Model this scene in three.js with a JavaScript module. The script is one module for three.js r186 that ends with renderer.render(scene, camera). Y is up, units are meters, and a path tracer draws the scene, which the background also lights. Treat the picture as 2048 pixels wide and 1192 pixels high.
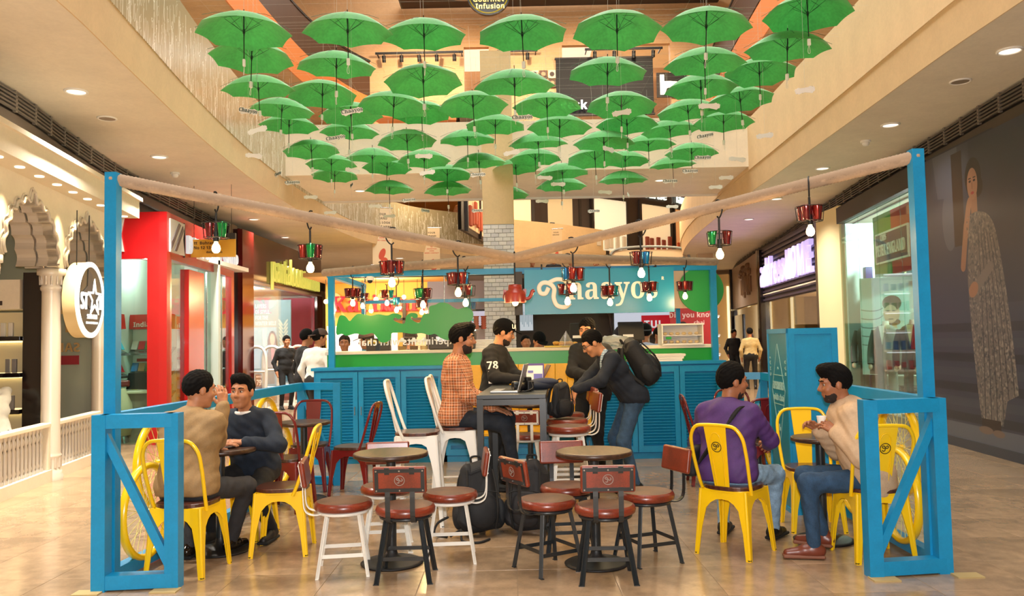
import * as THREE from 'three';
import { mergeGeometries, toCreasedNormals } from 'three/addons/utils/BufferGeometryUtils.js';
import { RoundedBoxGeometry } from 'three/addons/geometries/RoundedBoxGeometry.js';
import { RectAreaLightUniformsLib } from 'three/addons/lights/RectAreaLightUniformsLib.js';
import { FontLoader } from 'three/addons/loaders/FontLoader.js';
import { TextGeometry } from 'three/addons/geometries/TextGeometry.js';

// ---------------------------------------------------------------- camera, exposure, large lights
RectAreaLightUniformsLib.init();
const scene = new THREE.Scene();
const camera = new THREE.PerspectiveCamera(2 * Math.atan(596 / 1650) * 180 / Math.PI, 2048 / 1192, 0.05, 120);
camera.position.set(0, 1.48, 0);
camera.rotation.set(Math.atan(84 / 1650), 0, -0.02, 'XYZ');
scene.add(camera);
const renderer = new THREE.WebGLRenderer({ antialias: true });
renderer.toneMapping = THREE.LinearToneMapping;
renderer.toneMappingExposure = 0.34;
renderer.shadowMap.enabled = true;
scene.background = new THREE.Color(0x05060a);
const WARM = 0xfff7ea, NEUTRAL = 0xfffdf8;
function area(color, intensity, w, h, pos, target) {
  const l = new THREE.RectAreaLight(color, intensity, w, h);
  l.position.set(...pos); l.lookAt(...target); scene.add(l); return l;
}
// daylight through the glazed roof high over the atrium
area(NEUTRAL, 14, 6.5, 44, [0.3, 13.3, -21.5], [0.3, 0, -21.5001]);
// the photographer's flash
const flash = new THREE.PointLight(0xffffff, 185, 0, 2);
flash.position.set(0.02, 1.62, 0.02); flash.castShadow = true; flash.shadow.radius = 2; scene.add(flash);

// ---------------------------------------------------------------- helpers
let seed = 12345;
function rnd() { seed = (seed * 1664525 + 1013904223) >>> 0; return seed / 4294967296; }
function rr(a, b) { return a + (b - a) * rnd(); }
const used = {};
function numbered(name) { const n = used[name] = (used[name] ?? -1) + 1; return n ? `${name}_${String(n).padStart(3, '0')}` : name; }
const V = (x, y, z) => new THREE.Vector3(x, y, z);
function tf(g, x = 0, y = 0, z = 0, rx = 0, ry = 0, rz = 0) {
  if (rx || ry || rz) g.applyMatrix4(new THREE.Matrix4().makeRotationFromEuler(new THREE.Euler(rx, ry, rz)));
  g.translate(x, y, z); return g;
}
const bx = (w, h, d, x = 0, y = 0, z = 0, rx = 0, ry = 0, rz = 0) => tf(new THREE.BoxGeometry(w, h, d), x, y, z, rx, ry, rz);
const rbx = (w, h, d, r, x = 0, y = 0, z = 0, rx = 0, ry = 0, rz = 0) => tf(new RoundedBoxGeometry(w, h, d, 2, r), x, y, z, rx, ry, rz);
const cyl = (r0, r1, h, x = 0, y = 0, z = 0, seg = 16, rx = 0, ry = 0, rz = 0) => tf(new THREE.CylinderGeometry(r0, r1, h, seg), x, y, z, rx, ry, rz);
const sph = (r, x = 0, y = 0, z = 0, sx = 1, sy = 1, sz = 1, a = 14, b = 10) => { const g = new THREE.SphereGeometry(r, a, b); g.scale(sx, sy, sz); return tf(g, x, y, z); };
function bar(p, q, w, h = w, round = false) {       // a straight bar between two points
  const a = V(...p), b = V(...q), d = b.clone().sub(a), L = d.length();
  const g = round ? new THREE.CylinderGeometry(w, w, L, 10) : new THREE.BoxGeometry(w, L, h);
  const up = V(0, 1, 0), n = d.normalize();
  let m;
  if (round || Math.abs(n.y) > 0.985) m = new THREE.Matrix4().makeRotationFromQuaternion(new THREE.Quaternion().setFromUnitVectors(up, n));
  else { const x = V().crossVectors(n, up).normalize(), z = V().crossVectors(x, n).normalize(); m = new THREE.Matrix4().makeBasis(x, n, z); }
  g.applyMatrix4(m); g.translate((a.x + b.x) / 2, (a.y + b.y) / 2, (a.z + b.z) / 2); return g;
}
function tube(pts, r, seg = 24, rad = 8, closed = false) {
  return new THREE.TubeGeometry(new THREE.CatmullRomCurve3(pts.map(p => V(...p)), closed, 'centripetal'), seg, r, rad, closed);
}
const lathe = (prof, seg = 20) => new THREE.LatheGeometry(prof.map(p => new THREE.Vector2(...p)), seg);
function extr(pts, depth, holes = [], bevel = 0) {   // polygon in x,y extruded along +z
  const s = new THREE.Shape(pts.map(p => new THREE.Vector2(...p)));
  for (const h of holes) s.holes.push(new THREE.Path(h.map(p => new THREE.Vector2(...p))));
  return new THREE.ExtrudeGeometry(s, { depth, bevelEnabled: bevel > 0, bevelSize: bevel, bevelThickness: bevel, bevelSegments: 1, curveSegments: 10 });
}
function metric(g) {                                  // uv in metres, by the way each face points
  const p = g.attributes.position, n = g.attributes.normal, uv = new Float32Array(p.count * 2);
  for (let i = 0; i < p.count; i++) {
    const ax = Math.abs(n.getX(i)), ay = Math.abs(n.getY(i)), az = Math.abs(n.getZ(i));
    if (ay >= ax && ay >= az) { uv[2 * i] = p.getX(i); uv[2 * i + 1] = p.getZ(i); }
    else if (ax >= az) { uv[2 * i] = p.getZ(i); uv[2 * i + 1] = p.getY(i); }
    else { uv[2 * i] = p.getX(i); uv[2 * i + 1] = p.getY(i); }
  }
  g.setAttribute('uv', new THREE.BufferAttribute(uv, 2)); return g;
}
function merge(list) {
  list = (Array.isArray(list) ? list : [list]).map(g => {
    const o = g.index ? g.toNonIndexed() : g;
    for (const k of Object.keys(o.attributes)) if (!['position', 'normal', 'uv', 'color'].includes(k)) o.deleteAttribute(k);
    return o;
  });
  const col = list.some(g => g.attributes.color);
  for (const g of list) {
    if (!g.attributes.normal) g.computeVertexNormals();
    if (!g.attributes.uv) g.setAttribute('uv', new THREE.BufferAttribute(new Float32Array(g.attributes.position.count * 2), 2));
    if (col && !g.attributes.color) g.setAttribute('color', new THREE.BufferAttribute(new Float32Array(g.attributes.position.count * 3).fill(1), 3));
  }
  return list.length === 1 ? list[0] : mergeGeometries(list);
}
function geo(list, m) { const g = merge(list); if (m && m.userData.metric) metric(g); return g; }
function obj(name, list, m, parent = scene, label) {
  const o = new THREE.Mesh(list.isBufferGeometry && list.userData.ready ? list : geo(list, m), m);
  o.name = parent === scene ? numbered(name) : name;
  o.castShadow = o.receiveShadow = true; parent.add(o);
  if (label) o.userData.label = label;
  return o;
}
const ready = (list, m) => { const g = geo(list, m); g.userData.ready = true; return g; };
function tag(o, label, category, group) { o.userData.label = label; o.userData.category = category; if (group) o.userData.group = group; return o; }
function thing(name, label, category, pos = [0, 0, 0], turn = 0, group) {
  const o = new THREE.Group(); o.name = numbered(name); scene.add(o);
  o.position.set(...pos); o.rotation.y = turn; return tag(o, label, category, group);
}
function single(name, list, m, label, category, group) { return tag(obj(name, list, m), label, category, group); }
function struct(name, list, m, label) { const o = obj(name, list, m); o.userData.kind = 'structure'; if (label) o.userData.label = label; return o; }
function structGroup(name, label) { const o = new THREE.Group(); o.name = numbered(name); scene.add(o); o.userData.kind = 'structure'; if (label) o.userData.label = label; return o; }
function dup(root, pos, turn = 0, label) {
  const r = root.clone(); r.name = numbered(root.name.replace(/_\d\d\d$/, '')); scene.add(r);
  r.userData = { ...root.userData }; r.position.set(...pos); r.rotation.set(0, turn, 0);
  if (label) r.userData.label = label; return r;
}
function at(parent, child, x = 0, y = 0, z = 0, ry = 0) { child.position.set(x, y, z); child.rotation.y = ry; parent.add(child); return child; }

// ---------------------------------------------------------------- textures and materials
function lattice(n, s) { let k = s >>> 0; const a = new Float32Array(n * n); for (let i = 0; i < a.length; i++) { k = (k * 1664525 + 1013904223) >>> 0; a[i] = k / 4294967296; } return a; }
function noise2(n, s) {                               // tileable value noise on an n by n lattice, arguments in 0..1
  const a = lattice(n, s), f = t => t * t * (3 - 2 * t);
  return (u, v) => {
    const x = u * n, y = v * n, i = Math.floor(x), j = Math.floor(y), fx = f(x - i), fy = f(y - j);
    const g = (p, q) => a[((q % n + n) % n) * n + ((p % n + n) % n)];
    return (g(i, j) * (1 - fx) + g(i + 1, j) * fx) * (1 - fy) + (g(i, j + 1) * (1 - fx) + g(i + 1, j + 1) * fx) * fy;
  };
}
function dataTex(size, fn, metres = 1, srgb = true) {
  const d = new Uint8Array(size * size * 4);
  for (let j = 0; j < size; j++) for (let i = 0; i < size; i++) {
    const c = fn(i / size, j / size), o = (j * size + i) * 4;
    for (let k = 0; k < 3; k++) d[o + k] = Math.max(0, Math.min(255, c[k])); d[o + 3] = 255;
  }
  const t = new THREE.DataTexture(d, size, size); t.wrapS = t.wrapT = THREE.RepeatWrapping;
  t.magFilter = t.minFilter = THREE.LinearFilter; t.repeat.set(1 / metres, 1 / metres);
  if (srgb) t.colorSpace = THREE.SRGBColorSpace; t.needsUpdate = true; return t;
}
function canvasTex(w, h, draw, srgb = true) {
  const c = document.createElement('canvas'); c.width = w; c.height = h;
  const g = c.getContext('2d'); draw(g, w, h);
  const t = new THREE.CanvasTexture(c); if (srgb) t.colorSpace = THREE.SRGBColorSpace; t.magFilter = THREE.LinearFilter; return t;
}
const rgb = h => [(h >> 16) & 255, (h >> 8) & 255, h & 255];
function mat(color, rough = 0.6, o = {}) { return new THREE.MeshPhysicalMaterial({ color, roughness: rough, ...o }); }
function speckled(color, amount, metres, rough, o = {}, s = 1) {       // base colour with fine and coarse mottling, uv in metres
  const a = noise2(8, s * 17 + 3), b = noise2(40, s * 29 + 5), c = noise2(128, s * 31 + 9), k = rgb(color);
  const t = dataTex(256, (u, v) => { const n = (a(u, v) - 0.5) * 0.5 + (b(u, v) - 0.5) * 0.3 + (c(u, v) - 0.5) * 0.35; return k.map(x => x * (1 + amount * n)); }, metres);
  const m = mat(0xffffff, rough, { map: t, ...o }); m.userData.metric = true; return m;
}
const glow = (color, i, base = 0xffffff) => new THREE.MeshStandardMaterial({ color: base, emissive: color, emissiveIntensity: i, roughness: 0.6 });
const M = {
  plaster: speckled(0xe4dac6, 0.07, 2.2, 0.8, {}, 1),
  plasterWarm: speckled(0xd9bd92, 0.07, 2.0, 0.8, {}, 2),
  tan: speckled(0xc9a176, 0.10, 2.4, 0.75, {}, 3),
  white: mat(0xeeeae2, 0.5), cream: speckled(0xe9dcc4, 0.05, 1.5, 0.55, {}, 4),
  black: mat(0x101114, 0.5), matte: mat(0x0b0b0d, 0.95, { specularIntensity: 0.2 }), dark: mat(0x221c19, 0.5), darkGlossy: mat(0x1b1416, 0.12),
  blue: speckled(0x0b86ba, 0.10, 0.5, 0.36, {}, 5), blueDark: speckled(0x0c779e, 0.12, 0.6, 0.45, {}, 6),
  teal: mat(0x14728c, 0.3),
  green: mat(0x169a35, 0.35), greenSign: mat(0x1d9443, 0.4), yellowBoard: speckled(0xe2ab12, 0.08, 0.7, 0.45, {}, 7),
  yellow: mat(0xf2c40c, 0.28, { clearcoat: 0.4, clearcoatRoughness: 0.2 }),
  maroon: mat(0x6a1013, 0.26, { clearcoat: 0.5, clearcoatRoughness: 0.2 }),
  whiteMetal: mat(0xe9e6dd, 0.32, { clearcoat: 0.3 }),
  blackMetal: mat(0x1e2326, 0.34, { clearcoat: 0.25 }), steel: mat(0xb9bcc0, 0.25, { metalness: 1 }),
  silver: mat(0xd2c8ba, 0.32, { metalness: 0.25 }),
  red: mat(0xb5161a, 0.25, { clearcoat: 0.3 }), redDark: mat(0x6d1216, 0.2),
  rope: null, wood: null, leather: null, floor: null,
  glass: mat(0xffffff, 0.02, { transmission: 1, thickness: 0, ior: 1.45 }),
  glassGreen: mat(0xe4f4ee, 0.02, { transmission: 1, thickness: 0, ior: 1.45 }),
  chrome: mat(0xdddddd, 0.12, { metalness: 1 }),
  rubber: mat(0x101010, 0.8),
};
{
  const a = noise2(6, 71), b = noise2(24, 72), c = noise2(110, 73), d = noise2(3, 74);
  M.floorTones = [0, 1, 2, 3].map(k => {
    const t = dataTex(256, (u, v) => {
      const n = (a(u + k * 0.23, v) - 0.5) * 0.18 + (b(u, v + k * 0.31) - 0.5) * 0.12 + (c(u, v) - 0.5) * 0.06, e = 1 + n + (k - 1.5) * 0.022;
      return [158 * e, 132 * e, 104 * e];
    }, 1.2);
    const m = mat(0xffffff, 0.2, { map: t, clearcoat: 0.25, clearcoatRoughness: 0.12 }); m.userData.metric = true; return m;
  });
  const w1 = noise2(5, 81), w2 = noise2(60, 82);
  const woodTex = (k0, k1, m) => dataTex(256, (u, v) => {
    const g = 0.5 + 0.5 * Math.sin((u * 9 + 1.6 * w1(u, v)) * 6.283), n = w2(u, v * 0.2) * 0.5 + g * 0.5;
    return [0, 1, 2].map(i => k0[i] + (k1[i] - k0[i]) * n);
  }, m);
  M.wood = mat(0xffffff, 0.35, { map: woodTex([44, 27, 19], [82, 54, 37], 0.5), clearcoat: 0.12 }); M.wood.userData.metric = true;
  M.seatWood = mat(0xffffff, 0.3, { map: woodTex([58, 28, 20], [96, 50, 34], 0.4), clearcoat: 0.35 }); M.seatWood.userData.metric = true;
  const l1 = noise2(7, 91), l2 = noise2(90, 92);
  M.leather = mat(0xffffff, 0.3, { map: dataTex(256, (u, v) => { const n = 0.78 + 0.3 * l1(u, v) + 0.2 * l2(u, v); return [116 * n, 44 * n, 25 * n]; }, 0.4), clearcoat: 0.35, clearcoatRoughness: 0.3 }); M.leather.userData.metric = true;
  M.leatherTop = mat(0xffffff, 0.5, { map: dataTex(256, (u, v) => { const n = 0.8 + 0.3 * l1(u, v) + 0.2 * l2(u, v); return [88 * n, 56 * n, 41 * n]; }, 0.4) }); M.leatherTop.userData.metric = true;
  M.rope = mat(0xa08a74, 0.9);
}
const font = await new FontLoader().loadAsync('fonts/droid/droid_sans_bold.typeface.json');
const serif = await new FontLoader().loadAsync('fonts/droid/droid_serif_bold.typeface.json');
function mirror(g) { const q = g.index ? g.toNonIndexed() : g; q.scale(-1, 1, 1); const p = q.attributes.position; for (let i = 0; i < p.count; i += 3) { const a = [p.getX(i), p.getY(i), p.getZ(i)]; p.setXYZ(i, p.getX(i + 1), p.getY(i + 1), p.getZ(i + 1)); p.setXYZ(i + 1, ...a); } q.computeVertexNormals(); return q; }
const regular = await new FontLoader().loadAsync('fonts/droid/droid_sans_regular.typeface.json');
function text(str, size, depth, f = font, center = true) {
  const g = new TextGeometry(str, { font: f, size, depth, curveSegments: 4, bevelEnabled: false });
  g.computeBoundingBox(); const b = g.boundingBox;
  if (center) g.translate(-(b.max.x + b.min.x) / 2, -(b.max.y + b.min.y) / 2, 0); return g;
}
// a vertical frame of reference along a wall: u metres from a to b on the floor plan, y up, out = towards the side on the left of a->b turned
function wallFrame(a, b, flip = 1) {
  const dx = b[0] - a[0], dz = b[1] - a[1], L = Math.hypot(dx, dz), ang = Math.atan2(-dz, dx);
  return { L, ang, put(g) { return tf(g, a[0], 0, a[1], 0, 0, 0) && g; }, place(o) { o.position.set(a[0], 0, a[1]); o.rotation.y = ang; return o; } };
}
const DOWNLIGHTS = {
  left: [[-4.56, -8.59], [-5.0, -11.67], [-5.29, -14.67], [-5.54, -17.7], [-5.71, -20.79], [-6.1, -24.42], [-4.3, -5.2], [-4.3, -1.5]],
  right: [[4.89, -7.9], [5.0, -10.68], [5.14, -13.43], [5.33, -16.38], [5.58, -19.21], [5.86, -22.21], [6.71, -28.47], [4.85, -4.8], [4.85, -1.5]],
  bridge: [[-3.1, -16.92], [3.02, -16.43]],
};
const SPK = [[-4.75, -9.64], [4.93, -8.86]], SMK = [[-5.23, -12.78], [5.05, -11.56]];
// ---------------------------------------------------------------- floor
const smooth = (pts, n = 60) => new THREE.CatmullRomCurve3(pts.map(p => V(p[0], 0, p[1])), false, 'centripetal').getPoints(n).map(v => [v.x, v.z]);
{
  const f = structGroup('floor', 'polished beige stone floor of square tiles');
  obj('joint_bed', bx(12.02, 0.1, 8.42, 0, -0.053, -8.4), mat(0x8b7458, 0.7), f);
  const slab = [bx(30, 0.2, 9.2, 0, -0.1, 0.4), bx(30, 0.2, 40, 0, -0.1, -32.6), bx(9, 0.2, 8.4, -10.5, -0.1, -8.4), bx(9, 0.2, 8.4, 10.5, -0.1, -8.4)];
  obj('far_paving', slab, M.floorTones[1], f);
  const tile = M.floorTones.map(m => ready(rbx(0.597, 0.03, 0.597, 0.0015), m));
  for (let j = 0; j < 14; j++) for (let i = 0; i < 20; i++) {
    const k = Math.floor(rnd() * 4), t = obj('tile', tile[k], M.floorTones[k], f);
    t.position.set(-5.7 + i * 0.6, -0.015, -4.5 - j * 0.6);
  }
}
// ---------------------------------------------------------------- slabs of the galleries, their fascias and etched balustrades
const EL = smooth([[-3.4, 6], [-3.4, 0], [-3.42, -4], [-3.48, -6.3], [-3.66, -7.8], [-3.98, -10.5], [-4.22, -13.9], [-4.22, -18], [-3.9, -21.5], [-3.0, -24.3], [-1, -26.3], [1.5, -28.3], [4, -31], [6.5, -35.5], [8, -40], [8.5, -46]], 110);
const ER = smooth([[4.2, 6], [4.22, 0], [4.24, -6.7], [4.25, -7.8], [4.36, -10.4], [4.48, -13.5], [4.65, -17.8], [5.3, -25], [7, -33], [9.2, -40], [10, -46]], 80);
const WL = smooth([[-5.0, 6], [-5.0, -4], [-5.15, -8.35], [-5.5, -10.2], [-5.8, -12], [-6.0, -14], [-6.3, -17.5], [-6.6, -21], [-7.0, -27], [-7.4, -34]], 60);
const WR = smooth([[5.45, 6], [5.5, -4], [5.6, -8.9], [5.84, -11], [6.05, -13], [6.6, -17.3], [7.3, -22], [8.3, -30], [9.6, -36]], 60);
function plate(poly, y0, y1) {                         // a plan polygon (x, z) made into a slab between two heights
  const g = extr(poly.map(([x, z]) => [x, -z]), y1 - y0); g.rotateX(-Math.PI / 2); g.translate(0, y0, 0); return g;
}
function ribbon(path, y0, y1, off0 = 0, off1 = off0, thick = 0.02) {      // a thin wall standing along a plan path, uv in metres along it
  const pos = [], uv = [], idx = []; let s = 0;
  const n = path.length, N = path.map((p, i) => { const a = path[Math.max(0, i - 1)], b = path[Math.min(n - 1, i + 1)], d = Math.hypot(b[0] - a[0], b[1] - a[1]); return [-(b[1] - a[1]) / d, (b[0] - a[0]) / d]; });
  for (let i = 0; i < n; i++) {
    if (i) s += Math.hypot(path[i][0] - path[i - 1][0], path[i][1] - path[i - 1][1]);
    const [x, z] = path[i], [nx, nz] = N[i];
    for (const [o, y] of [[off0, y0], [off1, y1], [off1 + thick, y1], [off0 + thick, y0]]) { pos.push(x + nx * o, y, z + nz * o); uv.push(s, y); }
  }
  for (let i = 0; i < n - 1; i++) for (let k = 0; k < 4; k++) { const a = i * 4 + k, b = i * 4 + (k + 1) % 4; idx.push(a, b, a + 4, b, b + 4, a + 4); }
  const g = new THREE.BufferGeometry(); g.setAttribute('position', new THREE.Float32BufferAttribute(pos, 3)); g.setAttribute('uv', new THREE.Float32BufferAttribute(uv, 2));
  g.setIndex(idx); const q = g.toNonIndexed(); q.computeVertexNormals(); return q;
}
const polyL = [...EL, [-9.4, -46], [-9.4, 6]], polyR = [...ER, [13.4, -46], [13.4, 6]];
struct('ceiling', plate(polyL, 4.2, 4.55), M.plaster, 'cream plaster ceiling over the arched shops, downlights along it');
struct('ceiling', plate(polyR, 4.2, 4.55), M.plaster, 'cream plaster ceiling over the glass shopfronts, downlights along it');
struct('trim_1', ribbon(EL, 4.18, 4.56, -0.012, 0.05, 0.012), M.plasterWarm, 'plain plaster fascia under the etched balustrade, arched side');
struct('trim_2', ribbon(ER, 4.18, 4.56, 0, -0.05, 0.012), M.plasterWarm, 'plain plaster fascia under the etched balustrade, glass shop side');
{
  const etch = canvasTex(1024, 512, (g, w, h) => {
    g.fillStyle = '#a99c7c'; g.fillRect(0, 0, w, h); let k = 77; const r = () => (k = (k * 1664525 + 1013904223) >>> 0) / 4294967296;
    g.lineCap = 'round';
    for (let i = 0; i < 170; i++) {
      const x = r() * w, y = h * (0.05 + 0.9 * Math.pow(r(), 0.8)), L = 30 + r() * 150, b = (r() - 0.5) * 60;
      g.strokeStyle = `rgba(240,236,220,${0.5 + r() * 0.5})`; g.lineWidth = 2.5 + r() * 6;
      for (const o of [-w, 0, w]) { g.beginPath(); g.moveTo(x + o, y); g.bezierCurveTo(x + o + b, y + L * 0.3, x + o - b * 0.6, y + L * 0.7, x + o + b * 0.3, y + L); g.stroke(); }
      if (r() < 0.2) { g.beginPath(); g.arc(x, y - 8, 3 + r() * 10, 0, 5); g.stroke(); }
    }
  });
  etch.wrapS = etch.wrapT = THREE.RepeatWrapping; etch.repeat.set(1 / 2.0, 1 / 1.0); etch.offset.set(0, -0.55);
  const m = mat(0xffffff, 0.22, { map: etch });
  struct('trim_3', ribbon(EL.filter(p => p[1] > -27), 4.56, 5.5, 0.05), m, 'glass balustrade etched with white flourishes above the arched shops');
  struct('trim_4', ribbon(ER, 4.56, 5.5, -0.07), M.plasterWarm, 'plain pale balustrade above the glass shopfronts');
  struct('trim_5', ribbon(EL.filter(p => p[1] < -26.6), 4.56, 5.45, 0.05), M.plasterWarm, 'pale balustrade band of the far curved gallery');
}
// bridge across the atrium, behind the umbrellas
{
  const b = structGroup('ceiling', 'pale bridge crossing the atrium with lights in its underside');
  obj('bridge_deck', bx(9.2, 0.3, 2.9, 0.2, 4.78, -16.75), M.plaster, b);
  obj('bridge_front', bx(9.2, 0.95, 0.08, 0.2, 5.1, -15.3), M.cream, b);
  obj('bridge_lip', bx(9.2, 0.07, 0.12, 0.2, 4.63, -18.2), M.white, b);
}
// ---------------------------------------------------------------- outer shell
struct('wall_left', bx(0.2, 14, 52.4, -9.4, 7, -20), M.plasterWarm);
struct('wall_right', bx(0.2, 14, 52.4, 13.4, 7, -20), M.plasterWarm);
struct('wall_back', bx(23, 14, 0.2, 2, 7, 6.1), M.plasterWarm, 'plain wall closing the mall behind the photographer');
struct('wall_front', bx(23, 14, 0.2, 2, 7, -46.1), M.plasterWarm);
{
  const r = structGroup('ceiling', 'glazed roof high over the atrium');
  obj('roof_slab', [bx(6.6, 0.3, 52.4, -6.2, 13.6, -20), bx(9.9, 0.3, 52.4, 8.5, 13.6, -20), bx(6.5, 0.3, 6.6, 0.3, 13.6, 2.9), bx(6.5, 0.3, 2.7, 0.3, 13.6, -44.85)], M.plaster, r);
  obj('skylight_panes', bx(6.5, 0.04, 44, 0.3, 13.6, -21.5), glow(NEUTRAL, 1.2), r);
}
// ---------------------------------------------------------------- linear grille and dark slot where ceilings meet the shopfronts
{
  const seg = (name, W, sgn, lo, hi, label) => {
    const path = W.filter(p => p[1] < lo && p[1] > hi), g = structGroup(name, label);
    obj('slot', ribbon(path, 3.55, 4.2, sgn * 0.12, sgn * 0.12, sgn * 0.04), M.dark, g);
    obj('bulkhead', ribbon(path, 3.82, 3.95, sgn * 0.0, sgn * 0.0, sgn * 0.06), mat(0x4a4038, 0.6), g);
    for (let i = 0; i < 5; i++) obj('slat', ribbon(path, 3.985 + i * 0.042, 4.005 + i * 0.042, sgn * -0.02, sgn * -0.02, sgn * 0.03), mat(0x5a524a, 0.5), g);
    let s = 0; for (let i = 1; i < path.length; i++) { obj('mullion', bar([path[i][0], 3.97, path[i][1]], [path[i][0], 4.2, path[i][1]], 0.035), mat(0x7a7066, 0.5), g); }
  };
  const fine = W => { const c = new THREE.CatmullRomCurve3(W.map(p => V(p[0], 0, p[1]))); return c.getSpacedPoints(80).map(v => [v.x, v.z]); };
  seg('trim_6', fine(WL), -1, -3, -33, 'dark linear air grille along the ceiling above the arched shops');
  seg('trim_7', fine(WR), 1, -3, -35, 'dark linear air grille along the ceiling above the glass shops');
}
// ---------------------------------------------------------------- downlights
const dlRing = ready(new THREE.TorusGeometry(0.085, 0.012, 8, 20).rotateX(Math.PI / 2), M.white);
const dlFace = ready(cyl(0.078, 0.078, 0.012, 0, 0, 0, 20), M.white), dlMat = glow(0xfff0d8, 6);
function downlight(x, y, z, power, label, group, s = 1) {
  const t = thing('ceiling_downlight', label, 'light', [x, y - 0.006, z], 0, group);
  obj('rim', dlRing, M.white, t); const lamp = obj('lamp_face', dlFace, dlMat, t); lamp.position.y = 0.003; t.scale.setScalar(s);
  if (power) { const l = new THREE.SpotLight(WARM, power, 0, 1.15, 0.8, 2); l.position.set(x, y - 0.03, z); l.target.position.set(x, 0, z); l.castShadow = true; l.shadow.radius = 4; scene.add(l, l.target); }
}
const dl = DOWNLIGHTS;
for (const [x, z] of dl.left) downlight(x, 4.2, z, z > -16 ? 230 : 300, 'round recessed downlight in the ceiling over the arched shops', 'downlights over the arched shops', 1.25);
for (const [x, z] of dl.right) downlight(x, 4.2, z, z > -12 ? 26 : z > -16 ? 60 : 130, 'round recessed downlight in the ceiling over the glass shopfronts', 'downlights over the glass shopfronts', 1.25);
for (const [x, z] of dl.bridge) downlight(x, 4.63, z, 120, 'round recessed downlight in the underside of the bridge', 'downlights under the bridge', 1.25);
{
  const sp = (x, z, label) => { const t = thing('ceiling_speaker', label, 'speaker', [x, 4.195, z]); obj('rim', new THREE.TorusGeometry(0.1, 0.012, 8, 20).rotateX(Math.PI / 2), M.white, t); obj('grille', cyl(0.095, 0.095, 0.01, 0, 0, 0, 20), mat(0x8d7f6e, 0.8), t); };
  sp(...SPK[0], 'round grey ceiling speaker beside the downlights, arched shop side'); sp(...SPK[1], 'round grey ceiling speaker beside the downlights, glass shop side');
  const sm = (x, z, label) => { const t = thing('smoke_detector', label, 'smoke detector', [x, 4.2, z]); obj('base', cyl(0.07, 0.07, 0.03, 0, -0.015, 0, 18), M.white, t); obj('head', lathe([[0, -0.08], [0.035, -0.075], [0.05, -0.05], [0.045, -0.03]], 16), M.white, t); };
  sm(...SMK[0], 'white smoke detector on the ceiling of the arched shop side'); sm(...SMK[1], 'white smoke detector on the ceiling of the glass shop side');
}
// ---------------------------------------------------------------- upper storeys seen over the umbrellas
const soffit = mat(0xd98142, 0.6);
{
  const UL = EL.map(([x, z]) => [x - 1.1, z]), UR = ER.map(([x, z]) => [x + 1.0, z]);
  struct('ceiling', plate([...UL, [-9.4, -46], [-9.4, 6]], 8.1, 8.6), M.tan, 'tan underside of the upper gallery, etched balustrade side');
  struct('ceiling', plate([...UR, [13.4, -46], [13.4, 6]], 8.1, 8.6), M.tan, 'tan underside of the upper gallery, plain balustrade side');
  struct('trim_8', ribbon(UL, 8.05, 8.75, 0, 0.1, 0.03), soffit, 'orange painted edge of the upper gallery, etched balustrade side');
  struct('trim_9', ribbon(UR, 8.05, 8.75, 0, -0.1, 0.03), soffit, 'orange painted edge of the upper gallery, plain balustrade side');
  const lat = (p, n, label) => { const g = thing('gallery_screen', label, 'screen'); obj('panel', ribbon(p, 8.8, 9.9, -0.1, -0.1, 0.03), mat(0x4a3324, 0.5), g); obj('rail', ribbon(p, 9.9, 9.96, -0.12, -0.12, 0.07), M.dark, g); };
  lat(UL.filter(p => p[1] < -8 && p[1] > -25), 1, 'dark brown railing screen on the upper gallery, etched balustrade side');
  lat(UR.filter(p => p[1] < -8 && p[1] > -25), -1, 'dark brown railing screen on the upper gallery, plain balustrade side');
  // inner walls of level one behind the balustrades
  struct('wall_left', bx(0.15, 3.55, 40, -7.6, 6.3, -16), M.plasterWarm, 'warm plaster wall of the first floor gallery, etched balustrade side');
  struct('wall_right', bx(0.15, 3.55, 40, 9.2, 6.3, -16), M.plasterWarm, 'warm plaster wall of the first floor gallery, plain balustrade side');
}
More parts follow.
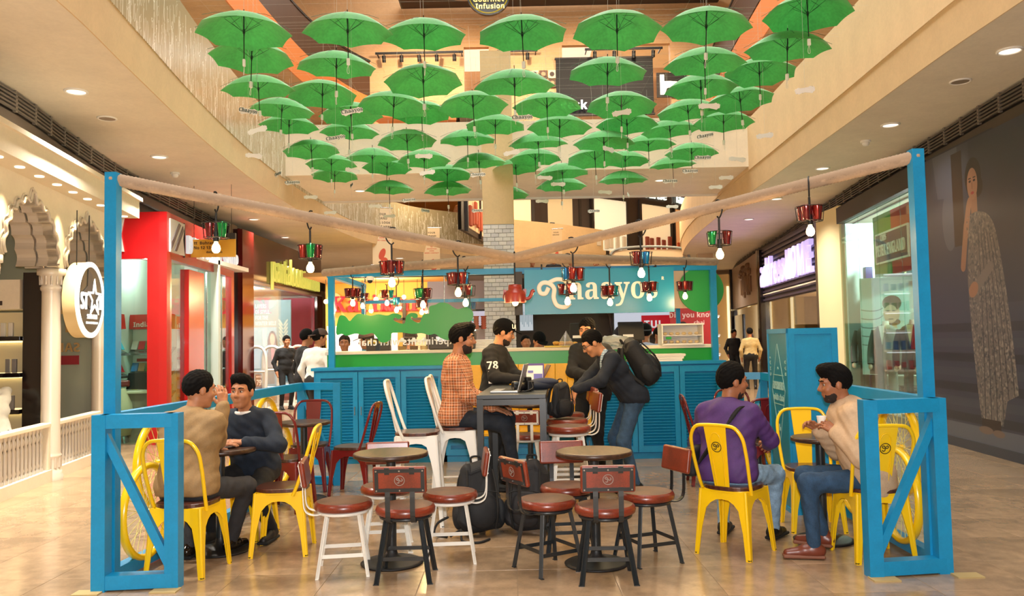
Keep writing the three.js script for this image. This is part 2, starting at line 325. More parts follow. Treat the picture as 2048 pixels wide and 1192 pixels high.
// upper shopfront facing the camera beyond the bridge
{
  const z = -24.5, w = structGroup('wall_upper', 'tan upper storey shop wall beyond the umbrellas');
  obj('wall_face', bx(17, 2.6, 0.2, 0.5, 11.6, z), M.tan, w);
  obj('band', bx(17, 0.9, 0.3, 0.5, 6.3, z), M.plaster, w);
  obj('side_pier', [bx(5.4, 4.2, 0.25, -4.0, 8.2, z), bx(2.2, 4.2, 0.25, 0.55, 8.2, z), bx(4.2, 4.2, 0.25, 7, 8.2, z)], M.tan, w);
  obj('shop_recess', bx(17, 4.2, 0.1, 0.5, 8.2, z - 2.2), M.tan, w);
  obj('shop_floor', bx(17, 0.1, 2.2, 0.5, 6.15, z - 1.1), M.tan, w);
  obj('counter_band', [bx(3.6, 0.7, 0.3, -2.6, 6.6, z + 0.1), bx(6, 0.5, 0.3, 3.4, 6.5, z + 0.1)], M.plaster, w);
  const blk = thing('menu_board', 'large black panel on the upper storey shop wall', 'board', [2.9, 0, z + 0.18]);
  obj('panel', bx(2.9, 1.7, 0.06, 0, 9.0, 0), mat(0x141517, 0.75), blk); obj('frame', [bx(2.96, 0.05, 0.09, 0, 9.86, 0), bx(2.96, 0.05, 0.09, 0, 8.14, 0)], M.dark, blk);
  const dk = thing('shop_sign', 'small white lit letters on the dark upper storey shop', 'sign', [1.95, 8.42, z + 0.3]);
  obj('letters', text('desk', 0.26, 0.04), glow(0xdfe8ff, 3), dk);
  const ls = thing('lit_sign', 'white glowing arrow-like panel at the edge of the black board', 'sign', [4.55, 8.98, z + 0.2]);
  obj('face', extr([[0, -0.28], [0.12, -0.28], [0.2, -0.08], [0.75, 0.0], [0.7, 0.08], [0.3, 0.12], [0.12, 0.12], [0.12, 0.32], [0, 0.32]], 0.05), glow(0xfff3d8, 3.5), ls);
  obj('back_plate', bx(0.9, 0.75, 0.03, 0.35, 0.02, -0.02), M.dark, ls);
  for (const [x0, x1, n, k] of [[-3.9, -1.3, 5, 0], [-0.3, 0.9, 2, 1], [2.3, 4.6, 4, 2]]) {
    const t = thing('track_light', ['black lighting track with five spotlights on the upper storey wall', 'black lighting track with two spotlights on the upper storey wall', 'black lighting track with four spotlights on the upper storey wall'][k], 'track light', [0, 10.0, z + 0.5]);
    obj('rail', [bx(x1 - x0, 0.06, 0.06, (x0 + x1) / 2, 0.02, 0), bx(0.03, 0.03, 0.5, x0 + 0.05, 0.02, -0.2), bx(0.03, 0.03, 0.5, x1 - 0.05, 0.02, -0.2)], M.black, t);
    for (let i = 0; i < n; i++) obj('spotlight', [cyl(0.055, 0.055, 0.2, 0, -0.16, 0.03, 12, 0.35), bx(0.03, 0.08, 0.03, 0, -0.04, 0)].map(g => tf(g, x0 + (i + 0.5) * (x1 - x0) / n, 0, 0)), M.black, t);
  }
  const rs = thing('round_sign', 'round black hanging sign with a yellow ring and yellow words', 'sign', [-0.5, 11.35, z + 1.4]);
  obj('disc', cyl(0.62, 0.62, 0.12, 0, 0, 0, 40, Math.PI / 2), mat(0x0d0d0f, 0.3), rs);
  obj('ring', new THREE.TorusGeometry(0.56, 0.018, 8, 40).translate(0, 0, 0.065), glow(0xf0d23a, 1.0, 0x8a7512), rs);
  obj('words', [text('Gourmet', 0.15, 0.02), text('Infusion', 0.15, 0.02).translate(0.04, -0.2, 0)].map(g => g.translate(0, -0.16, 0.06)), glow(0xf5e01e, 2.2), rs);
  obj('numeral', [text('7', 0.36, 0.02).translate(-0.1, 0.22, 0.06), text('DC', 0.13, 0.02).translate(0.24, 0.16, 0.06)], glow(0xffffff, 2), rs);
  obj('hanger', cyl(0.015, 0.015, 1.6, 0, 1.4, 0, 8), M.black, rs);
  const cl = structGroup('ceiling', 'dark ceiling band with pale ovals on the upper storey');
  obj('panel', bx(9.5, 0.15, 2.2, 1.6, 11.55, z + 1.3), mat(0x3b302a, 0.6), cl);
  for (let i = 0; i < 6; i++) obj('oval', cyl(0.55, 0.55, 0.04, -1.2 + i * 1.15, 11.46, z + 1.3, 24), mat(0x8a7a66, 0.6), cl);
  const tb = thing('arched_rail', 'thin brass loop handrail in front of the upper storey shop', 'rail', [-3.6, 7.9, z + 0.35]);
  obj('loop', tube([[-0.55, -0.5, 0], [-0.55, 0.0, 0], [-0.45, 0.12, 0], [0.45, 0.12, 0], [0.55, 0, 0], [0.55, -0.5, 0]], 0.025, 30, 6), mat(0xd9a64a, 0.3, { metalness: 0.8 }), tb);
  for (const [x, w] of [[-2.6, 70], [0.3, 50], [3.4, 70]]) { const l = new THREE.SpotLight(0xffe0b8, w * 2.2, 0, 1.2, 0.8, 2); l.position.set(x, 9.85, z + 2.6); l.target.position.set(x, 8.2, z); l.castShadow = true; l.shadow.radius = 6; scene.add(l, l.target); }
  const wheelMat = mat(0xe6ded0, 0.6);
  for (const [x, y, s, k] of [[-2.0, 7.2, 0.85, 0], [3.4, 6.9, 0.8, 1]]) {
    const t = thing('semicircle_sign', ['pale half-round printed sign behind the umbrellas', 'pale half-round sign behind the umbrellas below the black board'][k], 'sign', [x, y, z + 0.4]);
    obj('board', extr(Array.from({ length: 17 }, (_, i) => [s * Math.cos(Math.PI * i / 16), -s * 0.75 * Math.sin(Math.PI * i / 16)]).reverse(), 0.05), wheelMat, t);
    obj('print', text(k ? 'tea bar' : 'fresh pasta', 0.17, 0.01).translate(0, -0.25, 0.05), mat(0xb08a5a, 0.6), t);
  }
  for (let k = 0; k < 10; k++) {
    const t = thing('wall_plaque', 'small square brown and cream plaque in a chequered cluster on the upper wall', 'plaque', [0.55 + (k % 5) * 0.26, 9.4 - Math.floor(k / 5) * 0.28, z + 0.16], 0, 'chequered plaques on the upper wall');
    obj('plate', rbx(0.23, 0.25, 0.05, 0.01), k % 2 ? mat(0xd8c8a8, 0.6) : mat(0x5b3b2a, 0.6), t); obj('boss', cyl(0.07, 0.07, 0.03, 0, 0, 0.03, 14, Math.PI / 2), k % 2 ? mat(0x3a2c25, 0.6) : mat(0xa88a66, 0.6), t);
  }
}
// ---------------------------------------------------------------- white brick column behind the kiosk
{
  const c = structGroup('wall_column', 'column with white painted brick cladding behind the kiosk');
  const cz = -14.2, x0 = -0.47, x1 = 0.06;
  obj('upper_shaft', bx(x1 - x0, 3, 0.55, (x0 + x1) / 2, 4.95, cz), M.plasterWarm, c);
  obj('core', bx(x1 - x0 - 0.02, 3.5, 0.53, (x0 + x1) / 2, 1.74, cz), mat(0xb9b6b6, 0.8), c);
  const bm = [0xdedadd, 0xd3d0d6, 0xe6e2e2].map((h, i) => speckled(h, 0.1, 0.5, 0.8, {}, 20 + i)), bg = bm.map(m => ready(rbx(0.126, 0.062, 0.03, 0.006), m)), bh = bm.map(m => ready(rbx(0.06, 0.062, 0.03, 0.006), m));
  for (let r = 0; r < 32; r++) {
    const y = 1.3 + r * 0.07; if (y > 3.44) break;
    for (let k = 0; k < 5; k++) {
      const v = Math.floor(rnd() * 3), odd = r % 2;
      let x = x0 + 0.066 + k * 0.1325 - (odd ? 0.066 : 0), half = false;
      if (!odd && k === 4) continue;
      if (odd && k === 0) { x = x0 + 0.032; half = true; } if (odd && k === 4) { x = x1 - 0.032; half = true; }
      const b = obj('brick', half ? bh[v] : bg[v], bm[v], c); b.position.set(x, y, cz + 0.27 + rr(-0.003, 0.004));
    }
  }
}
// ---------------------------------------------------------------- arched salon frontage
function foils(w, spring, apex, n) {                    // cusped arch outline from right springing to left springing
  const pts = [], R = i => { const t = i / n, a = Math.PI * t; return [w / 2 * Math.cos(a) * (0.92 + 0.08 * Math.abs(Math.cos(a))), spring + (apex - spring) * Math.pow(Math.sin(a), 0.9)]; };
  for (let i = 0; i < n; i++) {
    const [x0, y0] = R(i), [x1, y1] = R(i + 1), mid = i === (n - 1) / 2;
    for (let k = 0; k < 6; k++) {
      const t = k / 6, b = Math.sin(Math.PI * t) * 0.055, dx = x1 - x0, dy = y1 - y0, d = Math.hypot(dx, dy);
      let x = x0 + dx * t + (dy / d) * b, y = y0 + dy * t - (dx / d) * b;
      if (mid) y += 0.10 * Math.pow(Math.sin(Math.PI * t), 3);
      pts.push([x, y]);
    }
  }
  pts.push(R(n)); return pts;
}
{
  const A = [-4.72, -6.3], B = [-5.47, -11.35], fr = wallFrame(A, B), wall = structGroup('wall_salon', 'cream salon frontage with cusped arches and lit cornice');
  fr.place(wall); const L = fr.L;
  const col = [0.05, 1.63, 3.21, 4.82];                       // column centres along the wall
  const holes = [], rings = [];
  for (let i = 0; i < 3; i++) {
    const c = (col[i] + col[i + 1]) / 2, w = col[i + 1] - col[i] - 0.28, f = foils(w, 2.42, 3.02, 11).map(([x, y]) => [c + x, y]);
    holes.push([...f, [c - w / 2, 2.4], [c + w / 2, 2.4]].reverse()); rings.push([c, w]);
  }
  const face = [[0, 2.4], [L, 2.4], [L, 3.52], [0, 3.52]];
  const shape = new THREE.Shape(); shape.moveTo(0, 2.41);
  for (let i = 0; i < 3; i++) { const f = foils(rings[i][1], 2.42, 3.02, 11).map(([x, y]) => [rings[i][0] + x, y]).reverse(); shape.lineTo(rings[i][0] - rings[i][1] / 2, 2.41); for (const p of f) shape.lineTo(...p); shape.lineTo(rings[i][0] + rings[i][1] / 2, 2.41); }
  shape.lineTo(L, 2.41); shape.lineTo(L, 3.28); shape.lineTo(0, 3.28); shape.closePath();
  obj('wall_face', new THREE.ExtrudeGeometry(shape, { depth: 0.1, bevelEnabled: false }).translate(0, 0, -0.1), M.cream, wall);
  obj('end_return', bx(0.1, 3.28, 0.9, L - 0.05, 1.64, -0.55), M.cream, wall);
  obj('cornice', [bx(L + 0.1, 0.24, 0.5, L / 2, 3.4, 0.05), bx(L + 0.14, 0.05, 0.56, L / 2, 3.54, 0.06)], M.cream, wall);
  for (let i = 0; i < 3; i++) {                               // silver lobed soffit of each arch, and a raised moulding on its edge
    const [c, w] = rings[i], inner = foils(w, 2.42, 3.02, 11), sh = new THREE.Shape(); sh.moveTo(...inner[0].map((v, k) => v + (k ? 0 : c)));
    for (const p of inner) sh.lineTo(p[0] + c, p[1]);
    for (const p of [...inner].reverse()) { const dx = p[0], dy = p[1] - 2.5, d = Math.hypot(dx, dy); sh.lineTo(c + p[0] + dx / d * 0.035, p[1] + Math.max(0, dy / d) * 0.035); }
    obj('arch_lining', new THREE.ExtrudeGeometry(sh, { depth: 0.22, bevelEnabled: false }).translate(0, 0, -0.205), M.silver, wall);
    obj('arch_lining', new THREE.ExtrudeGeometry(sh, { depth: 0.2, bevelEnabled: false }).translate(0, 0.0, -0.43), M.silver, wall);
    obj('arch_moulding', [tube(inner.filter((_, k) => k % 2 === 0).map(p => [p[0] + c, p[1] + 0.02, 0.02]), 0.018, 90, 6), tube(inner.filter((_, k) => k % 2 === 0).map(p => [c + p[0] * 1.06, p[1] + 0.055, 0.005]), 0.012, 90, 6)], M.silver, wall);
  }
  const spotRim = ready(cyl(0.045, 0.045, 0.01, 0, 0, 0, 12), M.white), spotMat = glow(0xfff2d0, 7);
  for (let i = 0; i < 11; i++) {
    const t = thing('cornice_spotlight', 'small recessed spotlight in the cornice above the salon arches', 'light', [0, 0, 0], 0, 'spotlights in the salon cornice');
    const p = V(0.35 + i * 0.46, 3.275, 0.16).applyAxisAngle(V(0, 1, 0), fr.ang).add(V(A[0], 0, A[1])); t.position.copy(p);
    obj('lamp_face', spotRim, spotMat, t);
    const l = new THREE.SpotLight(0xffe2b4, 26, 0, 0.5, 0.7, 2); l.position.copy(p).setY(3.255); const q = V(0.35 + i * 0.46, 1.2, 0.02).applyAxisAngle(V(0, 1, 0), fr.ang).add(V(A[0], 0, A[1])); l.target.position.copy(q); l.castShadow = true; scene.add(l, l.target);
  }
  const colProf = [[0.135, 0], [0.135, 0.05], [0.12, 0.07], [0.125, 0.1], [0.1, 0.13], [0.11, 0.26], [0.12, 0.28], [0.1, 0.31], [0.1, 2.14], [0.115, 2.16], [0.115, 2.19], [0.1, 2.21], [0.125, 2.32], [0.15, 2.33], [0.15, 2.4], [0, 2.4]];
  const flute = Array.from({ length: 12 }, (_, i) => { const a = i / 12 * 6.283; return [cyl(0.014, 0.014, 0.11, Math.cos(a) * 0.107, 0.195, Math.sin(a) * 0.107, 6), cyl(0.016, 0.012, 0.1, Math.cos(a) * 0.113, 2.265, Math.sin(a) * 0.113, 6)]; }).flat();
  const colMat = mat(0xe2d8ca, 0.35, { metalness: 0.15 }), cg = ready(lathe(colProf, 28), colMat), fg = ready(flute, M.silver);
  for (let i = 1; i < 4; i++) {
    const c = thing('salon_column', ['', 'round cream column between the lit product shelves and the star sign', 'round cream column behind the blue post, beyond the star sign', 'round cream column at the end of the arched salon, beside the red shop'][i], 'column');
    const p = V(col[i], 0, -0.1).applyAxisAngle(V(0, 1, 0), fr.ang).add(V(A[0], 0, A[1])); c.position.copy(p);
    obj('shaft', cg, colMat, c); obj('ornament', fg, M.silver, c);
  }
  // low balustrades between columns
  const balProf = [[0.03, 0], [0.03, 0.03], [0.018, 0.045], [0.028, 0.075], [0.02, 0.1], [0.022, 0.3], [0.016, 0.33], [0.03, 0.38], [0.016, 0.42], [0.024, 0.45], [0.024, 0.47]];
  const bg = ready(lathe(balProf, 10), M.silver);
  for (let i = 0; i < 3; i++) {
    const t = thing('balustrade', ['silver turned balustrade in front of the lit product shelves', 'silver turned balustrade under the star sign', 'silver turned balustrade beyond the blue post beside the red shop'][i], 'balustrade'); fr.place(t);
    const x0 = col[i] + 0.12, x1 = col[i + 1] - 0.12, w = x1 - x0, c = (x0 + x1) / 2;
    obj('plinth', bx(w, 0.13, 0.14, c, 0.065, -0.1), M.cream, t); obj('top_rail', rbx(w, 0.05, 0.12, 0.012, c, 0.63, -0.1), M.cream, t);
    obj('end_panel', bx(0.05, 0.5, 0.1, x1 - 0.03, 0.37, -0.1), M.cream, t);
    const n = Math.round(w / 0.098); for (let k = 0; k < n - 1; k++) { const b = obj('baluster', bg, M.silver, t); b.position.set(x0 + (k + 0.5) * w / n, 0.13, -0.1); }
  }
  // interior: lit shelves in the first bays, mirror glass behind the star sign
  const room = structGroup('wall_salon', 'salon interior walls and mirror behind the arches'); fr.place(room);
  obj('rear_wall', bx(L, 3.6, 0.1, L / 2, 1.8, -1.6), M.plasterWarm, room);
  obj('inner_screen', bx(0.05, 3.4, 2.0, 4.88, 1.7, -1.1), mat(0x9aa398, 0.12, { metalness: 0.15 }), room, 'grey green mirror glass');
  obj('inner_screen', bx(1.5, 3.4, 0.05, 0.8, 1.7, -0.62), mat(0xb3ad9c, 0.12), room);
  obj('dark_post', bx(0.3, 2.35, 0.24, 3.5, 1.2, -0.34), M.darkGlossy, room);
  const shelf = thing('lit_shelf_unit', 'glowing product shelves behind the salon balustrade', 'shelf'); const S = (x, y, z) => V(x - 2.36, y, z + 0.72).applyAxisAngle(V(0, 1, 0), fr.ang - Math.PI / 2).add(V(3.5, 0, -1.15).applyAxisAngle(V(0, 1, 0), fr.ang)).add(V(A[0], 0, A[1])); shelf.position.copy(S(0, 0, 0)); shelf.rotation.y = fr.ang - Math.PI / 2;
  obj('back_panel', bx(1.35, 1.75, 0.03, 2.36, 1.05, -0.9), mat(0xf4e2b4, 0.6), shelf);
  obj('header', bx(1.35, 0.34, 0.4, 2.36, 2.12, -0.72), M.cream, shelf);
  obj('header_print', bx(0.2, 0.05, 0.004, 2.75, 2.02, -0.518), mat(0x40302a, 0.6), shelf);
  for (let k = 0; k < 4; k++) obj('shelf_board', bx(1.35, 0.05, 0.4, 2.36, 0.35 + k * 0.42, -0.72), M.darkGlossy, shelf);
  for (let k = 1; k < 5; k++) { obj('light_strip', bx(1.3, 0.012, 0.02, 2.36, 0.315 + k * 0.42, -0.86), glow(0xffe6a0, 7), shelf); }
  area(0xffe0a0, 6, 1.2, 1.5, S(2.36, 1.05, -0.86).toArray(), S(2.36, 1.05, 3).toArray());
  const pm = [mat(0xf3ead2, 0.3), mat(0xd9d4c8, 0.25), mat(0x8f8a86, 0.3), mat(0xe9d9a8, 0.35)];
  const bottle = [ready(rbx(0.05, 0.16, 0.04, 0.006, 0, 0.08, 0), pm[0]), ready(lathe([[0, 0], [0.024, 0], [0.024, 0.1], [0.012, 0.12], [0.012, 0.15], [0, 0.15]], 12), pm[0]), ready(rbx(0.07, 0.1, 0.05, 0.005, 0, 0.05, 0), pm[0])];
  for (let k = 0; k < 4; k++) for (let i = 0; i < 13; i++) {
    if (rnd() < 0.12) continue; const b = Math.floor(rnd() * 3), m = pm[Math.floor(rnd() * 4)];
    const o = obj('product_bottle', bottle[b], m); tag(o, 'small pale toiletry pack on the glowing salon shelves', 'bottle', 'toiletries on the salon shelves');
    const p = S(1.78 + i * 0.095, 0.376 + k * 0.42, -0.68 + rr(-0.06, 0.1)); o.position.copy(p); o.rotation.y = fr.ang - Math.PI / 2;
  }
  // round star sign
  const s = thing('round_salon_sign', 'round lit salon sign with a white star on black and gold', 'sign'); s.position.copy(V(3.58, 2.06, 0.16).applyAxisAngle(V(0, 1, 0), fr.ang).add(V(A[0], 0, A[1]))); s.rotation.y = fr.ang;
  obj('drum', cyl(0.45, 0.45, 0.14, 0, 0, -0.05, 44, Math.PI / 2), mat(0xe6cf9a, 0.4), s);
  obj('lit_rim', extr(Array.from({ length: 44 }, (_, i) => [0.455 * Math.cos(i / 44 * 6.2832), 0.455 * Math.sin(i / 44 * 6.2832)]), 0.03, [Array.from({ length: 44 }, (_, i) => [0.395 * Math.cos(-i / 44 * 6.2832), 0.395 * Math.sin(-i / 44 * 6.2832)])]).translate(0, 0, 0.02), glow(0xffffff, 1.8), s);
  obj('face', cyl(0.4, 0.4, 0.02, 0, 0, 0.03, 40, Math.PI / 2), mat(0x3d3217, 0.5), s);
  obj('black_patch', extr([[-0.28, 0.08], [-0.12, 0.16], [-0.1, 0.36], [0.04, 0.3], [0.02, 0.05], [0.2, -0.12], [0.05, -0.14], [-0.08, -0.1]], 0.006).translate(0, 0, 0.041), M.black, s);
  const star = (r0, r1) => Array.from({ length: 10 }, (_, i) => { const a = Math.PI / 2 + i * Math.PI / 5, r = i % 2 ? r1 : r0; return [r * Math.cos(a) + 0.1, r * Math.sin(a) + 0.02]; });
  obj('star', extr(star(0.24, 0.1), 0.012, [star(0.165, 0.068).reverse()]).translate(0, 0, 0.045), glow(0xffffff, 1.8), s);
  obj('letters', [text('ST', 0.18, 0.015).scale(0.85, 1.1, 1).translate(-0.24, -0.02, 0.045), text('R', 0.16, 0.015).scale(0.85, 1.1, 1).translate(0.32, -0.02, 0.045), text('S A L O N', 0.055, 0.012).translate(0.02, -0.2, 0.045), text('HAIR - SKIN - MAKEUP', 0.026, 0.01).translate(0.02, -0.275, 0.045)], glow(0xffffff, 1.8), s);
  obj('hanger', [cyl(0.006, 0.006, 0.7, -0.2, 0.7, -0.05, 6), cyl(0.006, 0.006, 0.7, 0.2, 0.7, -0.05, 6)], M.black, s);
  const pl = thing('wall_lettering', 'gold lettering and red plate on the mirror glass under the star sign', 'sign'); fr.place(pl);
  obj('letters', [mirror(text('ST', 0.3, 0.02)).rotateY(-Math.PI / 2).translate(4.85, 1.85, -0.4), mirror(text('SALON', 0.12, 0.02)).rotateY(-Math.PI / 2).translate(4.85, 1.5, -0.62)], mat(0xc9a878, 0.3, { metalness: 0.5, side: THREE.DoubleSide }), pl); obj('plate', bx(0.01, 0.12, 0.5, 4.85, 1.33, -0.62), mat(0x8a2430, 0.4), pl);
  const ch = thing('salon_chair', 'dark red upholstered salon chair behind the balustrade', 'chair'); ch.position.copy(V(4.5, 0, -0.45).applyAxisAngle(V(0, 1, 0), fr.ang).add(V(A[0], 0, A[1]))); ch.rotation.y = fr.ang + 0.6;
  obj('backrest', rbx(0.36, 0.5, 0.08, 0.03, 0, 0.72, -0.12), mat(0x5a2420, 0.4), ch); obj('seat', rbx(0.44, 0.1, 0.42, 0.03, 0, 0.44, 0), mat(0x5a2420, 0.4), ch); obj('pedestal', [cyl(0.03, 0.03, 0.4, 0, 0.2, 0), cyl(0.2, 0.22, 0.02, 0, 0.01, 0)], M.chrome, ch);
}
// ---------------------------------------------------------------- red travel shop
{
  const s = structGroup('wall_shop', 'glossy red shopfront with glass bays and brochure racks');
  const F = wallFrame([-6.35, -12.6], [-5.28, -12.6]), C = wallFrame([-5.28, -12.6], [-5.6, -16.6]);
  const f = new THREE.Group(); f.name = 'front_face'; F.place(f); s.add(f); const c = new THREE.Group(); c.name = 'corridor_face'; C.place(c); s.add(c);
  obj('header', [bx(F.L, 0.72, 0.12, F.L / 2, 3.2, -0.06)], M.red, f); obj('post', bx(0.3, 2.84, 0.12, F.L - 0.15, 1.42, -0.06), M.red, f);
  obj('pane', bx(F.L - 0.3, 2.8, 0.012, (F.L - 0.3) / 2, 1.42, -0.06), M.glassGreen, f);
  obj('header', [bx(C.L, 0.72, 0.12, C.L / 2, 3.2, -0.06)], M.red, c);
  obj('post', [bx(0.22, 2.84, 0.12, 0.11, 1.42, -0.06), bx(0.85, 2.75, 0.14, 1.45, 1.38, -0.05), bx(0.2, 2.84, 0.12, C.L - 0.1, 1.42, -0.06)], M.red, c);
  obj('pane', [bx(0.8, 2.8, 0.012, 0.62, 1.42, -0.06), bx(2.0, 2.8, 0.012, 2.8, 1.42, -0.06)], M.glassGreen, c);
  obj('glazing_bar', [0, 1, 2].map(i => bx(0.02, 2.8, 0.03, 2.3 + i * 0.5, 1.42, -0.06)), M.steel, c);
  obj('door_pull', [cyl(0.02, 0.02, 0.9, 2.75, 1.1, 0.03), cyl(0.02, 0.02, 0.9, 2.88, 1.1, 0.03)], M.chrome, c);
  const tri = (w, h, m) => [extr([[0, 0], [w, 0], [w * 0.88, h / 2], [w, h], [0, h]], 0.03)];
  obj('logo_panel', tri(0.42, 0.52).map(g => g.translate(0.0, 2.95, 0.0)), mat(0xd9d2cc, 0.2), f); obj('logo_panel', extr([[0.1, 2.95], [0.25, 3.2], [0.06, 3.47], [0.0, 3.47], [0.15, 3.2], [0, 2.95]], 0.012).translate(0, 0, 0.03), mat(0x50484a, 0.2), f);
  obj('logo_panel', tri(0.7, 0.52).map(g => g.translate(0.08, 2.95, 0.0)), mat(0xd9d2cc, 0.15), c);
  obj('logo_panel', [extr([[0.1, 2.98], [0.55, 3.42], [0.47, 3.44], [0.1, 3.1]], 0.012).translate(0, 0, 0.03), extr([[0.35, 2.98], [0.7, 3.35], [0.66, 3.42], [0.25, 2.98]], 0.012).translate(0, 0, 0.03)], mat(0x6b6164, 0.2), c);
  obj('edge_strip', [bx(0.025, 0.56, 0.03, 0.8, 3.21, 0.01)], M.black, c);
  obj('sign_letters', text('DISCOUNT SHOP', 0.3, 0.05).translate(2.55, 3.16, 0.0), glow(0xffffff, 1.6, 0x999999), c);
  obj('interior_wall', [bx(3.4, 3.5, 0.1, -7.1, 1.75, -15.2), bx(0.1, 3.5, 2.6, -6.4, 1.75, -13.95)], mat(0xc9d6ce, 0.6), s);
  obj('interior_ceiling', bx(3.6, 0.08, 4.2, -7.2, 3.02, -14.8), M.white, s);
  const l = new THREE.PointLight(0xf4fff4, 13, 0, 2); l.position.set(-6.0, 2.9, -13.6); l.castShadow = true; l.shadow.radius = 6; scene.add(l);
  const l2 = new THREE.PointLight(0xf4fff4, 13, 0, 2); l2.position.set(-6.1, 2.85, -15.6); l2.castShadow = true; l2.shadow.radius = 6; scene.add(l2);
  downlight(-5.95, 2.98, -13.2, 0, 'round downlight inside the red shop', undefined, 1.3);
  const cov = [0xd9303a, 0x3f7fc0, 0xe9d86a, 0xe8e8e0, 0x5a8f4a, 0xc9a070, 0x40b0d0].map(h => mat(h, 0.35)), bro = ready(bx(0.1, 0.15, 0.012), cov[0]);
  const rack = (x, z, ry, w, word, label) => {
    const t = thing('brochure_rack', label, 'rack', [x, 0, z], ry);
    obj('back', bx(w, 2.0, 0.04, 0, 1.0, -0.1), mat(0xdfe6e0, 0.5), t);
    obj('header', bx(w, 0.24, 0.08, 0, 1.9, 0.0, -0.12), mat(0xc02a20, 0.3), t); obj('header_print', text(word, 0.08, 0.006, font).translate(-w * 0.22, 1.86, 0.05), M.white, t);
    for (let k = 0; k < 4; k++) {
      const y = 1.42 - k * 0.36; obj('shelf', [bx(w, 0.015, 0.22, 0, y, 0.02, 0.5), bx(w, 0.03, 0.01, 0, y - 0.05, 0.12)], M.steel, t); if (k) obj('label_strip', bx(w * 0.8, 0.05, 0.01, 0, y + 0.21, -0.07), mat(0xb02820, 0.4), t);
      const n = Math.floor(w / 0.115);
      for (let i = 0; i < n; i++) { const o = single('brochure', bro, cov[Math.floor(rnd() * 7)], `travel brochure on the ${word.toLowerCase()} rack in the red shop`, 'brochure', `brochures on the ${word.toLowerCase()} rack`); o.position.copy(V(-w / 2 + 0.07 + i * 0.115, y + 0.095, 0.0).applyAxisAngle(V(0, 1, 0), ry).add(V(x, 0, z))); o.rotation.set(-0.45, 0, 0); o.rotation.order = 'YXZ'; o.rotation.y = ry; }
    }
  };
  rack(-5.98, -13.7, 0, 0.72, 'India', 'white brochure rack with a red India header inside the red shop');
  rack(-6.33, -13.05, Math.PI / 2, 0.7, 'Go Fly', 'white brochure rack with a red header on the side wall of the red shop');
  rack(-5.9, -14.9, 0.1, 0.6, 'Cruise', 'white brochure rack seen through the narrow pane of the red shop');
  rack(-6.2, -16.4, 0.5, 0.9, 'Europe', 'white brochure rack seen through the wide panes of the red shop');
  const d = thing('shop_desk', 'pale desk with a dark screen inside the red shop', 'desk', [-5.9, 0, -13.15], 0);
  obj('desk_top', rbx(0.75, 0.04, 0.4, 0.01, 0, 0.78, 0), M.cream, d); obj('desk_body', bx(0.7, 0.76, 0.3, 0, 0.38, 0), mat(0x8d7d70, 0.5), d); obj('screen', bx(0.42, 0.26, 0.02, 0, 0.95, 0.05, -0.3), M.black, d);
  const rc = thing('shop_armchair', 'cream curved armchair with a red headrest beside the desk in the red shop', 'chair', [-6.2, 0, -12.95], 0.5);
  obj('shell', lathe([[0.0, 0.12], [0.2, 0.12], [0.25, 0.35], [0.22, 0.6], [0.12, 0.85], [0.1, 0.85], [0.2, 0.58], [0.22, 0.36], [0.18, 0.16], [0, 0.16]], 22), mat(0xdccdae, 0.4), rc); obj('headrest', rbx(0.26, 0.1, 0.1, 0.03, 0.05, 0.92, 0), mat(0x7d1c1c, 0.4), rc); obj('base', cyl(0.16, 0.18, 0.12, 0, 0.06, 0), M.steel, rc);
  // hanging yellow board
  const y = thing('hanging_yellow_board', 'yellow notice board hung on wires in front of the red shop', 'sign', [-5.0, 3.12, -13.8], 0.05);
  obj('board', bx(0.74, 0.3, 0.03), mat(0xe0a52c, 0.5), y); obj('print', [text('tt  Buhran', 0.05, 0.004).translate(-0.15, 0.09, 0.016), text('No 12 13', 0.05, 0.004).translate(-0.18, 0.01, 0.016), text('daily offers', 0.035, 0.004).translate(0.02, -0.07, 0.016)], mat(0x4a3010, 0.6), y);
  obj('top_box', bx(0.14, 0.1, 0.08, 0.3, 0.2, 0), M.dark, y); obj('wire', [cyl(0.004, 0.004, 0.92, -0.32, 0.6, 0, 6), cyl(0.004, 0.004, 0.85, 0.3, 0.66, 0, 6)], M.black, y);
}
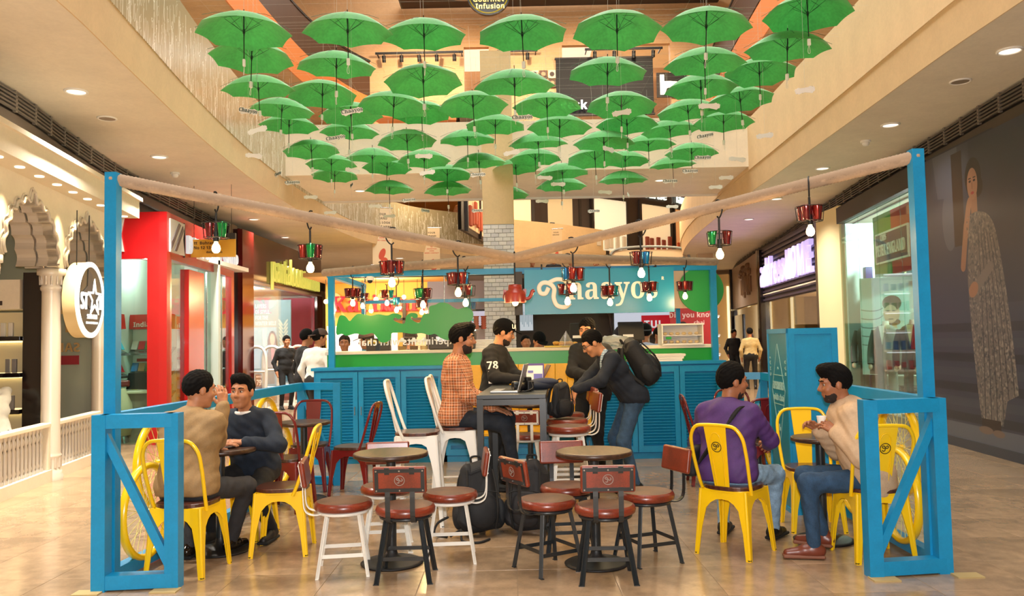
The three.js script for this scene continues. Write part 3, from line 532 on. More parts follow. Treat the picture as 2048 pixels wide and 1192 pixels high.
// ---------------------------------------------------------------- dark clothes shop with glowing yellow lettering
{
  const A = [-5.72, -17.3], B = [-5.6, -24.2], fr = wallFrame(A, B), s = structGroup('wall_shop', 'dark brown clothing shopfront with glowing yellow lettering'); fr.place(s); const L = fr.L;
  const brown = mat(0x3a1712, 0.12);
  obj('header', bx(L, 1.1, 0.2, L / 2, 3.4, -0.1), brown, s); obj('window_lip', bx(L, 0.06, 0.24, L / 2, 2.86, -0.1), mat(0x8a7a74, 0.3), s);
  obj('pillar', [bx(0.7, 3.9, 0.3, 0.1, 1.95, 0)], mat(0x52100f, 0.12), s); obj('pillar', bx(0.6, 2.85, 0.22, L - 0.3, 1.43, -0.08), brown, s); obj('black_pillar', bx(0.5, 3.95, 0.2, -0.5, 1.98, -0.05), M.darkGlossy, s);
  const t1 = text('pantaloons', 0.62, 0.06, regular, false), t2 = text('woman', 0.42, 0.06, regular, false); t1.scale(0.8, 1.15, 1); t2.scale(0.85, 1.1, 1); t1.computeBoundingBox(); t2.computeBoundingBox();
  t2.translate(t1.boundingBox.max.x + 0.1, 0, 0);
  obj('sign_letters', [t1, t2].map(g => g.scale(0.86, 0.86, 1).translate(2.0, 2.98, 0.02)), glow(0xf7ee6a, 1.7, 0x8a8438), s);
  obj('pane', bx(L - 1, 2.8, 0.012, L / 2, 1.42, -0.06), M.glass, s);
  obj('interior', [bx(L, 3.0, 0.1, L / 2, 1.5, -2.2), bx(L, 0.05, 2.2, L / 2, 2.9, -1.1), bx(0.1, 3.0, 2.1, L - 0.35, 1.5, -1.1)], M.white, s);
  obj('pink_panel', bx(0.06, 2.8, 0.9, L - 0.6, 1.4, -0.5), mat(0xd85a80, 0.5), s);
  const pw = V(2.6, 1.6, -0.9).applyAxisAngle(V(0, 1, 0), fr.ang).add(V(A[0], 0, A[1])), l = new THREE.PointLight(0xfff6e8, 45, 0, 2); l.position.set(pw.x, 2.7, pw.z); l.castShadow = true; l.shadow.radius = 8; scene.add(l);
  for (let i = 0; i < 5; i++) { const p = V(1.6 + i * 0.9, 2.91, -0.5).applyAxisAngle(V(0, 1, 0), fr.ang).add(V(A[0], 0, A[1])); downlight(p.x, 2.92, p.z, 0, 'small downlight inside the dark clothing shop window', 'downlights in the clothing shop window', 0.8); }
  const poster = canvasTex(512, 700, (g, w, h) => {
    g.fillStyle = '#7aa6b4'; g.fillRect(0, 0, w, h); g.fillStyle = '#5d96b8'; g.fillRect(0, h * 0.55, w, h * 0.45);
    g.fillStyle = '#e6eceb'; g.font = 'bold 44px sans-serif'; ['LAYERS', 'OF STYLE.', 'FOR THE', 'WINTER MILE'].forEach((t, i) => g.fillText(t, 30, 62 + i * 46));
    g.fillStyle = '#d9dfcf'; for (const [x, y, s] of [[410, 300, 1], [150, 300, 0.5], [440, 470, 0.5]]) for (let k = 0; k < 9; k++) { g.beginPath(); g.ellipse(x - 34 * s + k * 2, y + (k - 4) * 30 * s, 40 * s, 10 * s, 0.7, 0, 7); g.ellipse(x + 34 * s, y + (k - 4) * 30 * s, 40 * s, 10 * s, -0.7, 0, 7); g.fill(); }
    g.fillStyle = '#2a1714'; g.beginPath(); g.ellipse(262, 350, 66, 105, 0, 0, 7); g.fill();                       // hair
    g.fillStyle = '#d9a88c'; g.beginPath(); g.ellipse(262, 312, 34, 46, 0, 0, 7); g.fill(); g.fillRect(247, 345, 30, 40);
    g.fillStyle = '#1c1416'; g.beginPath(); g.moveTo(180, 560); g.lineTo(196, 420); g.lineTo(240, 385); g.lineTo(290, 385); g.lineTo(340, 420); g.lineTo(362, 560); g.closePath(); g.fill();
    g.fillStyle = '#c05468'; g.beginPath(); g.moveTo(244, 388); g.lineTo(288, 388); g.lineTo(276, 500); g.lineTo(254, 500); g.fill();
    g.fillStyle = '#2f2a55'; g.fillRect(30, 590, 160, 110); g.fillStyle = '#fff'; g.font = 'bold 22px sans-serif'; g.fillText('WINTER', 40, 616); g.font = 'bold 60px sans-serif'; g.fillText('799', 44, 676);
  });
  const ps = thing('window_poster', 'tall blue winter clothing poster in the shop window', 'poster'); fr.place(ps);
  obj('panel', bx(0.04, 2.3, 1.0, 4.2, 1.5, -0.62), mat(0x6a94a4, 0.5), ps); obj('print', new THREE.PlaneGeometry(0.99, 2.28).rotateY(-Math.PI / 2).translate(4.178, 1.5, -0.62), mat(0xffffff, 0.5, { map: poster }), ps);
  for (let i = 0; i < 4; i++) {
    const g = thing('security_gate', 'white security gate frame at the clothing shop entrance', 'security gate', [0, 0, 0], 0, 'security gates at the clothing shop'); g.position.copy(V(0.7 + i * 1.1, 0, 0.12).applyAxisAngle(V(0, 1, 0), fr.ang).add(V(A[0], 0, A[1]))); g.rotation.y = fr.ang + 1.4;
    obj('frame', tube([[-0.2, 0, 0], [-0.2, 1.3, 0], [-0.12, 1.42, 0], [0.12, 1.42, 0], [0.2, 1.3, 0], [0.2, 0, 0]], 0.035, 40, 8), M.white, g); for (const y of [0.5, 0.9]) obj('cross_bar', cyl(0.025, 0.025, 0.4, 0, y, 0, 8, 0, 0, Math.PI / 2), M.white, g); obj('base', bx(0.55, 0.05, 0.14, 0, 0.025, 0), M.white, g);
  }
}
// ---------------------------------------------------------------- large sari poster on a dark hoarding
{
  const A = [5.78, -11.35], B = [5.38, -5.4], fr = wallFrame(A, B), s = structGroup('wall_hoarding', 'dark hoarding wall carrying a giant sari poster'); fr.place(s); const L = fr.L;
  obj('panel', bx(L, 3.85, 0.1, L / 2, 1.93, -0.05), mat(0x30323e, 0.5), s); obj('base_strip', bx(L, 0.12, 0.06, L / 2, 0.06, 0.02), mat(0x3c4048, 0.5), s);
  const t = canvasTex(1024, 1024, (g, w, h) => {                 // 3.8 m wide, 3.7 m tall
    const k0 = 271; let k = k0; const r = () => (k = (k * 1664525 + 1013904223) >>> 0) / 4294967296;
    g.fillStyle = '#343848'; g.fillRect(0, 0, w, h); g.fillStyle = '#2b2f3e'; g.fillRect(330, 0, w, 560);
    g.fillStyle = '#4a4e5c'; g.beginPath(); g.moveTo(60, 0); g.lineTo(250, 0); g.lineTo(250, 180); g.lineTo(90, 160); g.fill(); g.beginPath(); g.ellipse(175, 250, 55, 110, 0, 0, 7); g.fill();
    g.fillStyle = '#2a1d1c'; g.fillRect(205, 20, 75, 330);
    for (let i = 0; i < 7; i++) { g.fillStyle = i % 2 ? '#3a3f4c' : '#272b36'; g.fillRect(0, 620 + i * 52, w, 30); }
    g.fillStyle = '#565b66'; g.fillRect(0, 970, w, 54);
    const X = 350;                                                // figure
    const sari = () => { g.beginPath(); g.moveTo(X - 52, 262); g.quadraticCurveTo(X, 240, X + 42, 252); g.quadraticCurveTo(X + 112, 262, X + 135, 340); g.quadraticCurveTo(X + 165, 450, X + 188, 600); g.quadraticCurveTo(X + 208, 740, X + 216, 850); g.lineTo(X + 150, 872); g.quadraticCurveTo(X + 132, 920, X + 120, 955); g.lineTo(X - 15, 950); g.quadraticCurveTo(X - 55, 700, X - 60, 540); g.quadraticCurveTo(X - 72, 420, X - 42, 345); g.quadraticCurveTo(X - 62, 300, X - 52, 262); g.closePath(); };
    const limb = (pts, w, c) => { g.strokeStyle = c; g.lineWidth = w; g.lineCap = g.lineJoin = 'round'; g.beginPath(); g.moveTo(...pts[0]); for (const q of pts.slice(1)) g.lineTo(...q); g.stroke(); };
    g.fillStyle = '#191316'; g.beginPath(); g.ellipse(X + 2, 128, 54, 66, 0, 0, 7); g.fill(); g.beginPath(); g.ellipse(X + 30, 165, 34, 36, 0, 0, 7); g.fill();
    limb([[X + 2, 195], [X + 2, 262]], 42, '#86604b'); g.fillStyle = '#8d6650'; g.beginPath(); g.ellipse(X - 4, 150, 35, 54, 0, 0, 7); g.fill();
    limb([[X - 58, 285], [X - 92, 425], [X - 62, 300], [X - 36, 225]], 34, '#86604b');
    g.fillStyle = '#625c5a'; sari(); g.fill(); limb([[X - 62, 320], [X - 36, 225]], 30, '#8d6650'); g.fillStyle = '#8d6650'; g.beginPath(); g.ellipse(X - 30, 214, 17, 24, 0.5, 0, 7); g.fill();
    g.save(); sari(); g.clip(); for (let i = 0; i < 1700; i++) { g.fillStyle = r() < 0.5 ? 'rgba(140,132,122,0.5)' : 'rgba(60,60,66,0.6)'; g.beginPath(); g.ellipse(X - 75 + r() * 300, 250 + r() * 710, 2 + r() * 6, 2 + r() * 4, r() * 3, 0, 7); g.fill(); }
    g.strokeStyle = 'rgba(50,50,58,0.8)'; g.lineWidth = 5; for (let i = 0; i < 6; i++) { g.beginPath(); g.moveTo(X + 20 + i * 18, 300 + i * 8); g.quadraticCurveTo(X + 30 + i * 30, 600, X + 10 + i * 38, 950); g.stroke(); } g.restore();
    limb([[X + 85, 440], [X - 5, 500]], 36, '#6a6360'); g.fillStyle = '#8d6650'; g.beginPath(); g.ellipse(X - 28, 508, 34, 24, -0.5, 0, 7); g.fill();
    g.fillStyle = '#2b2224'; g.fillRect(X - 15, 940, 120, 40); g.fillStyle = '#6b5a50'; g.beginPath(); g.ellipse(X + 10, 978, 46, 13, 0, 0, 7); g.ellipse(X + 90, 982, 36, 12, 0, 0, 7); g.fill();
    g.fillStyle = '#20151a'; g.beginPath(); g.ellipse(X - 19, 140, 8, 4, 0, 0, 7); g.ellipse(X + 10, 140, 8, 4, 0, 0, 7); g.fill(); g.fillRect(X - 29, 128, 18, 4); g.fillRect(X + 2, 128, 18, 4); g.fillStyle = '#6f4c3a'; g.fillRect(X - 8, 145, 5, 22); g.fillStyle = '#8a2f34'; g.beginPath(); g.ellipse(X - 5, 181, 11, 5, 0, 0, 7); g.fill();
  });
  const p = thing('sari_poster', 'giant dark blue poster of a standing figure in a silver grey sari', 'poster'); fr.place(p);
  obj('backing', bx(3.8, 3.7, 0.03, 1.95, 1.97, 0.015), mat(0x2a2c36, 0.5), p); obj('print', new THREE.PlaneGeometry(3.8, 3.7).translate(1.95, 1.97, 0.032), mat(0xffffff, 0.35, { map: t }), p);
}
// ---------------------------------------------------------------- menswear shop behind glass
{
  const A = [6.32, -15.7], B = [5.8, -11.4], fr = wallFrame(A, B), s = structGroup('wall_shop', 'glass menswear shopfront with mirrored letters and lit interior'); fr.place(s); const L = fr.L;
  for (let i = 0; i < 4; i++) obj('pane', bx(L / 4 - 0.01, 3.55, 0.014, (i + 0.5) * L / 4, 1.78, 0), M.glassGreen, s);
  obj('header_beam', bx(L, 0.3, 0.2, L / 2, 3.72, -0.02), M.dark, s);
  obj('mullion', bx(0.05, 3.55, 0.1, L - 0.02, 1.78, 0), mat(0x6a5548, 0.4), s);
  obj('interior_back', bx(L + 3, 3.6, 0.1, L / 2, 1.8, -3.6), mat(0xd6e6de, 0.6), s); obj('interior_ceiling', bx(L + 1, 0.08, 3.6, L / 2, 3.6, -1.85), mat(0xb8a898, 0.7), s);
  obj('interior_side', bx(0.1, 3.6, 3.5, 0.05, 1.8, -1.8), mat(0xc8d8d2, 0.6), s); obj('interior_side', bx(0.1, 3.6, 3.5, L + 0.9, 1.8, -1.8), mat(0xc8d8d2, 0.6), s);
  obj('blue_edge', bx(0.18, 2.7, 0.12, 0.35, 1.35, -0.35), mat(0x1c2a72, 0.3), s);
  obj('dark_bulkhead', bx(0.1, 0.35, 2.2, 1.4, 2.62, -1.3), M.dark, s); obj('bulkhead_print', text('perfect', 0.16, 0.01).rotateY(Math.PI / 2).translate(1.455, 2.6, -1.0), mat(0xc9b890, 0.5), s);
  const W = (x, y, z) => V(x, y, z).applyAxisAngle(V(0, 1, 0), fr.ang).add(V(A[0], 0, A[1]));
  for (const [x, z] of [[1.0, -1.4], [3.4, -1.6]]) { const l = new THREE.PointLight(0xf0fff8, 120, 0, 2), p = W(x, 3.3, z); l.position.copy(p); l.castShadow = true; l.shadow.radius = 8; scene.add(l); }
  for (let i = 0; i < 6; i++) { const p = W(0.5 + i * 0.75, 3.555, -0.7 - (i % 2) * 0.7); downlight(p.x, 3.56, p.z, 0, 'round downlight in the menswear shop ceiling', 'downlights in the menswear shop', 0.9); }
  // square green and red sign
  const sg = thing('menswear_sign', 'green and red square sign with a navy lettered plate behind the shop glass', 'sign'); sg.position.copy(W(2.55, 2.93, -0.12)); sg.rotation.y = fr.ang;
  obj('green_half', bx(0.9, 1.02, 0.08, -0.45, 0, 0), mat(0x0f8a2a, 0.35), sg); obj('red_half', bx(0.9, 1.02, 0.08, 0.45, 0, 0), mat(0xc81c24, 0.35), sg);
  obj('plate', bx(1.5, 0.48, 0.03, 0.05, -0.06, 0.05), mat(0x18285c, 0.3), sg); obj('plate_border', [bx(1.54, 0.03, 0.04, 0.05, 0.18, 0.05), bx(1.54, 0.03, 0.04, 0.05, -0.3, 0.05), bx(0.03, 0.5, 0.04, -0.71, -0.06, 0.05), bx(0.03, 0.5, 0.04, 0.81, -0.06, 0.05)], M.white, sg);
  obj('letters', [text('PETER ENGLAND', 0.125, 0.02).scale(1, 1.5, 1).translate(0.05, -0.1, 0.07), text('CWS', 0.1, 0.02).translate(-0.25, 0.1, 0.07)], M.white, sg);
  // portrait panel
  const pt = canvasTex(512, 768, (g, w, h) => {
    g.fillStyle = '#a9c4bb'; g.fillRect(0, 0, w, h); g.strokeStyle = '#5c6a66'; g.lineWidth = 8; for (let i = 0; i < 5; i++) { g.beginPath(); g.moveTo(0, 250 + i * 70); g.quadraticCurveTo(140, 280 + i * 70, 200, 240 + i * 60); g.stroke(); }
    g.fillStyle = '#4a3c38'; g.beginPath(); g.moveTo(60, h); g.quadraticCurveTo(70, 480, 200, 430); g.lineTo(340, 430); g.quadraticCurveTo(460, 470, 490, h); g.fill();
    g.fillStyle = '#c9a488'; g.fillRect(235, 350, 80, 100); g.beginPath(); g.ellipse(275, 280, 72, 100, 0, 0, 7); g.fill();
    g.fillStyle = '#6b4a34'; g.beginPath(); g.ellipse(280, 205, 84, 62, 0, 0, 7); g.fill(); g.beginPath(); g.ellipse(290, 355, 60, 28, 0, 0, 7); g.fill(); g.fillStyle = '#c9a488'; g.beginPath(); g.ellipse(268, 290, 62, 72, 0, 0, 7); g.fill();
    g.fillStyle = '#3a2a24'; g.fillRect(232, 262, 24, 8); g.fillRect(282, 262, 24, 8); g.fillRect(246, 328, 44, 7);
    let k = 5; const r = () => (k = (k * 1664525 + 1013904223) >>> 0) / 4294967296; for (let i = 0; i < 260; i++) { g.fillStyle = 'rgba(150,130,130,0.6)'; g.fillRect(90 + r() * 370, 470 + r() * 290, 4, 4); }
  });
  const pp = thing('portrait_panel', 'tall printed panel of a bearded model in a patterned shirt behind the glass', 'poster'); pp.position.copy(W(0.85, 0, -0.55)); pp.rotation.y = fr.ang + 1.0;
  obj('panel', bx(1.0, 1.75, 0.04, 0, 1.6, 0), mat(0xbcd0c8, 0.5), pp); obj('print', new THREE.PlaneGeometry(0.98, 1.73).translate(0, 1.6, 0.022), mat(0xffffff, 0.5, { map: pt }), pp);
  // shelves of folded clothes
  const sh = thing('clothes_shelf', 'pale wall shelves of folded clothes inside the menswear shop', 'shelf'); sh.position.copy(W(0.4, 0, -1.75)); sh.rotation.y = fr.ang + Math.PI / 2;
  for (const y of [0.35, 0.7, 1.05, 1.72, 2.05]) obj('shelf_board', bx(2.6, 0.03, 0.4, 0, y, 0), M.white, sh); obj('back_panel', bx(2.6, 2.3, 0.03, 0, 1.15, -0.2), mat(0xdfe6e0, 0.6), sh); obj('upright', [bx(0.03, 2.3, 0.4, -1.3, 1.15, 0), bx(0.03, 2.3, 0.4, 0, 1.15, 0), bx(0.03, 2.3, 0.4, 1.3, 1.15, 0)], M.white, sh);
  const cm = [0x9a3a34, 0xc9a23a, 0x2b3346, 0x6a6f72, 0xd8d4c8, 0xb5673e, 0x35302e].map(h => mat(h, 0.9)), fold = ready([rbx(0.28, 0.045, 0.3, 0.018, 0, 0.022, 0), rbx(0.27, 0.045, 0.3, 0.018, 0.01, 0.067, 0), rbx(0.28, 0.045, 0.29, 0.018, 0, 0.112, 0)], cm[0]);
  for (const y of [0.365, 0.715, 1.065, 1.735, 2.065]) for (let i = 0; i < 8; i++) { const o = single('folded_clothes', fold, cm[Math.floor(rnd() * 7)], 'stack of folded clothes on the menswear shelves', 'clothes', 'folded clothes in the menswear shop'); o.position.copy(W(0.44, y, -1.75 + 1.12 - i * 0.32)); o.rotation.y = fr.ang + Math.PI / 2; }
  // suited dummies
  const dummy = (x, z, ry, cloth, shirt, label) => {
    const t = thing('suit_dummy', label, 'mannequin'); t.position.copy(W(x, 0.12, z)); t.rotation.y = fr.ang + ry; const j = speckled(cloth, 0.25, 0.15, 0.95, {}, cloth & 255);
    const jacket = lathe([[0.0, 1.5], [0.07, 1.49], [0.16, 1.45], [0.215, 1.38], [0.21, 1.2], [0.18, 1.02], [0.2, 0.85], [0.205, 0.78], [0.19, 0.78], [0, 0.9]], 24); jacket.scale(1, 1, 0.68);
    const arm = s => tube([[s * 0.2, 1.4, 0], [s * 0.255, 1.2, 0.01], [s * 0.27, 1.0, 0.04], [s * 0.25, 0.82, 0.09]], 0.055, 14, 10);
    obj('jacket', [jacket, arm(1), arm(-1)], j, t);
    obj('shirt_front', extr([[-0.055, 1.48], [0.055, 1.48], [0.0, 1.14]], 0.02).translate(0, 0, 0.128), shirt, t); obj('lapel', [extr([[-0.06, 1.48], [-0.115, 1.3], [-0.06, 1.27], [0.0, 1.13]], 0.015).translate(0, 0, 0.14), extr([[0.06, 1.48], [0.0, 1.13], [0.06, 1.27], [0.115, 1.3]], 0.015).translate(0, 0, 0.14)], j, t);
    obj('neck_block', cyl(0.05, 0.06, 0.08, 0, 1.52, 0, 14), M.silver, t);
    obj('trousers', [tube([[-0.09, 0.88, 0], [-0.1, 0.45, 0.01], [-0.1, 0.06, 0]], 0.075, 12, 10), tube([[0.09, 0.88, 0], [0.1, 0.45, 0.01], [0.1, 0.06, 0]], 0.075, 12, 10)], j, t); obj('hand', [sph(0.035, 0.25, 0.77, 0.1, 1, 1.5, 1), sph(0.035, -0.25, 0.77, 0.1, 1, 1.5, 1)], mat(0xd8b89a, 0.5), t); obj('base_plate', cyl(0.22, 0.22, 0.03, 0, 0.02, 0, 20), M.steel, t);
  };
  dummy(0.5, -0.28, 1.0, 0x4d4f48, M.white, 'headless dummy in a brown grey suit nearest the portrait panel edge'); dummy(1.4, -0.3, 0.8, 0x5b6158, M.white, 'headless dummy in a grey green suit in front of the portrait panel'); dummy(2.35, -0.42, 0.9, 0x1d2230, mat(0xd8d2a8, 0.8), 'headless dummy in a navy suit with a pale yellow shirt'); dummy(2.9, -0.55, 0.8, 0x1a1a1e, M.white, 'headless dummy in a black suit before the folded clothes'); dummy(3.5, -0.5, 0.8, 0x30343a, mat(0x8fa6c8, 0.8), 'headless dummy in a charcoal suit with a blue shirt');
  obj('display_plinth', bx(L - 0.5, 0.12, 0.8, L / 2, 0.06, -0.55), mat(0x8a8078, 0.5), s);
  struct('wall_pier', bx(0.35, 3.95, 1.2, 6.5, 1.97, -16.4), mat(0xf1dfae, 0.6), 'plain cream pier between the menswear and home shops');
}
// ---------------------------------------------------------------- home shop with purple white letters, and the dark shop beyond
{
  const A = [7.2, -23.6], B = [6.5, -17.1], fr = wallFrame(A, B), s = structGroup('wall_shop', 'home shop with glowing lilac letters on dark ribbed header'); fr.place(s); const L = fr.L;
  obj('header_back', bx(L, 1.55, 0.1, L / 2, 3.18, -0.05), mat(0x241c30, 0.5), s); for (let i = 0; i < 13; i++) obj('slat', bx(L, 0.05, 0.06, L / 2, 2.46 + i * 0.115, 0.02), mat(0x2c2440, 0.35), s);
  const t1 = text('address', 0.72, 0.1, font, false), t2 = text('HOME', 0.72, 0.1, font, false); t1.computeBoundingBox(); t2.translate(t1.boundingBox.max.x + 0.12, 0, 0); const gs = [t1, t2].map(g => g.scale(0.84, 1, 1).translate(0.3, 2.82, 0.05));
  obj('sign_letters', gs, glow(0xb9a6ff, 2.4), s); const lp = V(L / 2, 3.1, 0.5).applyAxisAngle(V(0, 1, 0), fr.ang).add(V(A[0], 0, A[1])); area(0x9a7cff, 5, 5, 0.6, lp.toArray(), V(L / 2, 3.1, 4).applyAxisAngle(V(0, 1, 0), fr.ang).add(V(A[0], 0, A[1])).toArray());
  obj('pane', bx(L, 2.4, 0.014, L / 2, 1.2, 0), M.glass, s); obj('jamb', [bx(0.22, 3.9, 0.25, L - 0.1, 1.95, 0), bx(0.22, 3.9, 0.25, 0.1, 1.95, 0)], M.darkGlossy, s); obj('interior_back', bx(L + 1, 3, 0.1, L / 2, 1.5, -2.2), mat(0xeacb94, 0.6), s); obj('interior_ceiling', bx(L + 1, 0.06, 2.3, L / 2, 2.6, -1.1), M.cream, s);
  const l = new THREE.PointLight(0xffdca0, 70, 0, 2); l.position.copy(V(L / 2, 2.3, -1.0).applyAxisAngle(V(0, 1, 0), fr.ang).add(V(A[0], 0, A[1]))); l.castShadow = true; l.shadow.radius = 8; scene.add(l);
  const cur = thing('hanging_rugs', 'dark patterned rugs hanging in the home shop window', 'rug'); cur.position.copy(V(4.9, 0, -0.5).applyAxisAngle(V(0, 1, 0), fr.ang).add(V(A[0], 0, A[1]))); cur.rotation.y = fr.ang;
  for (let i = 0; i < 4; i++) obj('rug', rbx(0.34, 1.7, 0.04, 0.015, i * 0.37, 1.55, rr(-0.05, 0.05)), speckled([0x3a2a2c, 0x5a3030, 0x2c2a33, 0x463428][i], 0.8, 0.3, 0.95, {}, 40 + i), cur); obj('rail', cyl(0.015, 0.015, 1.6, 0.55, 2.42, 0, 8, 0, 0, Math.PI / 2), M.steel, cur);
  const tb = thing('display_table', 'small wooden display table with lamp under the rugs in the home shop', 'table'); tb.position.copy(V(4.4, 0, -0.8).applyAxisAngle(V(0, 1, 0), fr.ang).add(V(A[0], 0, A[1]))); tb.rotation.y = fr.ang; obj('top', bx(1.2, 0.05, 0.5, 0, 0.9, 0), M.wood, tb); obj('leg', [[-0.55, -0.2], [0.55, -0.2], [-0.55, 0.2], [0.55, 0.2]].map(([x, z]) => bx(0.05, 0.9, 0.05, x, 0.45, z)), M.wood, tb); obj('lamp_shade', lathe([[0.12, 1.1], [0.08, 1.35]], 16), glow(0xffe0a0, 3), tb); obj('lamp_stem', cyl(0.02, 0.05, 0.2, 0, 1.02, 0), M.wood, tb);
  const A2 = [8.3, -31], f2 = wallFrame(A2, [7.25, -23.8]), d = structGroup('wall_shop', 'dark glossy shopfront with small figures on its sign'); f2.place(d);
  obj('header', bx(f2.L, 1.5, 0.15, f2.L / 2, 3.2, -0.05), mat(0x8a7668, 0.4), d); obj('glossy_panel', bx(f2.L, 2.4, 0.1, f2.L / 2, 1.2, -0.05), mat(0x2b2a33, 0.08, { metalness: 0.3 }), d); obj('jamb', [bx(0.3, 3.95, 0.25, f2.L - 0.15, 1.97, 0), bx(0.3, 3.95, 0.25, 0.15, 1.97, 0)], M.darkGlossy, d);
  obj('door_recess', bx(2.2, 2.2, 0.06, 1.8, 1.1, 0.02), M.darkGlossy, d); obj('sign_figures', Array.from({ length: 7 }, (_, i) => [bx(0.22, 0.5 + 0.25 * ((i * 37) % 3) / 2, 0.05, 3.0 + i * 0.36, 3.1 + 0.05 * (i % 2), 0.05), sph(0.1, 3.0 + i * 0.36, 3.5 + 0.1 * ((i * 37) % 3), 0.06)]).flat(), mat(0x6a4a2c, 0.5), d);
  obj('oval_print', cyl(0.35, 0.35, 0.03, 4.6, 1.2, 0.02, 24, Math.PI / 2), mat(0xc9a8a8, 0.4), d);
  const y = thing('lit_display_wall', 'bright cream lit display wall at the end of the corridor', 'display', [9.3, 0, -33.5], -0.6);
  obj('panel', bx(5, 4, 0.1, 0, 2, 0), mat(0xf2d9a0, 0.6), y); for (let i = 0; i < 6; i++) obj('light_strip', bx(0.1, 3.2, 0.04, -2.2 + i * 0.85, 1.9, 0.08), glow(0xffe6b0, 4), y);
}
// ---------------------------------------------------------------- low blue fences with tall front posts
function panelFrame(parent, name, a, b, h, t, diag, d = 0.07) {     // rectangular timber frame standing between plan points a and b
  const g = (p, q, w = t, e = d) => bar([p[0], p[1], p[2]], [q[0], q[1], q[2]], w, e);
  obj('upright', g([a[0], 0.0, a[1]], [a[0], h, a[1]]), M.blue, parent); obj('upright', g([b[0], 0.0, b[1]], [b[0], h, b[1]]), M.blue, parent);
  obj('top_rail', g([a[0], h - t / 2, a[1]], [b[0], h - t / 2, b[1]], d, t), M.blue, parent); obj('bottom_rail', g([a[0], t / 2 + 0.01, a[1]], [b[0], t / 2 + 0.01, b[1]], d, t), M.blue, parent);
  if (diag) obj('diagonal_brace', g([a[0], diag > 0 ? h - t : t, a[1]], [b[0], diag > 0 ? t : h - t, b[1]], 0.045, 0.05), M.blue, parent);
}
function wheel(parent, c, R, dir, tilt = 0) {                       // yellow bicycle rim with spokes, standing in the plane of a plan direction
  const g = new THREE.Group(); g.name = 'bicycle_wheel'; parent.add(g); g.position.set(...c); g.rotation.set(0, Math.atan2(-dir[1], dir[0]), 0); g.rotateZ(tilt);
  const rim = new THREE.TorusGeometry(R, 0.022, 8, 44); rim.scale(1, 1, 1.35); obj('rim', rim, M.yellow, g);
  obj('hub', cyl(0.018, 0.018, 0.07, 0, 0, 0, 10, Math.PI / 2), M.yellow, g);
  obj('spokes', Array.from({ length: 28 }, (_, i) => { const a = i / 28 * 6.2832, s = i % 2 ? 1 : -1; return bar([0.018 * Math.cos(a + s * 1.2), 0.018 * Math.sin(a + s * 1.2), (i % 4 < 2 ? 0.025 : -0.025)], [R * Math.cos(a), R * Math.sin(a), 0], 0.0022, 0, true); }), mat(0xd8cf7a, 0.4), g);
}
const FL = [-2.55, -5.13], FR = [2.6, -5.17];
{
  const L = thing('blue_fence', 'blue timber fence with a tall post and yellow bicycle wheels beside the tan jacket', 'fence');
  panelFrame(L, 'end', [-2.55, -5.13], [-2.12, -5.17], 1.07, 0.085, 1, 0.09);
  obj('tall_post', bx(0.075, 2.6, 0.075, -2.54, 1.3, -5.24), M.blue, L);
  const e = [-2.27, -8.85];
  obj('top_rail', bar([-2.55, 1.03, -5.2], [e[0], 1.03, e[1]], 0.07, 0.08), M.blue, L); obj('bottom_rail', bar([-2.55, 0.06, -5.2], [e[0], 0.06, e[1]], 0.07, 0.08), M.blue, L);
  panelFrame(L, "end", e, [-1.86, -8.72], 1.07, 0.075, 1);
  const d = [e[0] + 2.55, e[1] + 5.2], dl = Math.hypot(...d), u = d.map(v => v / dl), P = s => [-2.55 + u[0] * s, -5.2 + u[1] * s];
  for (const [s, y, R, off] of [[0.42, 0.38, 0.3, 0.03], [0.75, 0.66, 0.31, -0.05], [1.3, 0.4, 0.3, 0.04], [1.75, 0.65, 0.3, -0.04], [2.25, 0.42, 0.3, 0.03], [2.75, 0.66, 0.3, -0.04], [2.95, 0.4, 0.28, 0.03]]) { const p = P(s); wheel(L, [p[0] + off, y, p[1]], R, u); }
  const R = thing('blue_fence', 'blue timber fence with a tall post and yellow bicycle wheels beside the cream jacket', 'fence');
  panelFrame(R, 'end', [2.17, -5.1], [2.62, -5.16], 1.07, 0.085, -1, 0.09);
  obj('tall_post', bx(0.075, 2.65, 0.075, 2.6, 1.32, -5.23), M.blue, R);
  const f = [2.74, -9.1];
  obj('top_rail', bar([2.62, 1.03, -5.2], [f[0], 1.03, f[1]], 0.07, 0.08), M.blue, R); obj('bottom_rail', bar([2.62, 0.06, -5.2], [f[0], 0.06, f[1]], 0.07, 0.08), M.blue, R);
  panelFrame(R, 'end', [2.5, -9.18], f, 1.07, 0.075, -1); obj('upright', bx(0.08, 1.05, 0.08, 2.72, 0.53, -8.2), M.blue, R);
  const v = [f[0] - 2.62, f[1] + 5.2], vl = Math.hypot(...v), w = v.map(q => q / vl), Q = s => [2.62 + w[0] * s, -5.2 + w[1] * s];
  for (const [s, y, r, off] of [[0.45, 0.38, 0.3, -0.04], [0.6, 0.68, 0.31, 0.04], [1.25, 0.4, 0.3, -0.04], [3.3, 0.66, 0.3, 0.03], [3.5, 0.38, 0.28, -0.03]]) { const p = Q(s); wheel(R, [p[0] + off, y, p[1]], r, w); }
  for (const [x, z, k] of [[-2.6, -5.1, 0], [-2.14, -5.12, 1], [2.2, -5.06, 2], [2.72, -5.1, 3]]) single('base_pad', bx(0.16, 0.008, 0.1, x, 0.004, z + 0.03), mat(0xb09a68, 0.8), ['small brown pad under the foot of the tall post beside the tan jacket', 'small brown pad under the short upright beside the tan jacket', 'small brown pad under the short upright beside the cream jacket', 'small brown pad under the foot of the tall post beside the cream jacket'][k], 'pad');
}
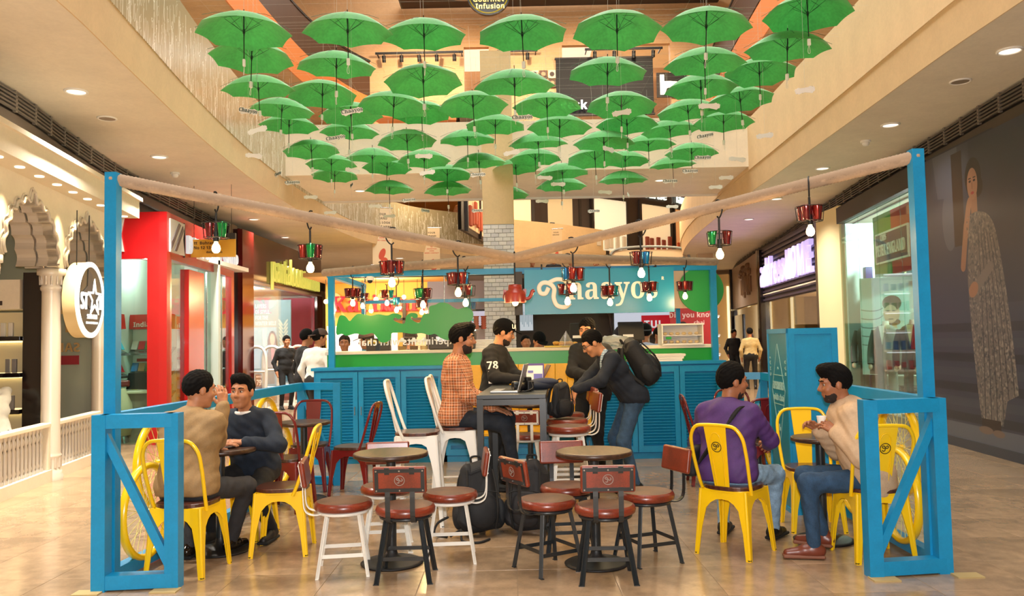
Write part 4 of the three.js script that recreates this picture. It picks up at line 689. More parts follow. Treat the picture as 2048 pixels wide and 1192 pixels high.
// ---------------------------------------------------------------- rope wrapped beams overhead
const BC = [0.03, 2.25, -7.7], BL = [-2.32, 2.36, -10.22], BR = [2.53, 2.4, -10.22], TL = [-2.54, 2.56, -5.24], TR = [2.6, 2.6, -5.23];
function ropeBeam(a, b, r, label, n) {
  const t = thing('rope_beam', label, 'beam'), d = V(...b).sub(V(...a)), L = d.length(), seg = Math.floor(L / 0.012), prof = [];
  for (let i = 0; i <= seg; i++) { const y = i / seg * L; prof.push([r + (i % 2 ? 0.0035 : 0), y]); }
  const g = lathe(prof, 14); g.applyQuaternion(new THREE.Quaternion().setFromUnitVectors(V(0, 1, 0), d.normalize())); g.translate(...a);
  const m = speckled(0xa8917a, 0.3, 0.2, 0.95, {}, 61); obj('rope_wrap', g, m, t); obj('end_cap', [sph(r, ...a), sph(r, ...b)], m, t);
}
ropeBeam(TL, BC, 0.04, 'rope wrapped beam from the tall post beside the tan jacket to the kettle lamp'); ropeBeam(TR, BC, 0.04, 'rope wrapped beam from the tall post beside the cream jacket to the kettle lamp');
ropeBeam(BC, BL, 0.045, 'rope wrapped beam from the kettle lamp to the kiosk corner with the green cut-out'); ropeBeam(BC, BR, 0.045, 'rope wrapped beam from the kettle lamp to the kiosk corner with the green disc');
// ---------------------------------------------------------------- kiosk
function louvreCabinet(x0, doors, dw, h, z, label, y0 = 0) {
  const w = doors * dw, t = thing('louvre_cabinet', label, 'cabinet', [x0, y0, z]);
  obj('carcass', [bx(w + 0.06, h, 0.4, w / 2, h / 2, -0.24)], M.blue, t); obj('top_edge', bx(w + 0.1, 0.035, 0.46, w / 2, h - 0.017, -0.2), M.blue, t); obj('plinth', bx(w + 0.06, 0.07, 0.02, w / 2, 0.035, -0.03), M.blue, t);
  const slat = ready(bx(dw - 0.13, 0.034, 0.008, 0, 0, 0, 0.6), M.blue);
  for (let i = 0; i < doors; i++) {
    const d = new THREE.Group(); d.name = 'door'; t.add(d); d.position.set((i + 0.5) * dw, 0, 0);
    const fh = h - 0.14;
    obj('door_frame', [bx(0.06, fh, 0.03, -dw / 2 + 0.035, h / 2 + 0.015, 0), bx(0.06, fh, 0.03, dw / 2 - 0.035, h / 2 + 0.015, 0), bx(dw - 0.13, 0.075, 0.028, 0, h - 0.09, 0), bx(dw - 0.13, 0.075, 0.028, 0, 0.12, 0)], M.blue, d);
    const n = Math.floor((fh - 0.17) / 0.036); for (let k = 0; k < n; k++) { const s = obj('slat', slat, M.blue, d); s.position.set(0, 0.185 + k * 0.036, -0.006); }
    obj('handle', [cyl(0.006, 0.006, 0.1, (i % 2 ? -1 : 1) * (dw / 2 - 0.04), h * 0.55, 0.035, 8), bx(0.012, 0.012, 0.03, (i % 2 ? -1 : 1) * (dw / 2 - 0.04), h * 0.55 + 0.045, 0.02), bx(0.012, 0.012, 0.03, (i % 2 ? -1 : 1) * (dw / 2 - 0.04), h * 0.55 - 0.045, 0.02)], M.chrome, d);
  }
}
louvreCabinet(-2.44, 3, 0.525, 1.18, -10.2, 'blue louvre cabinet with three doors behind the maroon chairs');
louvreCabinet(0.98, 3, 0.525, 1.18, -10.15, 'blue louvre cabinet with three doors behind the man with the backpack');
louvreCabinet(-0.85, 3, 0.6, 0.33, -10.2, 'low blue louvre base under the yellow boards of the kiosk');
{
  const y = thing('yellow_counter_front', 'yellow boarded front of the kiosk counter with a ledge', 'counter', [0.06, 0, -10.22]);
  for (let i = 0; i < 12; i++) obj('board', rbx(0.148, 0.84, 0.03, 0.006, -0.83 + i * 0.151, 0.76, 0), M.yellowBoard, y); obj('ledge', rbx(1.82, 0.04, 0.3, 0.01, 0, 0.35, 0.1), M.yellowBoard, y); obj('backing', bx(1.82, 1.15, 0.05, 0, 0.6, -0.05), M.yellowBoard, y);
  const c = thing('kiosk_counter', 'green fronted kiosk counter with a white top', 'counter', [0.12, 0, -10.62]);
  obj('green_band', bx(4.95, 0.2, 0.05, 0, 1.24, 0.12), M.green, c); obj('worktop', rbx(5.0, 0.04, 0.75, 0.008, 0, 1.355, -0.2), M.cream, c); obj('body', bx(4.9, 1.15, 0.1, 0, 0.6, -0.15), M.white, c); obj('side_panel', [bx(0.05, 1.33, 0.7, -2.45, 0.67, -0.2), bx(0.05, 1.33, 0.7, 2.45, 0.67, -0.2)], M.green, c);
  const f = thing('kiosk_gantry', 'blue timber frame rising from the kiosk counter', 'frame');
  obj('upright', bx(0.075, 1.2, 0.075, -2.27, 1.78, -10.36), M.blue, f); obj('upright', bx(0.075, 1.2, 0.075, 2.53, 1.78, -10.36), M.blue, f); obj('top_beam', bx(4.9, 0.07, 0.07, 0.13, 2.345, -10.36), M.blue, f); obj('upright', [bx(0.06, 2.36, 0.06, -2.27, 1.18, -12.6), bx(0.06, 2.36, 0.06, 2.53, 1.18, -12.6)], M.blue, f); obj('side_beam', [bx(0.07, 0.07, 2.3, -2.27, 2.345, -11.5), bx(0.07, 0.07, 2.3, 2.53, 2.345, -11.5), bx(4.9, 0.05, 0.05, 0.13, 2.1, -12.6)], M.blue, f);
  const gl = thing('kiosk_glass', 'clear glass screen on the kiosk counter with mirrored white words', 'glass', [-1.32, 0, -10.38]);
  obj('pane', bx(1.8, 0.66, 0.01, 0, 1.71, 0), M.glass, gl);
  const w = text('experiments with chai', 0.085, 0.004, font); obj('words', mirror(w).translate(0.02, 1.475, 0.008), mat(0xe4e8ea, 0.4), gl);
  // green cut-out: the rounded outline of a word seen from behind, with a teapot at its end
  const cut = thing('green_cutout_sign', 'green cut-out board with the wavy outline of lettering above the counter', 'sign', [-2.2, 1.49, -10.35]);
  const top = [[0.0, 0.08], [0.01, 0.22], [0.04, 0.28], [0.09, 0.27], [0.14, 0.22], [0.17, 0.25], [0.22, 0.29], [0.3, 0.285], [0.36, 0.27], [0.44, 0.285], [0.54, 0.27], [0.6, 0.29], [0.66, 0.28], [0.69, 0.26], [0.66, 0.23], [0.62, 0.245], [0.6, 0.225], [0.66, 0.19], [0.72, 0.185], [0.74, 0.26], [0.79, 0.29], [0.85, 0.28], [0.86, 0.25], [0.83, 0.235], [0.79, 0.25], [0.79, 0.23], [0.85, 0.19], [0.88, 0.19], [0.92, 0.27], [0.98, 0.28], [0.985, 0.35], [1.05, 0.37], [1.1, 0.39], [1.18, 0.38], [1.24, 0.34], [1.29, 0.32], [1.36, 0.335], [1.42, 0.32], [1.45, 0.27], [1.43, 0.2], [1.37, 0.175], [1.31, 0.18], [1.31, 0.12], [1.25, 0.04], [1.17, 0.005], [1.1, 0.03], [1.04, 0.07], [0.98, 0.06], [0.9, 0.08], [0.8, 0.075], [0.7, 0.09], [0.62, 0.09], [0.58, 0.085], [0.57, 0.03], [0.52, -0.005], [0.46, 0.0], [0.42, 0.05], [0.38, 0.09], [0.28, 0.075], [0.2, 0.09], [0.1, 0.07], [0.05, 0.09]].map(([x, q]) => [x * 1.18, q * 1.22]);
  const sp = new THREE.Shape(new THREE.CatmullRomCurve3(top.map(p => V(p[0], p[1], 0)), true, 'centripetal').getPoints(240).map(p => new THREE.Vector2(p.x, p.y)));
  obj('board', new THREE.ExtrudeGeometry(sp, { depth: 0.025, bevelEnabled: false }), M.greenSign, cut);
  obj('bracket', [0.35, 1.35].map(x => cyl(0.005, 0.005, 0.6, x, 0.58, 0.0, 6)), M.steel, cut);
  // blue name sign
  const s = thing('cafe_name_sign', 'blue board with the white cafe name hanging over the counter', 'sign', [1.07, 2.06, -10.1], 0.0);
  obj('board', bx(1.83, 0.55, 0.05), mat(0x0f86ae, 0.35), s); obj('side_box', bx(0.1, 0.53, 0.12, -0.99, -0.01, -0.05), M.dark, s);
  const L = text('haayos', 0.27, 0.02, serif, false); { L.computeBoundingBox(); const k = 1.1 / (L.boundingBox.max.x - L.boundingBox.min.x); L.scale(k, 1, 1); } L.translate(-0.4, -0.1, 0.026);
  const C = tube([[-0.62, 0.05, 0], [-0.66, -0.02, 0], [-0.72, -0.015, 0], [-0.735, 0.06, 0], [-0.69, 0.11, 0], [-0.61, 0.1, 0], [-0.555, 0.04, 0], [-0.56, -0.08, 0], [-0.52, -0.17, 0], [-0.42, -0.19, 0], [-0.36, -0.14, 0]], 0.028, 60, 8), C2 = tube([[-0.62, 0.11, 0], [-0.52, 0.15, 0], [-0.42, 0.13, 0], [-0.38, 0.06, 0], [-0.44, 0.04, 0]], 0.026, 30, 8);
  for (const g of [C, C2]) { g.scale(1, 1, 0.3); g.translate(0, 0, 0.03); }
  obj('name_letters', [L, C, C2], M.white, s); obj('mark', text('R', 0.04, 0.01).translate(0.78, 0.14, 0.026), M.white, s); obj('hanger', [bx(0.02, 0.1, 0.02, -0.7, 0.29, 0), bx(0.02, 0.1, 0.02, 0.7, 0.29, 0), bx(0.02, 0.02, 0.24, -0.7, 0.285, -0.12), bx(0.02, 0.02, 0.24, 0.7, 0.285, -0.12)], M.black, s);
  const dsc = thing('green_disc_sign', 'plain round green disc at the kiosk corner', 'sign', [2.4, 2.07, -10.46]); obj('disc', cyl(0.285, 0.285, 0.04, 0, 0, 0, 48, Math.PI / 2), M.greenSign, dsc); obj('backplate', bx(0.75, 0.5, 0.02, -0.35, 0.02, -0.04), mat(0xc7a98c, 0.6), dsc); obj('hanger', cyl(0.006, 0.006, 0.1, 0, 0.27, -0.03, 6), M.steel, dsc);
  // things on the worktop
  const jar = (x, z, k) => { const t = thing('storage_jar', 'clear jar with a white lid behind the kiosk glass', 'jar', [x, 1.375, z], 0, 'jars behind the kiosk glass'); obj('glass_body', lathe([[0.0, 0], [0.055, 0], [0.06, 0.02], [0.06, 0.09], [0.045, 0.11]], 16), M.glass, t); obj('contents', cyl(0.052, 0.05, 0.05, 0, 0.03, 0, 14), mat([0xb08a50, 0x6a4a30, 0xcfae78][k], 0.8), t); obj('lid', lathe([[0.05, 0.105], [0.05, 0.125], [0.04, 0.13], [0.02, 0.145], [0.02, 0.16], [0, 0.162]], 16), M.white, t); };
  jar(-1.42, -10.6, 0); jar(-1.27, -10.6, 1); jar(-1.14, -10.62, 2);
  const box = thing('tea_tin_rack', 'dark rack of small yellow tins behind the kiosk glass', 'rack', [-1.72, 1.375, -10.6]); obj('rack', bx(0.3, 0.16, 0.14, 0, 0.08, 0), M.dark, box); for (let i = 0; i < 4; i++) obj('tin', cyl(0.025, 0.025, 0.05, -0.105 + i * 0.07, 0.12, 0.08, 10), mat(0xcfae3a, 0.4), box);
  const esp = thing('tea_machine', 'steel and black beverage machine on the counter behind the glass', 'machine', [-0.78, 1.375, -10.75]); obj('body', rbx(0.6, 0.22, 0.36, 0.02, 0, 0.11, 0), M.black, esp); obj('top_tray', rbx(0.64, 0.03, 0.38, 0.01, 0, 0.24, 0), M.steel, esp); obj('panel', bx(0.4, 0.06, 0.01, 0, 0.14, 0.185), M.steel, esp);
  for (let i = 0; i < 4; i++) { const t = thing('clay_cup_stack', 'stack of reddish clay cups on the beverage machine', 'cups', [-0.66 + i * 0.095, 1.63, -10.72], 0, 'clay cup stacks on the machine'); const prof = []; for (let k = 0; k < 6; k++) prof.push([0.028, k * 0.028], [0.04, k * 0.028 + 0.026]); prof.push([0.03, 0.17], [0, 0.15]); obj('cups', lathe(prof, 14), mat(0xa04a34, 0.6), t); obj('top_rim', new THREE.TorusGeometry(0.039, 0.003, 6, 16).rotateX(Math.PI / 2).translate(0, 0.168, 0), mat(0x8a3d2a, 0.6), t); }
  const tray = thing('snack_tray', 'yellow tray with a clear bag of snacks on the white worktop', 'tray', [0.62, 1.375, -10.55]); obj('tray', rbx(0.44, 0.02, 0.2, 0.006, 0, 0.012, 0), mat(0xe2c23a, 0.4), tray); obj('snacks', Array.from({ length: 18 }, () => sph(0.028, rr(-0.08, 0.18), 0.04 + rr(0, 0.02), rr(-0.06, 0.06), 1.3, 0.7, 1, 8, 6)), mat(0xd9a24a, 0.8), tray); obj('bag', new THREE.ConeGeometry(0.13, 0.2, 7).translate(0.06, 0.11, 0), mat(0xf4f4f4, 0.1, { transmission: 0.85, thickness: 0 }), tray);
  const pos = (x, z, ry, label) => { const t = thing('till_screen', label, 'till', [x, 1.375, z], ry); obj('screen', rbx(0.34, 0.24, 0.03, 0.008, 0, 0.19, 0, -0.2), M.black, t); obj('stand', [bx(0.06, 0.12, 0.05, 0, 0.06, -0.03), rbx(0.22, 0.02, 0.2, 0.006, 0, 0.01, -0.02)], M.dark, t); obj('sticker', bx(0.14, 0.035, 0.002, -0.05, 0.13, 0.03, -0.2), M.white, t); };
  pos(1.52, -10.6, 0.2, 'black till screen with a white sticker in front of the capped cashier'); pos(0.9, -10.7, -0.4, 'black till screen with a white top beside the stooping man');
  const dc = thing('glass_display_case', 'small white glass fronted food case at the counter end', 'display case', [2.14, 1.375, -10.55]); obj('base', bx(0.52, 0.02, 0.3, 0, 0.01, 0), M.white, dc); obj('back', bx(0.52, 0.24, 0.02, 0, 0.13, -0.14), M.white, dc); obj('top', bx(0.54, 0.018, 0.32, 0, 0.26, 0), M.white, dc); obj('front_pane', bx(0.5, 0.22, 0.008, 0, 0.135, 0.14, 0.12), M.glass, dc); obj('side', [bx(0.015, 0.24, 0.3, -0.255, 0.13, 0), bx(0.015, 0.24, 0.3, 0.255, 0.13, 0)], M.white, dc); obj('shelf', bx(0.5, 0.01, 0.22, 0, 0.12, 0), M.white, dc); obj('pastries', Array.from({ length: 12 }, (_, i) => sph(0.025, -0.2 + (i % 6) * 0.08, i < 6 ? 0.04 : 0.145, 0.03, 1.2, 0.8, 1.2, 8, 6)), mat(0xd8c49a, 0.8), dc); obj('green_label', bx(0.07, 0.03, 0.003, -0.18, 0.09, 0.156), M.green, dc);
  for (let i = 0; i < 3; i++) { const t = thing('paper_stack', ['flat pile of white paper boxes lowest on the louvre cabinet', 'flat pile of white paper boxes in the middle of the heap on the cabinet', 'flat pile of white paper boxes topmost on the louvre cabinet'][i], 'paper', [1.75 + i * 0.02, 1.181 + i * 0.03, -10.3], 0.02 * i); obj('sheets', Array.from({ length: 5 }, (_, k) => bx(0.66, 0.0055, 0.26, rr(-0.006, 0.006), 0.003 + k * 0.006, rr(-0.006, 0.006))), M.white, t); }
  const cup = thing('white_tray_stack', 'white pile of trays beside the clay cups', 'trays', [-0.4, 1.375, -10.7]); obj('tray_pile', Array.from({ length: 6 }, (_, k) => rbx(0.3, 0.016, 0.2, 0.006, 0, 0.01 + k * 0.02, 0)), M.white, cup);
  const cam = thing('dome_camera', 'small white security camera under the kiosk top beam', 'camera', [-1.78, 2.27, -10.36]); obj('body', cyl(0.05, 0.05, 0.05, 0, 0.02, 0, 16), M.white, cam); obj('lens', sph(0.034, 0, -0.01, 0.015), M.black, cam);
  const bag = thing('plastic_bag', 'crumpled clear plastic bag on the counter behind the backpack', 'bag', [1.28, 1.376, -10.42]); const bgm = new THREE.IcosahedronGeometry(0.16, 3); { const p = bgm.attributes.position; for (let i = 0; i < p.count; i++) { const v = V().fromBufferAttribute(p, i), n = 1 + 0.16 * Math.sin(v.x * 60 + v.y * 31) * Math.cos(v.z * 47 + v.y * 22); p.setXYZ(i, v.x * 1.3 * n, Math.max(0.0, v.y * 0.5 * n + 0.06), v.z * 0.8 * n); } bgm.computeVertexNormals(); } obj('film', bgm, mat(0xe8e8e2, 0.2, { transmission: 0.55, thickness: 0 }), bag);
}
// ---------------------------------------------------------------- shops on the ground floor far behind the kiosk
{
  const s = structGroup('wall_shop', 'yellow lit food court wall far behind the kiosk');
  obj('yellow_wall', bx(4.6, 3.1, 0.2, -2.75, 1.55, -22.4), mat(0xe0aa4a, 0.6), s); obj('ceiling_strip', bx(4.6, 0.1, 2.6, -2.75, 3.15, -21.2), mat(0xd9b070, 0.6), s);
  obj('white_window', bx(1.9, 1.1, 0.06, -4.05, 1.4, -22.25), glow(0xfff4ff, 1.3), s); obj('white_window', bx(2.4, 1.0, 0.06, -1.7, 1.5, -22.25), mat(0xefe4c4, 0.5), s);
  for (let i = 0; i < 5; i++) obj('mullion', bx(0.09, 2.6, 0.1, -2.9 + i * 0.62, 1.3, -22.15), M.dark, s); obj('transom', bx(3, 0.07, 0.1, -1.7, 2.1, -22.15), M.dark, s);
  const l = new THREE.PointLight(0xffd8a0, 60, 0, 2); l.position.set(-3.2, 2.7, -20.6); l.castShadow = true; l.shadow.radius = 10; scene.add(l);
  for (const [x, k] of [[-3.95, 0], [-2.6, 1]]) { const t = thing('red_lettering', ['red glowing script lettering on the yellow wall nearest the kiosk post', 'red glowing script lettering on the yellow wall near the dark window bars'][k], 'sign', [x, 2.55, -22.26]); obj('letters', text('Karim', 0.42, 0.08, serif), glow(0xff2a4a, 1.0, 0xd02030), t); obj('roundel', cyl(0.2, 0.2, 0.05, -0.85, 0.1, 0, 20, Math.PI / 2), mat(0xe8d8a0, 0.5), t); }
  const gb = ready(sph(0.06, 0, 0, 0), M.white), gm = glow(0xffdf9a, 8);
  for (let i = 0; i < 9; i++) { const t = thing('globe_lamp', 'small glowing globe lamp on the yellow food court ceiling', 'lamp', [-4.6 + i * 0.38 + rr(-0.1, 0.1), 2.65 + rr(-0.15, 0.15), -21.2 + rr(-0.8, 0.8)], 0, 'globe lamps of the food court'); obj('globe', gb, gm, t); obj('cord', cyl(0.006, 0.006, 0.5, 0, 0.3, 0, 6), M.black, t); }
  const d = structGroup('wall_shop', 'dark brown and white lit shopfronts behind the blue name sign');
  obj('dark_wall', bx(3.4, 2.9, 0.2, 1.6, 1.45, -19.2), mat(0x33261e, 0.6), d); obj('timber_slats', [0, 1, 2].map(i => bx(0.14, 1.4, 0.06, 2.3 + i * 0.22, 1.9, -19.05, 0, 0, 0.16)), M.wood, d); obj('pale_wall', bx(2.4, 2.9, 0.2, 3.75, 1.45, -20.6), mat(0xd8d0d4, 0.6), d); obj('white_wall', bx(2.2, 2.9, 0.2, -0.9, 1.45, -19.6), mat(0xc9bcc4, 0.6), d); obj('soffit', bx(5.2, 0.1, 3.4, 1.1, 2.95, -19), mat(0x8a7a70, 0.6), d);
  const scr = (x, y, z, w, h, draw, name, label) => { const t = thing(name, label, 'screen', [x, y, z]); obj('casing', bx(w + 0.08, h + 0.08, 0.06), M.dark, t); const tx = canvasTex(256, 160, draw); obj('lit_face', new THREE.PlaneGeometry(w, h).translate(0, 0, 0.032), new THREE.MeshStandardMaterial({ color: 0x222222, emissive: 0xffffff, emissiveMap: tx, emissiveIntensity: 1.9 }), t); };
  scr(3.05, 1.98, -18.9, 1.45, 0.85, (g, w, h) => { g.fillStyle = '#eef2ff'; g.fillRect(0, 0, w, h); g.fillStyle = '#d01828'; g.fillRect(110, 80, 130, 70); g.fillStyle = '#fff'; g.font = 'bold 44px sans-serif'; g.fillText('TUL', 120, 134); g.fillStyle = '#18a040'; g.fillRect(196, 16, 44, 26); g.fillStyle = '#aab4e8'; g.fillRect(10, 20, 90, 12); }, 'lit_menu_screen', 'bright white and red lit screen behind the turbaned man');
  scr(0.32, 2.0, -18.95, 0.3, 0.62, (g, w, h) => { g.fillStyle = '#e8f0f4'; g.fillRect(0, 0, w, h); g.fillStyle = '#9ab0b8'; for (let i = 0; i < 8; i++) g.fillRect(14 + i * 30, 20 + (i % 3) * 14, 14, 90); }, 'lit_menu_screen', 'small upright lit screen beside the white brick column');
  scr(-0.95, 2.0, -19.3, 0.62, 0.34, (g, w, h) => { g.fillStyle = '#f4e8f8'; g.fillRect(0, 0, w, h); g.fillStyle = '#20b890'; g.font = 'italic bold 90px sans-serif'; g.fillText('nia', 40, 110); }, 'lit_menu_screen', 'lit screen with green slanted letters beside the brick column');
  const rb = thing('red_notice_board', 'red printed board with white words behind the capped cashier', 'board', [4.05, 1.85, -18.6]);
  obj('board', bx(1.0, 1.5, 0.04), mat(0xb8262c, 0.5), rb); obj('words', [text('Did you know', 0.115, 0.01).translate(0.0, 0.1, 0.02), text('chai', 0.09, 0.01).translate(0.15, -0.06, 0.02)], mat(0xf0c8c8, 0.5), rb); obj('portrait', [cyl(0.11, 0.11, 0.01, -0.22, -0.14, 0.022, 20, Math.PI / 2), bx(0.32, 0.4, 0.01, -0.22, -0.45, 0.022)], mat(0x3a1c1c, 0.6), rb);
  const st = thing('lit_shop_shelf', 'white lit shop shelving with small goods beyond the display case', 'shelf', [4.5, 0, -19.8]); obj('back', bx(0.8, 2.6, 0.05, 0, 1.4, 0), M.white, st); for (let i = 0; i < 5; i++) { obj('board', bx(0.8, 0.04, 0.3, 0, 0.6 + i * 0.45, 0.15), M.white, st); obj('light_strip', bx(0.76, 0.03, 0.03, 0, 1.02 + i * 0.45, 0.28), glow(0xeaf0ff, 4), st); const gm2 = mat([0xc05050, 0x5070b0, 0xd8c070, 0x60a080, 0xb0a0c0][i], 0.6); for (let k = 0; k < 5; k++) obj('packet', rbx(0.1, rr(0.12, 0.24), 0.1, 0.01, -0.32 + k * 0.16, 0.73 + i * 0.45, 0.15), gm2, st); }
}
// ---------------------------------------------------------------- far curved gallery: shops, lights, banners on level one
{
  const P = EL.filter(p => p[1] < -22 && p[0] < 8.2), s = structGroup('wall_gallery', 'far first floor gallery wall with lit shopfronts');
  const back = P.map(([x, z], i) => { const a = P[Math.max(0, i - 1)], b = P[Math.min(P.length - 1, i + 1)], d = Math.hypot(b[0] - a[0], b[1] - a[1]); return [x - -(b[1] - a[1]) / d * -2.4, z + (b[0] - a[0]) / d * -2.4]; });
  obj('back_wall', ribbon(back, 4.55, 8.1, 0, 0, 0.1), mat(0x2c211b, 0.5), s);
  obj('orange_soffit', plate([...P.map(p => [p[0], p[1] - 0.02]), ...[...back].reverse()], 7.6, 7.7), soffit, s);
  const C = new THREE.CatmullRomCurve3(back.map(p => V(p[0], 0, p[1]))), bays = [[0.06, 0xf0c890, 3], [0.14, 0xf4d8a8, 4], [0.23, 0xffe8c0, 4], [0.33, 0xd8c8a0, 2], [0.43, 0xf4f0d8, 5], [0.54, 0xfff0c8, 4], [0.63, 0xf0b070, 4], [0.73, 0xfff4dc, 4]];
  const names = ['', 'Bombay', '', 'Simpi', '', 'Turtle', 'Tantra', ''];
  bays.forEach(([u, c, e], i) => {
    const p = C.getPointAt(u), q = C.getTangentAt(u), t = thing('gallery_shopfront', ['warm lit shop window on the far gallery with dark jambs', 'shop window of pale garments on the far gallery', 'shop window with bright cream glow on the far gallery', 'dim glass shop window on the far gallery under a white sign', 'white lit shop window on the far gallery with hanging goods', 'cream lit window beneath the small white lettering on the far gallery', 'orange lit window of coloured clothes on the far gallery', 'pale lit window at the far end of the gallery'][i], 'shop', [p.x, 4.55, p.z], Math.atan2(-q.z, q.x));
    obj('lit_window', bx(1.75, 1.9, 0.06, 0, 1.1, 0.1), glow(c, e * 0.26, c), t); obj('jamb', [bx(0.12, 2.2, 0.12, -0.93, 1.1, 0.12), bx(0.12, 2.2, 0.12, 0.93, 1.1, 0.12), bx(1.74, 0.14, 0.12, 0, 2.13, 0.12)], M.dark, t); obj('garments', Array.from({ length: 5 }, (_, k) => rbx(0.2, rr(0.4, 0.7), 0.08, 0.03, -0.68 + k * 0.34 + rr(-0.06, 0.06), rr(0.4, 0.7), 0.2)), mat([0xb05030, 0xe0d0b0, 0x806048, 0x405058, 0xd8d0c0, 0x904838, 0xd06030, 0x707060][i], 0.8), t);
    if (names[i]) obj('sign_letters', text(names[i], 0.34, 0.05).translate(0, 2.5, 0.12), glow(0xeafff0, 4), t);
  });
  const G = new THREE.CatmullRomCurve3(P.map(p => V(p[0], 0, p[1])));
  for (let i = 0; i < 11; i++) { const u = 0.1 + i * 0.075, p = G.getPointAt(u), b = C.getPointAt(u); downlight(p.x * 0.6 + b.x * 0.4, 7.6, p.z * 0.6 + b.z * 0.4, 0, 'round downlight in the orange ceiling of the far gallery', 'downlights of the far gallery', 2.0); }
  for (const u of [0.25, 0.5, 0.75]) { const p = G.getPointAt(u), l = new THREE.PointLight(0xffc070, 60, 0, 2); l.position.set(p.x - 0.4, 7.2, p.z - 1.2); l.castShadow = true; l.shadow.radius = 8; scene.add(l); }
  for (const [x, z, w] of [[-2.2, -23.6, 26], [0.4, -24.9, 30], [2.8, -25.8, 40], [5.2, -26.6, 50]]) { downlight(x, 6.1, z, 0, 'round downlight under the upper storey shop floor before the far gallery', 'downlights before the far gallery', 1.6); const l = new THREE.PointLight(0xffe2b6, w, 0, 2); l.position.set(x, 5.95, z); l.castShadow = true; l.shadow.radius = 6; scene.add(l); }
  for (const [x, z] of [[-3.6, -26.5], [-1.2, -28.6], [1.6, -30.8], [4.2, -34]]) downlight(x, 4.2, z, 220, 'round recessed downlight under the far gallery', 'downlights under the far gallery', 1.8);
  const banner = (x, y, z, w, h, ry, lines, label) => {
    const t = thing('hanging_banner', label, 'banner', [x, y, z], ry), tx = canvasTex(128, 384, (g, W, H) => { g.fillStyle = '#dcc7a4'; g.fillRect(0, 0, W, H); g.fillStyle = '#4a4038'; g.textAlign = 'center'; g.font = 'bold 22px sans-serif'; lines.forEach((s, i) => g.fillText(s, W / 2, 50 + i * 28)); g.fillStyle = '#c0503c'; g.font = 'bold 15px sans-serif'; ['BE', 'ADVERTISE', 'HERE', 'MAKE CONTACT'].forEach((s, i) => g.fillText(s, W / 2, 170 + i * 18)); g.beginPath(); g.ellipse(W / 2, 310, 20, 40, 0.4, 0, 7); g.fill(); g.beginPath(); g.ellipse(W / 2 + 14, 350, 24, 18, 0, 0, 7); g.fill(); });
    obj('cloth', bx(w, h, 0.02), mat(0xd9c4a0, 0.8), t); obj('print', new THREE.PlaneGeometry(w * 0.98, h * 0.99).translate(0, 0, 0.012), mat(0xffffff, 0.8, { map: tx }), t); for (const q of [1, -1]) obj('rod', cyl(0.02, 0.02, w + 0.1, 0, q * h / 2, 0, 8, 0, 0, Math.PI / 2), M.steel, t);
  };
  banner(-3.55, 4.4, -22.6, 0.55, 1.6, 0.5, ['YOUR', 'BRAND', 'WILL LOOK', 'GREAT HERE'], 'tall cream advertising banner on the gallery edge above the beam nearest the wall'); banner(-2.4, 4.25, -24.85, 0.5, 1.35, 0.1, ['YOUR', 'BRAND'], 'cream advertising banner further along the gallery edge'); banner(1.55, 4.7, -28.1, 0.4, 1.1, -0.2, ['YOUR', 'BRAND'], 'narrow cream banner on the far gallery fascia'); banner(3.9, 4.2, -30.6, 0.35, 1.0, -0.3, ['AD'], 'small pale banner low on the far gallery fascia'); banner(-0.9, 5.6, -25.6, 0.35, 0.7, 0.0, ['AD'], 'small framed picture banner on the gallery fascia beside the column');
  const w = structGroup('wall_hall', 'low pale wall panels of the far hall under the gallery'); obj('panel', [bx(2.6, 2.6, 0.15, 4.6, 3.1, -27.5), bx(0.5, 3.2, 0.2, 6.4, 3.2, -27.2)], mat(0xd8c4a4, 0.6), w); obj('panel_frame', tube([[3.3, 1.8, -27.4], [3.3, 4.2, -27.4], [3.45, 4.4, -27.4], [5.75, 4.4, -27.4], [5.9, 4.25, -27.4], [5.9, 1.8, -27.4]], 0.045, 60, 6), mat(0x8a9498, 0.4), w);
  obj('escalator_side', bx(4.6, 0.5, 0.15, 1.6, 3.05, -23.6), mat(0x2a2422, 0.4), w);
}
